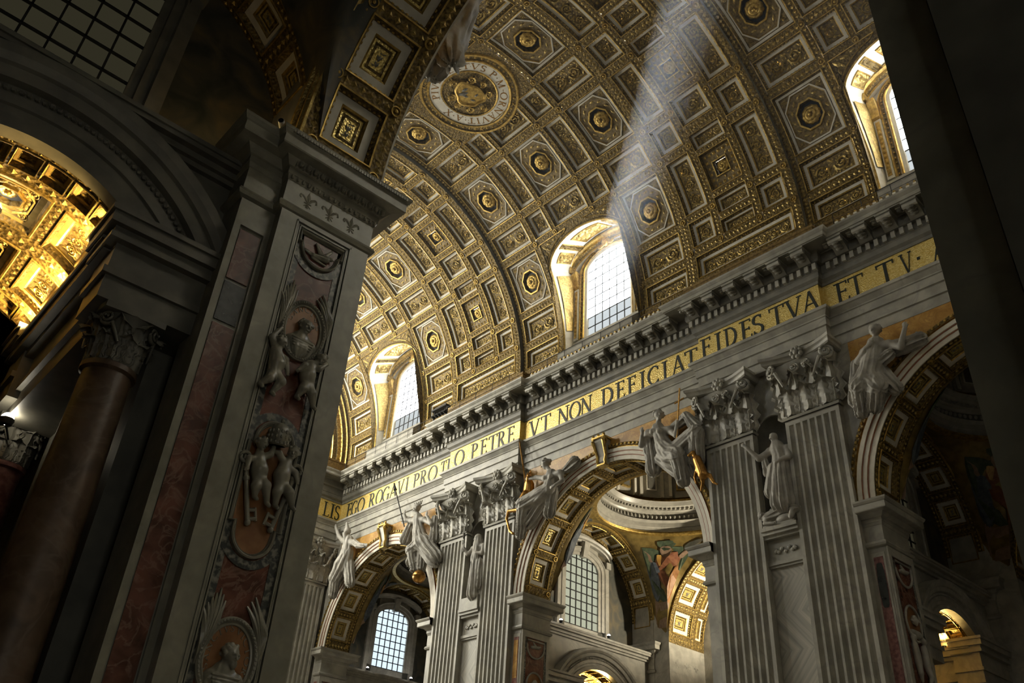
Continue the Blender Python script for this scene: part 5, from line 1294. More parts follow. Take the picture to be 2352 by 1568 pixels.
def surface_nets(D, lo, R):
    ins = D < 0; N = D.shape
    c = [ins[i:N[0]-1+i, j:N[1]-1+j, k:N[2]-1+k] for i in (0, 1) for j in (0, 1) for k in (0, 1)]
    cnt = sum(x.astype(np.int8) for x in c); act = (cnt > 0) & (cnt < 8)
    idx = np.full(act.shape, -1, np.int64); cells = np.argwhere(act); idx[act] = np.arange(len(cells))
    acc = np.zeros((len(cells), 3)); num = np.zeros(len(cells))
    for ax_ in range(3):
        oth = [q for q in range(3) if q != ax_]
        for i in (0, 1):
            for j in (0, 1):
                o = np.zeros(3, int); o[oth[0]] = i; o[oth[1]] = j; p = cells+o; e = np.zeros(3, int); e[ax_] = 1; q = p+e
                a = D[p[:, 0], p[:, 1], p[:, 2]]; b = D[q[:, 0], q[:, 1], q[:, 2]]; x = (a < 0) != (b < 0)
                t = np.where(x, a/np.where(np.abs(a-b) < 1e-9, 1, a-b), 0)
                pos = o[None, :]+t[:, None]*e[None, :]
                acc += np.where(x[:, None], pos, 0); num += x
    V = lo+R*(cells+acc/np.maximum(num, 1)[:, None]); F = []
    for ax_ in range(3):
        o1, o2 = [q for q in range(3) if q != ax_]
        sl0 = [slice(1, -1)]*3; sl0[ax_] = slice(0, -1)
        a = D[tuple(slice(0, -1) if q == ax_ else slice(1, -1) for q in range(3))]; b = D[tuple(slice(1, None) if q == ax_ else slice(1, -1) for q in range(3))]
        cr = np.argwhere((a < 0) != (b < 0))
        if not len(cr): continue
        base = cr.copy(); base[:, o1] += 1; base[:, o2] += 1
        sgn = (a[cr[:, 0], cr[:, 1], cr[:, 2]] < 0)
        def I(d1, d2):
            q = base.copy(); q[:, o1] += d1; q[:, o2] += d2; return idx[q[:, 0], q[:, 1], q[:, 2]]
        quad = np.stack([I(-1, -1), I(0, -1), I(0, 0), I(-1, 0)], 1)
        if ax_ == 1: quad = quad[:, ::-1]
        quad = np.where(sgn[:, None], quad, quad[:, ::-1]); quad = quad[(quad >= 0).all(1)]; F.append(quad)
    return V, np.concatenate(F)
FW = lambda h, v, o: (XR-o, h, v)                  # far wall
FD = lambda n, a, p: (n, a, p)
def statue(fig, name, label, place=FW, m='statue_marble', group=None, cat='statue'):
    o = link(name, fig.mesh(name, place, m)); tag(o, label, cat, group); return o
GS = 'marble figures seated on the arches'
# --- right spandrel of the middle arch
f = Fig(0.047)
f.cone((-4.95, 26.0, 0.75), (-5.3, 24.75, 0.72), 0.40, 0.46, folds=(7, 0.03, 0)).cone((-4.15, 25.98, 0.7), (-5.8, 25.62, 0.75), 0.28, 0.28)
f.cone((-4.98, 26.1, 0.78), (-5.06, 26.5, 0.82), 0.17, 0.16); f.head((-5.12, 26.82, 0.86), 0.34, (-0.75, -0.1, 0.65))
f.ell((-4.75, 25.75, 1.08), (0.2, 0.2, 0.2)).ell((-5.3, 25.62, 1.10), (0.2, 0.2, 0.2))
f.cone((-5.3, 24.75, 0.72), (-5.85, 23.95, 0.75), 0.5, 0.66, folds=(9, 0.06, 1)); f.cone((-5.9, 24.0, 0.8), (-6.6, 23.55, 1.2), 0.58, 0.46, folds=(8, 0.05, 0)).cone((-6.6, 23.55, 1.2), (-6.62, 22.1, 0.8), 0.46, 0.34, folds=(9, 0.06, 2))
f.cone((-6.0, 24.1, 0.7), (-7.85, 24.72, 0.95), 0.52, 0.42, folds=(8, 0.05, 1)).cone((-7.85, 24.72, 0.95), (-7.62, 23.15, 0.7), 0.42, 0.40, folds=(9, 0.07, 0))
f.limb([(-4.15, 25.95, 0.7), (-3.6, 25.35, 0.75), (-4.0, 25.75, 1.15)], [0.22, 0.18, 0.11]).hand((-4.05, 25.95, 1.2), (0, 1, 0.2), 0.13)
f.limb([(-5.8, 25.6, 0.75), (-6.45, 24.95, 1.05), (-6.6, 25.5, 1.1)], [0.2, 0.16, 0.11]).hand((-6.62, 25.7, 1.08), (0, 1, 0.0), 0.13)
f.cone((-4.0, 26.1, 0.45), (-4.25, 23.65, 0.42), 0.26, 0.42, folds=(8, 0.07, 0)).cone((-3.75, 25.8, 0.4), (-3.95, 24.9, 0.42), 0.3, 0.3, folds=(7, 0.06, 0)).cone((-4.9, 24.1, 0.5), (-6.1, 23.0, 0.45), 0.4, 0.4, folds=(9, 0.07, 0)).cone((-6.9, 23.9, 0.5), (-7.3, 22.6, 0.45), 0.42, 0.34, folds=(9, 0.08, 1))
f.ell((-6.6, 21.92, 1.0), (0.16, 0.13, 0.32)); f.cone((-6.95, 26.3, 0.6), (-7.75, 25.0, 0.55), 0.22, 0.42, folds=(8, 0.07, 0)); f.cone((-5.9, 25.9, 0.45), (-6.9, 26.2, 0.5), 0.25, 0.3, folds=(6, 0.05, 0))
statue(f, 'spandrel_figure', 'marble woman seated on the middle arch, knee raised, holding a tall cross', group=GS)
mb = MB(); mb.tube([(XR-1.1, -6.52, 24.4), (XR-1.05, -6.92, 27.95)], 0.055, 6, 'bronze'); mb.tube([(XR-1.06, -6.5, 27.05), (XR-1.06, -7.18, 27.18)], 0.05, 6, 'bronze')
tag(mb.obj('staff_cross', None, 50), 'thin gilded cross held by the seated woman on the middle arch', 'cross')
g = Fig(0.045)                                        # gilded kid at her feet
g.cone((-7.85, 22.95, 1.05), (-8.15, 21.95, 1.0), 0.26, 0.30).cone((-7.85, 22.95, 1.05), (-7.65, 23.35, 1.12), 0.17, 0.13).cone((-7.65, 23.4, 1.12), (-7.42, 23.28, 1.22), 0.15, 0.09)
g.limb([(-8.2, 22.0, 1.0), (-8.55, 21.8, 0.95), (-8.75, 21.35, 0.9), (-8.95, 21.2, 0.9)], [0.2, 0.13, 0.08, 0.06]).limb([(-8.1, 21.9, 1.05), (-8.1, 21.5, 1.0), (-7.9, 21.1, 0.95)], [0.18, 0.1, 0.06]).limb([(-7.9, 22.5, 1.1), (-7.72, 21.9, 1.2), (-7.75, 21.5, 1.15)], [0.12, 0.07, 0.05])
g.cone((-7.7, 23.5, 1.1), (-7.95, 23.75, 1.05), 0.05, 0.03).cone((-7.62, 23.5, 1.1), (-7.75, 23.8, 1.05), 0.05, 0.03)
statue(g, 'bronze_kid', 'gilded kid springing at the feet of the seated woman', m='bronze', cat='statue')
# --- left spandrel of the middle arch
f = Fig(0.047)
f.cone((4.1, 25.65, 0.85), (4.25, 24.65, 0.85), 0.38, 0.40, folds=(7, 0.03, 0)).cone((4.72, 25.55, 0.8), (3.3, 25.5, 0.85), 0.26, 0.26).cone((4.15, 25.8, 0.9), (4.35, 26.15, 1.0), 0.16, 0.15); f.head((4.48, 26.45, 1.05), 0.34, (0.85, -0.35, 0.5))
f.ell((4.4, 25.35, 1.18), (0.18, 0.18, 0.18)).ell((3.85, 25.32, 1.18), (0.18, 0.18, 0.18))
f.limb([(3.3, 25.5, 0.85), (3.0, 24.85, 0.9), (3.35, 24.55, 1.2)], [0.19, 0.16, 0.11]).hand((3.5, 24.45, 1.28), (1, -0.3, 0.2), 0.12)
f.limb([(4.75, 25.55, 0.8), (5.55, 25.85, 0.85), (6.35, 26.0, 0.85)], [0.2, 0.16, 0.11]).hand((6.5, 26.02, 0.85), (1, 0.1, 0), 0.12)
f.cone((4.25, 24.7, 0.85), (5.0, 24.3, 0.85), 0.46, 0.58, folds=(9, 0.05, 0)).cone((4.9, 24.35, 0.9), (6.35, 23.95, 1.15), 0.58, 0.5, folds=(9, 0.06, 0)).cone((6.35, 23.95, 1.15), (6.95, 22.1, 0.75), 0.5, 0.28, folds=(10, 0.08, 0)).cone((5.0, 24.1, 0.6), (6.3, 22.9, 0.6), 0.5, 0.42, folds=(10, 0.09, 1)).cone((4.2, 24.5, 0.6), (4.45, 23.1, 0.55), 0.34, 0.34, folds=(8, 0.08, 0))
f.ell((7.05, 21.95, 0.8), (0.2, 0.13, 0.24)); f.cone((3.4, 25.7, 0.5), (2.25, 26.1, 0.5), 0.16, 0.34, folds=(7, 0.08, 0)).cone((3.9, 25.3, 0.5), (4.6, 23.9, 0.5), 0.3, 0.4, folds=(7, 0.06, 0))
statue(f, 'spandrel_figure', 'marble woman reclining on the left of the middle arch with fluttering ribbon', group=GS)
g = Fig(0.05)                                         # gilded horse behind her
g.cone((6.6, 25.7, 0.55), (6.7, 24.6, 0.5), 0.36, 0.44).cone((6.6, 25.8, 0.6), (6.25, 26.2, 0.95), 0.22, 0.18).cone((6.3, 26.2, 0.9), (5.95, 25.95, 1.25), 0.18, 0.11).cone((6.75, 26.2, 0.6), (6.75, 25.3, 0.45), 0.14, 0.12, folds=(6, 0.05, 0))
g.limb([(6.9, 24.4, 0.6), (7.25, 23.95, 0.8), (8.25, 24.1, 0.85), (8.45, 23.6, 0.8), (8.1, 22.65, 0.75), (7.75, 22.4, 0.75)], [0.3, 0.17, 0.11, 0.09, 0.08, 0.10])
g.limb([(6.6, 24.9, 0.9), (6.95, 24.2, 1.2), (6.9, 23.6, 1.15)], [0.24, 0.12, 0.08]).ell((6.2, 26.4, 0.85), (0.05, 0.14, 0.06)).ell((6.05, 26.38, 1.0), (0.05, 0.14, 0.06))
statue(g, 'bronze_horse', 'gilded horse rearing beside the capital at the middle arch', m='bronze')
mb = MB(); mb.tube([(XR-0.85, 6.62, 25.6), (XR-0.8, 7.6, 29.3)], 0.05, 6, 'bronze'); tag(mb.obj('spear', None, 50), 'thin gilded spear rising beside the capital left of the middle arch', 'spear')
# --- right figure of the arch beside the near pier
f = Fig(0.05)
f.cone((19.1, 26.35, 0.8), (18.65, 25.05, 0.85), 0.40, 0.44, folds=(7, 0.04, 0)).cone((19.95, 26.35, 0.75), (18.25, 26.0, 0.8), 0.26, 0.26).cone((19.1, 26.4, 0.85), (19.16, 26.8, 0.9), 0.16, 0.15); f.head((19.18, 27.12, 0.95), 0.34, (0.45, -0.45, 0.75), hair='curls')
for i in range(5): f.cone((19.18+0.2*(i-2), 27.45, 0.92), (19.18+0.26*(i-2), 27.7, 0.92), 0.08, 0.05)
f.limb([(19.95, 26.35, 0.75), (20.5, 26.5, 0.95), (20.75, 27.0, 1.0)], [0.2, 0.16, 0.11]).hand((20.8, 27.15, 1.0), (0, 1, 0), 0.12).limb([(18.25, 26.0, 0.8), (17.1, 25.35, 0.9), (17.5, 26.0, 1.05)], [0.2, 0.16, 0.11]).hand((17.6, 26.2, 1.1), (0, 1, 0), 0.12)
f.cone((18.65, 25.05, 0.85), (18.0, 23.9, 0.9), 0.5, 0.68, folds=(10, 0.07, 0)).cone((18.1, 24.0, 0.95), (18.65, 23.5, 1.35), 0.6, 0.42, folds=(8, 0.05, 1)).cone((18.65, 23.5, 1.35), (18.4, 22.05, 1.0), 0.40, 0.26, folds=(9, 0.06, 0)).cone((17.8, 23.9, 0.8), (16.5, 22.6, 0.6), 0.7, 0.62, folds=(11, 0.10, 0)).cone((17.9, 23.6, 0.8), (17.75, 22.1, 0.85), 0.5, 0.3, folds=(9, 0.07, 0)).cone((18.9, 24.6, 0.5), (19.6, 23.0, 0.5), 0.4, 0.4, folds=(9, 0.08, 0)).cone((20.3, 26.5, 0.45), (20.9, 25.1, 0.45), 0.32, 0.4, folds=(9, 0.09, 0)).cone((17.2, 25.9, 0.5), (17.0, 24.2, 0.5), 0.3, 0.34, folds=(8, 0.08, 0)).cone((20.6, 26.7, 0.5), (21.5, 26.9, 0.5), 0.22, 0.26, folds=(7, 0.06, 0))
f.ell((18.42, 21.88, 1.15), (0.16, 0.13, 0.3)).ell((17.72, 21.95, 0.95), (0.16, 0.13, 0.3))
statue(f, 'spandrel_figure', 'crowned marble woman with spear standing on a bronze globe', group=GS)
mb = MB(); mb.tube([(XR-1.08, 20.45, 25.9), (XR-0.95, 22.95, 30.2)], 0.05, 6, 'iron'); mb.tube([(XR-0.95, 22.7, 29.7), (XR-0.95, 23.1, 30.5)], [0.16, 0.02], 6, 'iron'); tag(mb.obj('spear', None, 50), 'dark spear reaching up across the inscription, held by the crowned woman', 'spear')
mb = MB(); mb.ball((XR-1.0, 17.75, 21.35), 0.5, 'bronze', 18, 12); mb.tube([(XR-1.0+0.51*cos(t), 17.75+0.51*sin(t), 21.35) for t in np.linspace(0, 2*pi, 24)[:-1]], 0.035, 5, 'bronze', closed=True); tag(mb.obj('bronze_globe', None, 60), 'bronze globe beneath the feet of the crowned woman', 'globe')
# --- left figure of that arch (mitred)
f = Fig(0.052)
f.cone((29.15, 26.9, 0.8), (28.95, 25.5, 0.85), 0.42, 0.5, folds=(8, 0.05, 0)).cone((30.0, 26.95, 0.75), (28.1, 26.4, 0.8), 0.28, 0.28).cone((29.2, 26.95, 0.8), (29.28, 27.3, 0.9), 0.16, 0.16); f.head((29.32, 27.6, 0.95), 0.36, (-0.3, -0.35, 0.85), hair='mitre').cone((29.28, 27.35, 1.2), (29.15, 26.85, 1.2), 0.2, 0.1)
f.limb([(28.1, 26.4, 0.8), (27.1, 25.9, 1.0), (26.0, 25.6, 1.0)], [0.26, 0.24, 0.16], folds=(8, 0.05, 0)).hand((25.85, 25.6, 1.0), (-1, 0, 0.2), 0.13).limb([(30.0, 26.95, 0.75), (30.9, 27.6, 0.8), (31.7, 28.6, 0.8)], [0.22, 0.18, 0.12]).hand((31.8, 28.75, 0.8), (0.6, 1, 0), 0.13)
f.cone((28.95, 25.5, 0.85), (29.3, 24.7, 0.85), 0.55, 0.66, folds=(10, 0.07, 0)).cone((29.3, 24.8, 0.9), (29.85, 23.6, 1.05), 0.6, 0.46, folds=(10, 0.07, 0)).cone((29.85, 23.6, 1.05), (30.15, 22.3, 0.8), 0.46, 0.3, folds=(10, 0.08, 0)).cone((28.9, 24.9, 0.6), (28.1, 23.0, 0.55), 0.46, 0.34, folds=(9, 0.09, 0)).ell((30.2, 22.2, 0.95), (0.18, 0.14, 0.3)).cone((29.6, 25.2, 0.5), (30.7, 23.6, 0.45), 0.4, 0.34, folds=(9, 0.08, 0))
statue(f, 'spandrel_figure', 'mitred marble figure leaning out beside the near pier', group=GS)
# --- left figure of the rightmost arch
f = Fig(0.047)
f.cone((-18.9, 25.95, 0.8), (-18.55, 24.85, 0.85), 0.42, 0.5, folds=(8, 0.05, 0)).cone((-18.25, 25.75, 0.75), (-19.5, 25.65, 0.8), 0.28, 0.28).cone((-18.92, 26.0, 0.8), (-19.0, 26.3, 0.9), 0.16, 0.15); f.head((-19.05, 26.6, 0.98), 0.33, (0.1, -0.15, 0.95))
f.limb([(-18.25, 25.75, 0.75), (-17.9, 25.3, 0.95), (-18.55, 25.65, 1.3)], [0.22, 0.18, 0.11]).hand((-18.75, 25.75, 1.32), (-0.7, 0.6, 0), 0.13).limb([(-19.5, 25.65, 0.8), (-20.1, 25.2, 0.95), (-20.5, 26.0, 1.05)], [0.22, 0.17, 0.11]).hand((-20.55, 26.15, 1.05), (-0.1, 1, 0), 0.13)
f.cone((-18.55, 24.9, 0.85), (-18.2, 24.0, 0.9), 0.52, 0.64, folds=(9, 0.06, 0)).cone((-18.2, 24.05, 0.95), (-17.85, 23.65, 1.3), 0.5, 0.42, folds=(8, 0.05, 0)).cone((-17.85, 23.65, 1.3), (-17.6, 22.5, 0.9), 0.42, 0.28, folds=(9, 0.07, 0)).cone((-18.4, 24.0, 0.9), (-18.7, 23.4, 1.2), 0.54, 0.46, folds=(8, 0.05, 1)).cone((-18.7, 23.4, 1.2), (-18.3, 22.6, 0.9), 0.42, 0.34, folds=(9, 0.07, 0)).cone((-17.6, 25.4, 0.5), (-17.35, 23.5, 0.5), 0.3, 0.4, folds=(9, 0.08, 0)).cone((-17.9, 24.6, 0.6), (-19.5, 25.0, 0.95), 0.28, 0.24, folds=(7, 0.06, 0)).cone((-19.7, 25.5, 0.5), (-20.9, 25.5, 0.5), 0.4, 0.3, folds=(8, 0.08, 0)).cone((-18.8, 24.4, 0.6), (-19.3, 23.4, 0.5), 0.4, 0.3, folds=(8, 0.07, 0))
f.ell((-17.58, 22.35, 1.05), (0.16, 0.13, 0.3))
statue(f, 'spandrel_figure', 'marble woman with hand on breast on the rightmost arch', group=GS)
# --- niche statues
GN = 'marble saints in the niches between pilasters'
NW = lambda h, v, o: (XR-o+0.15, h, v)
f = Fig(0.04)
f.head((-12.4, 23.05, 0.55), 0.25, (0.5, -0.25, 0.8), hair='cap').cone((-12.42, 22.7, 0.45), (-12.4, 22.9, 0.5), 0.13, 0.12)
f.cone((-12.45, 22.55, 0.42), (-12.6, 21.6, 0.45), 0.36, 0.40, folds=(7, 0.02, 0)).cone((-12.0, 22.45, 0.4), (-13.0, 22.3, 0.4), 0.22, 0.22).cone((-12.58, 21.65, 0.45), (-12.5, 19.4, 0.42), 0.42, 0.66, folds=(11, 0.06, 0)).cone((-12.2, 21.3, 0.55), (-11.95, 20.1, 0.5), 0.34, 0.4, folds=(8, 0.04, 0))
f.limb([(-12.0, 22.42, 0.4), (-11.4, 22.12, 0.6), (-10.95, 22.75, 0.95)], [0.2, 0.17, 0.10]).hand((-10.82, 22.9, 1.0), (0.6, 0.6, 0.2), 0.10).limb([(-13.0, 22.25, 0.4), (-13.2, 21.7, 0.6), (-12.75, 21.55, 0.85)], [0.2, 0.17, 0.10]).hand((-12.6, 21.5, 0.9), (1, -0.1, 0.1), 0.10)
f.cone((-11.6, 22.2, 0.45), (-11.75, 21.3, 0.4), 0.14, 0.24, folds=(7, 0.05, 0)).cone((-13.1, 22.3, 0.25), (-13.0, 20.6, 0.2), 0.22, 0.26, folds=(7, 0.05, 0)).ell((-12.2, 19.25, 0.75), (0.14, 0.12, 0.24)).ell((-12.75, 19.25, 0.75), (0.14, 0.12, 0.24))
statue(f, 'niche_statue', 'marble priest statue with outstretched hand above a crouching figure', NW, group=GN)
g = Fig(0.04)
g.cone((-11.5, 18.75, 0.5), (-12.6, 19.0, 0.45), 0.30, 0.28, folds=(8, 0.05, 0)).head((-11.2, 18.9, 0.6), 0.2, (0.5, -0.6, 0.6), hair='curls').cone((-12.6, 19.0, 0.45), (-13.15, 18.85, 0.5), 0.26, 0.22, folds=(7, 0.05, 0)).limb([(-11.5, 18.7, 0.6), (-11.45, 18.4, 0.8), (-11.9, 18.32, 0.85)], [0.13, 0.1, 0.07]).hand((-12.0, 18.3, 0.85), (-1, 0, 0), 0.08).ell((-12.5, 18.5, 0.4), (0.6, 0.28, 0.4)).limb([(-13.0, 18.8, 0.6), (-12.95, 18.4, 0.8)], [0.18, 0.12]).cone((-12.9, 19.0, 0.2), (-11.6, 19.2, 0.15), 0.2, 0.2)
statue(g, 'crouching_figure', 'crouching marble figure under the feet of the priest statue', NW, group=GN)
f = Fig(0.045)
f.head((12.0, 23.15, 0.5), 0.26, (0.55, -0.1, 0.8), hair='veil').cone((12.0, 22.8, 0.42), (11.9, 21.7, 0.45), 0.34, 0.42, folds=(8, 0.04, 0)).cone((12.5, 22.55, 0.4), (11.35, 22.5, 0.4), 0.22, 0.22).cone((11.9, 21.8, 0.45), (11.8, 19.2, 0.4), 0.42, 0.58, folds=(10, 0.07, 0)).cone((11.5, 21.3, 0.5), (11.35, 19.6, 0.6), 0.3, 0.28, folds=(8, 0.06, 0)).limb([(12.5, 22.5, 0.4), (12.85, 22.15, 0.6), (13.05, 22.6, 0.85)], [0.18, 0.15, 0.1]).hand((13.08, 22.75, 0.88), (0, 1, 0), 0.1).limb([(11.35, 22.45, 0.4), (11.25, 21.9, 0.6), (11.7, 21.95, 0.8)], [0.18, 0.15, 0.1]).hand((11.85, 22.0, 0.82), (1, 0.2, 0), 0.1).ell((11.8, 19.0, 0.5), (0.62, 0.25, 0.4))
statue(f, 'niche_statue', 'veiled marble nun statue holding up a crucifix in the narrow niche', NW, group=GN)
mb = MB(); mb.tube([(XR-0.72, 13.05, 22.3), (XR-0.72, 13.12, 24.2)], 0.06, 6, 'dark_or_shaded_stone'); mb.tube([(XR-0.72, 12.85, 23.75), (XR-0.72, 13.36, 23.78)], 0.06, 6, 'dark_or_shaded_stone'); mb.ball((XR-0.78, 13.1, 23.5), (0.07, 0.07, 0.25), 'dark_or_shaded_stone', 6, 5); tag(mb.obj('crucifix', None, 40), 'dark crucifix raised by the veiled nun statue', 'crucifix')
for c in FAR_NICHES:                                 # base slabs under the niche figures
    b = MB(); b.box(XR-0.55, XR+0.4, c-0.9, c+0.9, 18.2, 18.32 if c < 0 else 18.95, 'marble_grey'); b.obj('statue_plinth', WR)
# --- drapery of the figure on the near arch, seen from behind
f = Fig(0.05)
f.cone((-18.3, 27.3, 0.75), (-17.6, 26.3, 0.75), 0.34, 0.46, folds=(6, 0.07, 0)).cone((-17.4, 26.6, 0.7), (-17.85, 24.9, 0.7), 0.50, 0.30, folds=(7, 0.11, 0)).cone((-17.0, 26.3, 0.6), (-16.1, 25.3, 0.55), 0.44, 0.12, folds=(6, 0.06, 0)).cone((-17.6, 26.3, 0.6), (-16.9, 25.3, 0.6), 0.52, 0.42, folds=(8, 0.09, 0)).cone((-18.3, 27.3, 0.75), (-18.8, 28.4, 0.7), 0.3, 0.3, folds=(6, 0.05, 0)).cone((-18.6, 28.2, 0.7), (-18.2, 29.6, 0.8), 0.5, 0.4, folds=(7, 0.06, 0)); f.head((-18.3, 30.1, 0.9), 0.33, (-0.3, -0.2, 0.9))
statue(f, 'spandrel_figure', 'pale stone drapery hanging from a figure at the edge of the near arch', lambda h, v, o: (-NX+o*1.15+0.5, h, v), group=GS)
# ------------------------------------------------------------------ decorated reveal of the near pier (plane y = YP, facing -Y)
YP = -P+AR
NP = lambda h, v, o: (h, YP-o, v)
def strip_prism(mb, h0, h1, v0, v1, o0, o1, m): mb.box(h0, h1, YP-o1, YP-o0, v0, v1, m)
def pier_frame():
    mb = MB(); m = 'near_marble'
    strip_prism(mb, -NX-2.66, -16.64, 0, 16.15, -0.02, 0.09, m); strip_prism(mb, -14.97, -NX+0.01, 0, 16.15, -0.02, 0.09, m); strip_prism(mb, -16.64, -14.97, 16.04, 16.15, -0.02, 0.09, m)
    mb.obj('marble_frame', WL)
    mb = MB()
    for e, o, w in ((0.0, 0.12, 0.05), (0.07, 0.08, 0.035), (0.12, 0.10, 0.03)):
        for a, b in ((-16.64+e, -16.64+e+w), (-14.97-e-w, -14.97-e)): strip_prism(mb, a, b, 0, 16.04-e, 0, o, m)
        strip_prism(mb, -16.64+e, -14.97-e, 16.04-e-w, 16.04-e, 0, o, m)
    mb.obj('panel_moulding', WL)
    mb = MB()
    strip_prism(mb, -16.5, -16.32, 0, 15.9, 0, 0.035, 'breccia'); strip_prism(mb, -15.29, -15.11, 0, 15.9, 0, 0.035, 'breccia'); mb.obj('breccia_border', WL)
    mb = MB(); strip_prism(mb, -16.33, -15.28, 0, 15.9, 0, 0.02, 'red_marble'); strip_prism(mb, -16.33, -15.28, 15.72, 15.92, 0, 0.04, 'breccia'); mb.obj('red_field', WL)
    # set-back pilaster towards the aisle, with its inlay, and the right pier's strip
    mb = MB(); mb.box(-18.05, -17.1, YP+0.35, YP+1.5, 0, 16.15, m); mb.box(-18.05, -17.88, YP+0.27, YP+0.36, 0, 16.1, m); mb.box(-17.25, -17.1, YP+0.27, YP+0.36, 0, 16.1, m)
    mb.box(-17.88, -17.25, YP+0.27, YP+0.36, 15.3, 16.1, m)
    mb.obj('side_pilaster', WL)
    mb = MB(); mb.box(-17.84, -17.29, YP+0.31, YP+0.36, 13.7, 15.2, 'red_marble'); mb.box(-17.84, -17.29, YP+0.31, YP+0.36, 12.5, 13.6, 'dark_green'); mb.box(-17.84, -17.29, YP+0.31, YP+0.36, 0, 12.4, 'red_marble'); mb.obj('inlay_panel', WL)
    mb = MB(); mb.box(-17.22, -17.1, -32.60, -32.10, 0, 18, m); mb.box(-17.32, -17.1, -33.5, -32.63, 0, 18, 'dark_or_shaded_stone'); mb.box(-17.26, -17.1, -38, -33.6, 0, 18, 'dark_or_shaded_stone'); mb.obj('pier_strip', WL)  # marble in shade: the darker tone of these strips carries it
    q = YP
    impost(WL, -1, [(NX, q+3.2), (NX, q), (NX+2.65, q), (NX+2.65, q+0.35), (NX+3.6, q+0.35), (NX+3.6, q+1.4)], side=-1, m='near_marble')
    eg = MB()
    for i in range(13):
        x = -14.35-0.22*i; eg.ball((x, YP-0.30, 17.62), (0.075, 0.09, 0.11), 'near_marble', 8, 6); eg.box(x-0.125, x-0.095, YP-0.30, YP-0.2, 17.52, 17.72, 'near_marble')
    for i in range(17):
        x = -14.42-0.165*i; eg.ball((x, YP-0.10, 17.25), (0.055, 0.05, 0.075), 'near_marble', 6, 4)
    for i in range(44): eg.box(-13.9-0.085*i-0.03, -13.9-0.085*i+0.03, YP-0.75, YP-0.68, 18.08, 18.19, 'near_marble')
    stuff(eg.obj('egg_course', WL))
    for x in (-15.1, -15.78, -16.46):
        l = MB(); fleur(l, (x, YP-0.04, 16.82), (1, 0, 0), (0, 0, 1), (0, -1, 0), 0.27, 'near_marble'); l.obj('lily_ornament', WL)
pier_frame()
def aisle_archivolt():
    mb = MB(); x = NX+2.65
    st = [(0.0, 0.0), (0.0, 0.08), (0.10, 0.08), (0.14, 0.16), (0.24, 0.16), (0.28, 0.10), (0.42, 0.10), (0.46, 0.22), (0.62, 0.22), (0.66, 0.0)]
    for a, b in zip(st[:-1], st[1:]):
        mb.grid([[(-(x+d[1]), *q) for q in arc_pts(-P, AR+d[0], ZS, 48)] for d in (a, b)], 'gold_relief')
    mb.obj('aisle_archivolt', WL, 40)
aisle_archivolt()
def loop_tube(mb, pts, prof, m):
    """moulding round a closed outline on the pier: prof [(inset, out)]"""
    P_ = np.array(pts, float); n = len(P_); d = np.roll(P_, -1, 0)-np.roll(P_, 1, 0); d /= np.linalg.norm(d, axis=1)[:, None]; nn = np.stack([-d[:, 1], d[:, 0]], 1)
    mb.grid([[NP(*(P_[i]+nn[i]*e), o) for i in range(n)] for e, o in prof], m, cv=True)
def ellipse(c, a, b, n=48): return [(c[0]+a*cos(2*pi*i/n), c[1]+b*sin(2*pi*i/n)) for i in range(n)]
FRAME = [(-0.10, 0.0), (-0.10, 0.10), (-0.06, 0.13), (-0.02, 0.12), (0.0, 0.07), (0.03, 0.09), (0.06, 0.08), (0.07, 0.02)]
def palm(parent, base, tip, bend, sg):
    mb = MB(); b = np.array(base, float); t = np.array(tip, float); mid = (b+t)/2+np.array((bend, 0))
    for j in range(7):
        e = t+np.array((sg*(j-3.0)*0.07, -abs(j-2)*0.11)); pts = []; r = []
        for i in range(9):
            u = i/8; q = (1-u)**2*b+2*u*(1-u)*(mid+np.array((sg*(j-2)*0.03, 0)))+u*u*e; pts.append(NP(q[0], q[1], 0.05+0.05*sin(pi*u))); r.append(0.014+0.046*sin(pi*(0.12+0.84*u)))
        mb.tube(pts, r, 5, 'near_marble')
    mb.obj('palm_frond', parent, 60)
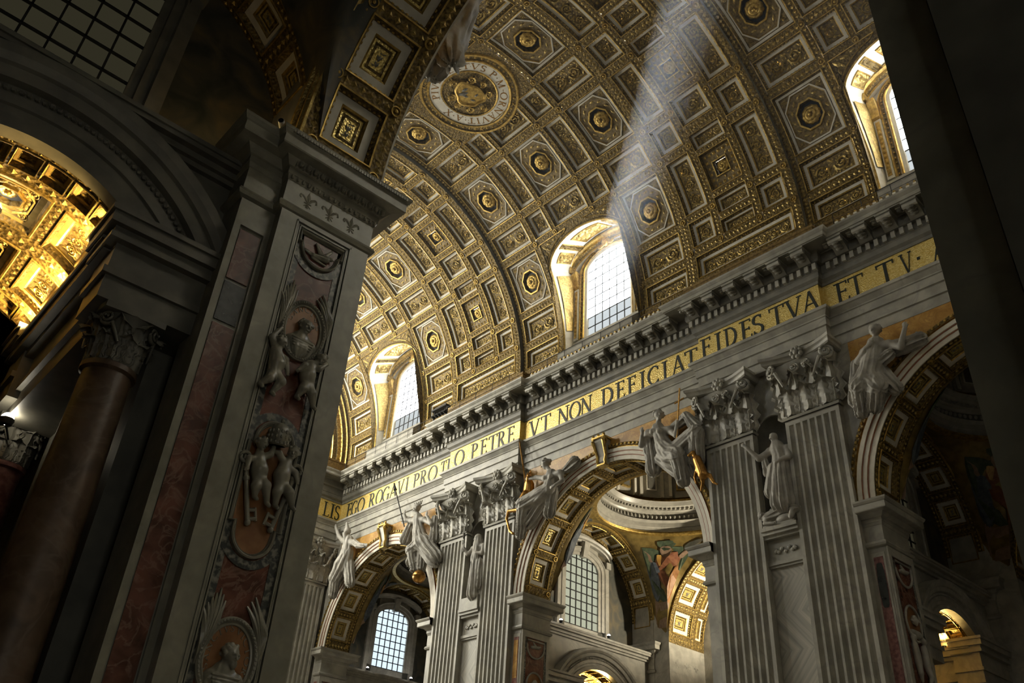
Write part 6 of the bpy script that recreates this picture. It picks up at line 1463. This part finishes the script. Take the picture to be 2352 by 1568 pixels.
def portrait(c, a, b, words, bearded, label, palms):
    r = tag(empty('portrait_medallion', NP(*c, 0)), label, 'medallion', 'carved portrait medallions on the near pier')
    inv = Matrix.Translation(r.location).inverted()
    def own(o): o.parent = r; o.matrix_parent_inverse = inv; return o
    m = MB(); loop_tube(m, ellipse(c, a, b), FRAME, 'near_marble')
    for i in range(56):
        t = 2*pi*i/56; m.ball(NP(c[0]+(a+0.045)*cos(t), c[1]+(b+0.045)*sin(t), 0.13), 0.028, 'near_marble', 5, 4)
    own(m.obj('frame', None, 40))
    m = MB(); m.poly([NP(*q, 0.04) for q in ellipse(c, a*0.97, b*0.97)], 'orange_marble'); own(m.obj('field'))
    f = Fig(0.015); hx, hz = c[0]+0.02, c[1]+b*0.10
    f.head((hx, hz, 0.12), 0.19, (0.45 if bearded else 0.2, -0.2, 0.9), hair='curls').cone((hx-0.02, hz-0.16, 0.08), (hx-0.04, hz-0.34, 0.07), 0.10, 0.13)
    f.cone((hx-0.27, hz-0.44, 0.04), (hx+0.25, hz-0.44, 0.04), 0.16, 0.16, flat=0.9).cone((hx-0.03, hz-0.34, 0.05), (hx-0.03, hz-0.56, 0.06), 0.24, 0.34, flat=0.5, folds=(7, 0.015, 0))
    for q in range(4): f.cone((hx-0.30+0.02*q, hz-0.40-0.07*q, 0.20), (hx+0.26-0.02*q, hz-0.42-0.07*q, 0.20), 0.022, 0.022, k=0.01)
    if bearded: f.ell((hx+0.07, hz-0.16, 0.2), (0.08, 0.1, 0.07))
    own(link('bust', f.mesh('bust', NP, 'near_marble')))
    adv = sum(LET[k][0]+0.18 if k != ' ' else 0.3 for k in words); span = rad(150 if len(words) < 9 else 230); t = pi/2+span/2
    for k in words:
        w_ = (LET[k][0]+0.18) if k != ' ' else 0.3
        if k != ' ':
            l = MB(); ra, rb = a*0.70, b*0.74
            def place(u, v, w, t=t):
                th = t-u*span/adv; k_ = 1+v*0.125/((ra+rb)/2); return NP(c[0]+ra*k_*cos(th), c[1]+rb*k_*sin(th), 0.045+w)
            letter_mesh(l, k, place, 'near_marble', 0.008); own(l.obj('letter'))
        t -= w_*span/adv
    for (bs, tp, bd, sg) in palms:
        palm(None, bs, tp, bd, sg); o = COL.objects[-1] if False else bpy.data.objects[[x.name for x in bpy.data.objects if x.name.startswith('palm_frond') and x.parent is None][0]]; own(o)
    return r
portrait((-15.78, 12.97), 0.52, 0.76, 'SANCTVS', False, 'upper oval portrait medallion carried by two putti, with palm fronds', [((-16.42, 12.75), (-16.36, 14.25), 0.10, -1), ((-15.16, 13.0), (-15.38, 14.25), 0.12, 1)])
portrait((-15.77, 5.2), 0.54, 0.72, 'SANCTVS VICTOR', True, 'lowest oval portrait medallion at the bottom of the near pier', [((-16.40, 5.0), (-16.28, 6.5), 0.10, -1), ((-15.14, 5.2), (-15.38, 6.5), 0.12, 1)])
def lunette():
    r = tag(empty('dove_lunette', NP(-15.82, 14.8, 0)), 'small red lunette with flying dove at the head of the near pier', 'relief'); inv = Matrix.Translation(r.location).inverted()
    def own(o): o.parent = r; o.matrix_parent_inverse = inv; return o
    x0, x1, zt, ze, zb = -16.46, -15.16, 15.84, 15.45, 14.86
    arc_ = [(-15.81+0.56*cos(rad(a)), 15.42+0.56*sin(rad(a))) for a in range(0, -181, -12)]
    out = [(x1, zt), (x1, ze), (-15.25, ze)]+arc_+[(-16.37, ze), (x0, ze), (x0, zt)]
    m = MB(); loop_tube(m, out[::-1], [(0.0, 0.02), (0.0, 0.12), (0.03, 0.14), (0.06, 0.12), (0.08, 0.06), (0.10, 0.07), (0.11, 0.03)], 'near_marble'); own(m.obj('frame'))
    m = MB(); m.poly([NP(*q, 0.035) for q in out], 'red_marble'); own(m.obj('field'))
    m = MB(); m.grid([[NP(-15.81+k*cos(rad(a)), 15.42+k*sin(rad(a)), 0.05) for a in range(-8, -173, -11)] for k in (0.58, 0.78)], 'breccia'); own(m.obj('breccia_band'))
    f = Fig(0.016); f.cone((-15.98, 15.22, 0.08), (-15.62, 15.27, 0.10), 0.07, 0.10).ell((-15.5, 15.34, 0.12), (0.07, 0.06, 0.06)).cone((-15.45, 15.34, 0.13), (-15.39, 15.32, 0.14), 0.03, 0.01)
    f.cone((-15.98, 15.22, 0.08), (-16.22, 15.3, 0.06), 0.06, 0.04, flat=0.6).cone((-15.75, 15.3, 0.1), (-15.95, 15.62, 0.08), 0.09, 0.04, flat=0.5).cone((-15.7, 15.28, 0.12), (-15.5, 15.6, 0.12), 0.08, 0.03, flat=0.5).cone((-16.0, 15.15, 0.07), (-15.6, 15.1, 0.07), 0.035, 0.03)
    own(link('dove', f.mesh('dove', NP, 'near_marble')))
lunette()
def cartouche():
    r = tag(empty('cartouche', NP(-15.83, 7.2, 0)), 'tall orange cartouche with moulded frame in the middle of the near pier', 'relief'); inv = Matrix.Translation(r.location).inverted()
    def own(o): o.parent = r; o.matrix_parent_inverse = inv; return o
    cx = -15.84; hw = 0.62
    top = [(cx+0.5*cos(rad(a)), 9.85+0.54*sin(rad(a))) for a in range(0, 181, 12)]; bot = [(cx+0.5*cos(rad(a)), 7.75-0.54*sin(rad(a))) for a in range(180, -1, -12)]
    out = top+[(cx-0.5, 9.75), (cx-hw, 9.75), (cx-hw, 7.9), (cx-0.5, 7.9)]+bot+[(cx+0.5, 7.9), (cx+hw, 7.9), (cx+hw, 9.75), (cx+0.5, 9.75)]
    m = MB(); loop_tube(m, out, [(0.0, 0.02), (0.0, 0.12), (0.03, 0.14), (0.06, 0.12), (0.08, 0.06), (0.10, 0.08), (0.12, 0.03)], 'near_marble'); own(m.obj('frame'))
    m = MB(); m.poly([NP(*q, 0.045) for q in out], 'orange_marble'); own(m.obj('field'))
    for zc, s_ in ((9.85, 1), (7.75, -1)):
        m = MB(); m.grid([[NP(cx+k*cos(rad(a)), zc+s_*(k+0.04)*sin(rad(a)), 0.05) for a in range(0, 181, 12)] for k in (0.53, 0.72)], 'breccia'); own(m.obj('breccia_band'))
cartouche()
GP = 'putti carved on the near pier'
def putto(head, face, chest, belly, hips, legs, arms, label, sc=1.0):
    f = Fig(0.016); r = 0.155*sc
    f.head(head, r, face, hair='curls').cone(chest, belly, 0.15*sc, 0.185*sc).cone(belly, hips, 0.185*sc, 0.17*sc).cone((head[0]*0.5+chest[0]*0.5, head[1]*0.5+chest[1]*0.5, chest[2]), chest, 0.09*sc, 0.13*sc)
    for (kn, ft) in legs: 
        f.limb([hips, kn, ft], [0.15*sc, 0.115*sc, 0.06*sc], k=0.03).cone(ft, (ft[0]+0.04, ft[1]-0.07, ft[2]+0.06), 0.055*sc, 0.045*sc)
    for (el, ha) in arms:
        f.limb([chest, el, ha], [0.09*sc, 0.075*sc, 0.05*sc], k=0.03).hand((ha[0], ha[1], ha[2]), (np.array(ha)-np.array(el)), 0.045*sc)
    statue(f, 'putto', label, NP, 'near_marble', GP, 'putto')
putto((-16.33, 12.27, 0.26), (0.6, -0.35, 0.6), (-16.38, 12.02, 0.2), (-16.3, 11.72, 0.22), (-16.3, 11.5, 0.18), [((-16.42, 11.25, 0.3), (-16.56, 11.08, 0.2)), ((-16.12, 11.28, 0.3), (-16.24, 10.98, 0.2))], [((-16.56, 12.36, 0.2), (-16.4, 12.68, 0.2)), ((-16.12, 11.9, 0.26), (-16.0, 11.62, 0.24))], 'naked putto lifting the left side of the upper medallion')
putto((-15.22, 12.3, 0.24), (-0.4, -0.4, 0.7), (-15.45, 12.05, 0.2), (-15.48, 11.78, 0.22), (-15.42, 11.55, 0.18), [((-15.55, 11.35, 0.3), (-15.62, 11.14, 0.2)), ((-15.3, 11.32, 0.28), (-15.16, 11.06, 0.2))], [((-15.25, 12.02, 0.3), (-15.1, 12.2, 0.3)), ((-15.62, 11.98, 0.26), (-15.74, 11.8, 0.26))], 'naked putto striding under the right side of the upper medallion')
putto((-16.2, 9.66, 0.26), (0.4, -0.2, 0.8), (-16.16, 9.35, 0.2), (-16.1, 9.1, 0.22), (-16.05, 8.9, 0.2), [((-15.92, 8.75, 0.34), (-15.78, 8.42, 0.26)), ((-16.12, 8.68, 0.3), (-16.06, 8.5, 0.2))], [((-15.95, 9.5, 0.26), (-15.9, 9.68, 0.24)), ((-16.4, 9.25, 0.26), (-16.42, 9.02, 0.3))], 'putto on the left of the papal tiara, gripping a key', 0.95)
putto((-15.42, 9.72, 0.26), (-0.45, -0.2, 0.8), (-15.52, 9.42, 0.2), (-15.56, 9.15, 0.22), (-15.52, 8.95, 0.2), [((-15.36, 8.78, 0.34), (-15.17, 8.52, 0.24)), ((-15.62, 8.72, 0.3), (-15.56, 8.45, 0.22))], [((-15.75, 9.6, 0.26), (-15.84, 9.62, 0.22)), ((-15.28, 9.3, 0.26), (-15.2, 9.12, 0.28))], 'putto on the right of the papal tiara, leg stretched out', 0.95)
mb = MB()
for k, (q, z) in enumerate(((0.20, 9.74), (0.24, 9.80), (0.21, 9.86), (0.235, 9.92), (0.21, 9.98), (0.215, 10.04), (0.18, 10.10), (0.15, 10.18), (0.09, 10.26))): pass
mb.lathe([(0.18, 0), (0.235, 0.03), (0.225, 0.10), (0.25, 0.14), (0.235, 0.22), (0.245, 0.26), (0.215, 0.34), (0.21, 0.38), (0.15, 0.47), (0.07, 0.52), (0.01, 0.53)], 20, 'near_marble')
for zz, rr in ((0.04, 0.24), (0.16, 0.25), (0.28, 0.24)):
    for i in range(14): mb.ball((rr*cos(2*pi*i/14), rr*sin(2*pi*i/14), zz+0.03), (0.03, 0.03, 0.045), 'near_marble', 5, 4)
mb.ball((0, 0, 0.57), 0.05, 'near_marble', 8, 6); mb.lathe([(0.16, 0.0), (0.15, 0.04), (0.01, 0.05)], 12, 'iron')  # black disc paints the shade in the tiara's hollow
t_ = mb.obj('papal_tiara', None, 50); t_.location = NP(-15.82, 9.78, 0.2); t_.rotation_euler = (rad(14), rad(-6), 0); tag(t_, 'carved triple-crowned papal tiara held up by two putti', 'tiara')
def key(top, bot, label):
    a, b = np.array(top, float), np.array(bot, float); d = (b-a)/np.linalg.norm(b-a); n = np.array((-d[1], d[0])); m = MB(); P3 = lambda q, o: NP(q[0], q[1], o)
    m.tube([P3(a+d*0.2, 0.16), P3(b, 0.14)], 0.052, 8, 'near_marble'); m.tube([P3(a+0.11*np.array((cos(t), sin(t))), 0.16) for t in np.linspace(0, 2*pi, 15)[:-1]], 0.045, 6, 'near_marble', closed=True)
    m.ball(P3(a+d*0.24, 0.16), 0.085, 'near_marble', 8, 6); m.ball(P3(a+d*0.48, 0.16), 0.075, 'near_marble', 8, 6); m.ball(P3(b+d*0.03, 0.14), 0.07, 'near_marble', 8, 6)
    sg = 1 if top[0] < -15.8 else -1; w = n if n[0]*sg > 0 else -n
    for e, l in ((-0.05, 0.19), (-0.24, 0.19)): m.tube([P3(b+d*e, 0.14), P3(b+d*e+w*l, 0.14)], 0.042, 6, 'near_marble')
    m.tube([P3(b+d*-0.0+w*0.19, 0.14), P3(b-d*0.29+w*0.19, 0.14)], 0.032, 6, 'near_marble')
    tag(m.obj('stone_key', None, 60), label, 'key', 'carved keys on the near pier')
key((-16.45, 9.3), (-16.06, 7.95), 'long carved key on the left of the cartouche'); key((-15.2, 9.42), (-15.5, 7.95), 'long carved key on the right of the cartouche')

# ------------------------------------------------------------------ railings, lamps, camera
def railing(y0, y1, label, dense):
    m = MB(); x = XP-1.25 if dense is None else XR-1.35
    r = tag(empty('railing', (x, (y0+y1)/2, 33.75)), label, 'railing', 'iron railings on the great cornice'); L = (y1-y0)/2
    m = MB(); m.tube([(0, -L, 0.95), (0, L, 0.95)], 0.025, 5, 'iron'); m.obj('rail', r); m = MB(); m.tube([(0, -L, 0.5), (0, L, 0.5)], 0.015, 4, 'iron'); m.obj('rail', r)
    p_ = MB(); n = int(2*L/1.6); p_.tube([(0, 0, -0.05), (0, 0, 0.97)], 0.022, 5, 'iron'); pm = p_.mesh('rail_post')
    for i in range(n+1): link('rail_post', pm, r, (0, -L+2*L*i/n, 0))
    if dense:
        b = MB(); k = int(2*L/0.36)
        for i in range(k):
            y = -L+2*L*(i+0.5)/k; b.box(-0.10, 0.10, y-0.09, y+0.09, -0.02, 0.24, 'stucco_white'); b.ball((0, y, 0.34), 0.09, 'gold', 5, 4)
        stuff(b.obj('footlights', r))
    return r
railing(-6.0, 6.2, 'railing with a row of small lamps below the sunlit middle window', True)
railing(8.2, 16.0, 'thin iron railing on the cornice between the two bright windows', None)
railing(18.2, 31.0, 'thin railing below the window beside the near pier', False)
railing(-30.0, -18.2, 'railing with small lamps below the half-hidden right window', True)
fl = tag(empty('lamp_rack', (12.55, 16.6, 33.78)), 'black rack of floodlights on the cornice beside the bright left window', 'floodlight')
m = MB(); m.box(-0.25, 0.25, -0.95, 0.95, 1.05, 1.2, 'iron'); m.obj('rack', fl)
for y in (-0.85, 0.85): m = MB(); m.box(-0.05, 0.05, y-0.05, y+0.05, 0, 1.1, 'iron'); m.obj('rack_leg', fl)
for i in range(5):
    m = MB(); m.lathe([(0.05, -0.18), (0.17, -0.1), (0.19, 0.14), (0.16, 0.14), (0.02, 0.0)], 10, 'iron'); q = m.obj('lamp_head', fl, 50); q.location = (-0.1, -0.75+0.37*i, 0.55); q.rotation_euler = (0, rad(-60), 0)
def spot(name, loc, label, r=0.12, light=None, col=(1, 0.96, 0.88), group='small lamps on the aisle cornices', glow='lamp_glow', bracket=None):
    o = tag(empty(name, loc), label, 'lamp', group)
    m = MB(); m.lathe([(0.03, -0.16), (r*0.9, -0.14), (r*1.15, 0.0), (r*1.1, 0.03)], 12, 'iron'); m.obj('housing', o, 50)
    m = MB(); m.ball((0, 0, 0.03), r, glow, 10, 8); m.obj('bulb', o, 60)
    if bracket: m = MB(); m.tube([(0, 0, -0.1), bracket], 0.03, 6, 'iron'); m.obj('bracket', o)
    if light:
        L = bpy.data.lights.new('bulb_light', 'POINT'); L.energy = light; L.color = col; L.shadow_soft_size = 0.15
        q = bpy.data.objects.new('bulb_light', L); COL.objects.link(q); q.parent = o; q.location = (0, 0, 0.28)
    return o
spot('cornice_lamp', (18.33, 7.86, 17.72), 'small bright lamp left of the barred window in the middle arch', light=16)
spot('cornice_lamp', (23.15, 7.86, 17.72), 'small bright lamp right of the barred window in the middle arch', light=16)
spot('cornice_lamp', (19.1, P+7.86, 17.72), 'small bright lamp on the left under the bluish barred window', light=16)
spot('cornice_lamp', (23.8, P+7.86, 17.72), 'small bright lamp on the right under the bluish barred window', light=16)
WARM = (1.0, 0.66, 0.22)
lamp_mat('flood_glow', (1, 0.9, 0.7), 20.0)
for (x, y, z, lab, br) in ((18.7, 8.2, 14.63, 'bright floodlight at the golden passage under the middle arch', None), (-19.95, -9.3, 11.6, 'floodlight among the columns at the left edge', (0.5, 1.3, -0.2)), (-22.6, -13.2, 15.0, 'lamp glaring at the left edge inside the golden passage', (0, 0, 0.25))):
    spot('flood_lamp', (x, y, z), lab, 0.17, None, WARM, 'floodlights of the golden passages', 'flood_glow', br)
def passage_flood(x, y, z, e, lab, sx=1):
    """uplight standing on the passage cornice: what makes the gilded barrels glow"""
    o = tag(empty('uplight', (x, y, z)), lab, 'lamp', 'uplights in the golden passages')
    m = MB(); m.lathe([(0.04, -0.10), (0.10, -0.08), (0.12, 0.03), (0.1, 0.01)], 14, 'iron'); m.obj('housing', o, 50)
    m = MB(); m.lathe([(0.1, 0.01), (0.06, 0.025), (0.001, 0.03)], 12, 'flood_glow'); m.obj('bulb', o)
    L = bpy.data.lights.new('bulb_light', 'SPOT'); L.energy = e; L.color = WARM; L.shadow_soft_size = 0.08; L.spot_size = rad(165); L.spot_blend = 0.6
    q = bpy.data.objects.new('bulb_light', L); COL.objects.link(q); q.parent = o; q.location = (-0.1, 0, 0.12); q.rotation_euler = Vector((-sx*0.75, 0, 0.65)).to_track_quat('-Z', 'Y').to_euler()
def passage_lights(sx, yc, zsp, e, lab):
    for k, dy in enumerate((-2.4, 0.0, 2.4)):
        passage_flood(sx*AXC+2.12, yc+dy, zsp-0.26, e/3, lab % ('first', 'second', 'third')[k], 1)
passage_lights(-1, -P/2, 14.37, 1000, '%s uplight on the cornice of the near golden passage, counted from the camera')
passage_lights(1, P/2, 14.47, 1700, '%s uplight in the golden passage behind the middle arch, counted from the camera')
passage_lights(1, -P/2, 14.47, 1700, '%s uplight in the golden passage behind the rightmost arch, counted from the camera')
spot('cornice_lamp', (-18.3, YP+1.0, 18.42), 'added small lamp beside the security camera on the near pier', 0.06, light=14, col=WARM)  # lamp added to brighten the near aisle arch
def chapel_fill(x, y, z, e, lab):
    o = tag(empty('chapel_fill_light', (x, y, z)), lab, 'lamp', 'added lights inside the side chapels')
    m = MB(); m.lathe([(0.05, -0.2), (0.25, -0.15), (0.3, 0.05), (0.22, 0.02)], 14, 'iron'); m.obj('housing', o, 50)
    m = MB(); m.lathe([(0.22, 0.02), (0.12, 0.05), (0.001, 0.06)], 12, 'flood_glow'); m.obj('bulb', o)
    L = bpy.data.lights.new('bulb_light', 'SPOT'); L.energy = e; L.color = (1, 0.88, 0.66); L.shadow_soft_size = 0.3; L.spot_size = rad(120); L.spot_blend = 0.6
    q = bpy.data.objects.new('bulb_light', L); COL.objects.link(q); q.parent = o; q.location = (0, 0, 0.3); q.rotation_euler = Vector((-0.1, 0.75, 0.65)).to_track_quat('-Z', 'Y').to_euler()
chapel_fill(AXC+AHW+2.4, -5.6, 18.5, 6500, 'added light that brightens the white and gold chapel vault, hidden behind the pilasters')  # unseen lamp added in place of daylight on the chapel vault
cc = tag(empty('security_camera', (-17.72, YP-0.12, 18.62), (0, 0, rad(-35))), 'small white security camera on top of the near pier cornice', 'camera')
m = MB(); m.tube([(0, -0.22, 0), (0, 0.22, 0.04)], 0.085, 12, 'plastic_white'); m.obj('housing', cc, 50)
m = MB(); m.tube([(0, -0.24, -0.002), (0, -0.215, 0)], 0.07, 12, 'lens_black'); m.obj('lens', cc, 50)
m = MB(); m.tube([(0, 0.05, 0), (0, 0.05, -0.34)], 0.025, 6, 'plastic_white'); m.obj('bracket', cc)

# ------------------------------------------------------------------ inlaid reveals of the far piers
def far_pier(yf, oval, label):
    r = tag(empty('pier_panel', (XR+1.2, yf, 0)), label, 'panel', 'inlaid reveals of the far piers'); inv = Matrix.Translation(r.location).inverted()
    def own(o): o.parent = r; o.matrix_parent_inverse = inv; return o
    a, b = XR+0.28, XR+SOF-0.38; q = lambda x, z, o: (x, yf-o, z)
    m = MB()
    for x0, x1, z0, z1 in ((XR+0.02, a, 2, 16.15), (b, XR+SOF-0.12, 2, 16.15), (a, b, 15.75, 16.15)): m.box(x0, x1, yf-0.09, yf+0.02, z0, z1, 'marble_pale')
    own(m.obj('marble_frame'))
    m = MB(); m.box(a, b, yf-0.03, yf+0.02, 2, 15.75, 'red_marble'); own(m.obj('red_field'))
    m = MB(); m.box(a, a+0.16, yf-0.045, yf, 2, 15.75, 'breccia'); own(m.obj('breccia_border')); m = MB(); m.box(b-0.16, b, yf-0.045, yf, 2, 15.75, 'breccia'); own(m.obj('breccia_border'))
    c = (a+b)/2; hw = (b-a)/2-0.2
    m = MB(); m.tube([q(c+hw*cos(t), 15.25+hw*0.95*sin(t), 0.07) for t in np.linspace(0, -pi, 15)]+[q(c-hw, 15.6, 0.07), q(c+hw, 15.6, 0.07)], 0.055, 6, 'marble_pale', closed=True); own(m.obj('lunette_frame', None, 60))
    f = Fig(0.03); f.cone((c-0.3, 15.2, 0.06), (c+0.25, 15.25, 0.07), 0.09, 0.11).cone((c, 15.25, 0.08), (c-0.2, 15.5, 0.06), 0.1, 0.04).ell((c+0.38, 15.3, 0.08), (0.09, 0.08, 0.08)); own(link('dove', f.mesh('dove', q, 'marble_pale')))
    for zc in (12.9, 5.6):
        m = MB(); m.tube([q(c+hw*0.92*cos(t), zc+0.78*sin(t), 0.08) for t in np.linspace(0, 2*pi, 29)[:-1]], 0.06, 6, 'marble_pale', closed=True); own(m.obj('medallion_frame', None, 60))
        m = MB(); m.poly([q(c+hw*0.9*cos(t), zc+0.76*sin(t), 0.04) for t in np.linspace(0, 2*pi, 29)[:-1]], 'orange_marble'); own(m.obj('medallion_field'))
        f = Fig(0.03); f.head((c, zc+0.1, 0.12), 0.2, (0.2, -0.1, 0.9), hair='curls').cone((c-0.25, zc-0.45, 0.04), (c+0.25, zc-0.45, 0.04), 0.18, 0.18); own(link('bust', f.mesh('bust', q, 'marble_pale')))
    f = Fig(0.035)
    for sx in (-1, 1): f.cone((c+sx*0.42, 11.9, 0.12), (c+sx*0.38, 11.2, 0.14), 0.15, 0.17).ell((c+sx*0.45, 12.2, 0.16), (0.14, 0.15, 0.14)).limb([(c+sx*0.38, 11.1, 0.14), (c+sx*0.5, 10.7, 0.2), (c+sx*0.35, 10.4, 0.14)], [0.14, 0.11, 0.06]).limb([(c+sx*0.42, 11.8, 0.14), (c+sx*0.55, 12.2, 0.14), (c+sx*0.4, 12.5, 0.12)], [0.09, 0.07, 0.05])
    own(link('putti_relief', f.mesh('putti_relief', q, 'marble_pale')))
    # nave-side strip of coloured inlay
    y0, y1 = yf+0.18, yf+0.62; x = XR-0.03
    m = MB(); m.box(x, XR, y0-0.1, y1+0.1, 2, 15.9, 'marble_pale'); own(m.obj('inlay_frame'))
    m = MB(); m.box(x-0.02, x, y0, y1, 2, 15.7, 'porphyry'); own(m.obj('inlay_field'))
    m = MB()
    if oval: m.poly([(x-0.035, (y0+y1)/2+0.2*cos(t), 14.4+max(-1.0, min(1.0, 1.3*sin(t)))) for t in np.linspace(0, 2*pi, 25)[:-1]], 'dark_green')
    else: m.box(x-0.035, x-0.02, y0+0.04, y1-0.04, 13.2, 15.5, 'giallo')
    own(m.obj('inlay_tablet'))
far_pier(AR, False, 'inlaid red pier panel with medallions on the left of the middle arch')
far_pier(P+AR, False, 'inlaid red pier panel beside the near pier, low in the left arch')
far_pier(-P+AR, True, 'inlaid dark pier panel with green oval at the rightmost arch')
# ------------------------------------------------------------------ floor, end of the nave and outer shell
def shell():
    mb = MB(); mb.poly([(-60, -70, 0), (60, -70, 0), (60, 80, 0), (-60, 80, 0)], 'floor_marble'); struct(mb.obj('floor'), 'polished marble floor of the nave')
    # end wall: pier, great end arch and the front with its windows
    root = struct(empty('wall_back'), 'end of the nave: pier, gilded end arch and bright entrance front')
    mb = MB(); y = Y_END
    for sg in (-1, 1):
        mb.poly([(sg*9.9, y+0.4, 0), (sg*16.6, y+0.4, 0), (sg*16.6, y+0.4, Z_ARC+0.1), (sg*9.9, y+0.4, Z_ARC+0.1)], 'marble_grey')
        mb.poly([(sg*9.9, y, 0), (sg*9.9, y+4, 0), (sg*9.9, y+4, 34), (sg*9.9, y, 34)], 'marble_grey')
        mb.poly([(sg*9.9, y+0.05, 27), (sg*16.6, y+0.05, 27), (sg*16.6, y+0.05, 35.4), (sg*9.9, y+0.05, 35.4)], 'marble_grey')
    mb.obj('end_pier', root)
    mb = MB(); z0 = ZV-0.1; ya = P+8.1
    prof = [(RV+0.6, 0.0, 'gold_band'), (RV-0.2, 0.0, 'gold_band'), (RV-0.25, 0.25, 'gold'), (RV-0.6, 0.25, 'gold_band'), (RV-0.65, 0.45, 'gold'), (RV-0.95, 0.50, 'gold'), (RV-1.0, 0.6, 'gold_band'), (RV-1.4, 0.62, 'gold_band'), (RV-1.45, 0.75, 'gold'), (RV-1.62, 0.78, 'gold'), (RV-1.65, 1.0, 'stucco_white'), (RV-2.0, 1.05, 'stucco_white'), (RV-2.05, 1.2, 'gold'), (RV-2.5, 1.25, 'gold_band'), (RV-2.55, 4.0, 'gold_band'), (RV-2.55, 15.0, 'gold_band')]
    for a, b in zip(prof[:-1], prof[1:]):
        mb.grid([[(r*cos(rad(t)), ya+o, z0+r*sin(rad(t))) for t in range(-8, 189, 4)] for r, o, _ in (a, b)], b[2])
    mb.obj('end_arch', root, 30)
    zz = MB()
    for i in range(90):
        t = rad(2*i); r = RV-0.85; zz.ball((r*cos(t), ya+0.46, z0+r*sin(t)), (0.10, 0.08, 0.10), 'gold', 5, 4)
    stuff(zz.obj('end_arch_beads', root))
    f = MB(); yb = 47.0
    f.poly([(-20, yb, 0), (20, yb, 0), (20, yb, 52), (-20, yb, 52)], 'marble_grey'); f.obj('front_wall', root)
    g = struct(empty('window_7'), 'tall windows of the entrance front, hidden behind the near pier')
    for (x0, x1, a, b) in ((-8.5, -4.4, 21, 33), (-4.2, -0.1, 21, 33), (0.1, 4.2, 21, 33), (4.4, 8.5, 21, 33)):
        q = MB(); q.poly([(x0, yb-0.1, a), (x1, yb-0.1, a), (x1, yb-0.1, b), (x0, yb-0.1, b)], 'front_glass'); q.obj('pane', g)
    g = struct(empty('window_8'), 'added glowing panes in the near side of the end vault, unseen behind the near pier')  # unseen emitters added to brighten the left vault and the frieze
    for k in range(4):
        q = MB(); a0, a1 = 122+10*k, 131.5+10*k; r = RV-2.6
        q.grid([[(r*cos(rad(a)), y_, z0+r*sin(rad(a))) for y_ in (36.3, 42.5)] for a in (a0, (a0+a1)/2, a1)], 'end_fill_glow'); q.obj('pane', g)
    g = struct(empty('window_9'), 'added glowing panes far behind the viewer that light the near piers')  # unseen emitters added as fill for the near piers
    for x0 in (-27.5, -24.9, -22.3):
        for z1 in (4.5, 8.0, 11.5):
            q = MB(); q.poly([(x0, -51.8, z1), (x0+2.4, -51.8, z1), (x0+2.4, -51.8, z1+3.3), (x0, -51.8, z1+3.3)], 'back_fill_glow'); q.obj('pane', g)
    # outer shell: keeps the sky outside the aisles
    s = MB()
    for sg in (-1, 1):
        s.poly([(sg*34, -52, 0), (sg*34, 48, 0), (sg*34, 48, 36), (sg*34, -52, 36)], 'dark_or_shaded_stone')
        s.poly([(sg*14.3, -52, 36), (sg*34.2, -52, 36), (sg*34.2, 48, 36), (sg*14.3, 48, 36)] if False else [(sg*14.6, -52, 36.0 if sg < 0 else 33.85), (sg*34.2, -52, 36.0 if sg < 0 else 33.85), (sg*34.2, 48, 36.0 if sg < 0 else 33.85), (sg*14.6, 48, 36.0 if sg < 0 else 33.85)], 'dark_or_shaded_stone')
    s.poly([(-35, -52, 0), (35, -52, 0), (35, -52, 52), (-35, -52, 52)], 'dark_or_shaded_stone'); s.poly([(-35, 47.5, 0), (35, 47.5, 0), (35, 47.5, 52), (-35, 47.5, 52)], 'dark_or_shaded_stone')
    struct(s.obj('wall_outer'), 'outer walls and aisle roofs of the church')
lit_glass('front_glass', (1.0, 0.95, 0.80), 9.0, see=0.1)
lit_glass('end_fill_glow', (1.0, 0.96, 0.84), 33.0, see=0.1)  # glow of the added end vault panes
lit_glass('back_fill_glow', (1.0, 0.98, 0.84), 0.75, see=0.05)  # glow of the added panes behind the viewer
shell()
# ------------------------------------------------------------------ fine haze in the upper nave, which the sun makes visible
def haze():
    m = bpy.data.materials.new('haze'); m.use_nodes = True; nt = m.node_tree
    nt.nodes.remove(nt.nodes['Principled BSDF']); v = _n(nt, 'ShaderNodeVolumeScatter')
    v.inputs['Color'].default_value = (0.84, 0.93, 1.0, 1); v.inputs['Density'].default_value = HAZE; v.inputs['Anisotropy'].default_value = 0.35
    nt.links.new(v.outputs[0], nt.nodes['Material Output'].inputs['Volume']); MATS['haze'] = m
    b = MB(); b.box(-13.0, 14.45, -33.0, 32.0, 33.9, 49.6, 'haze'); o = b.obj('haze'); stuff(o); o['label'] = 'faint haze under the nave vault that shows the sunbeams'; o['category'] = 'haze'
    pass
HAZE = 0.0019
haze()
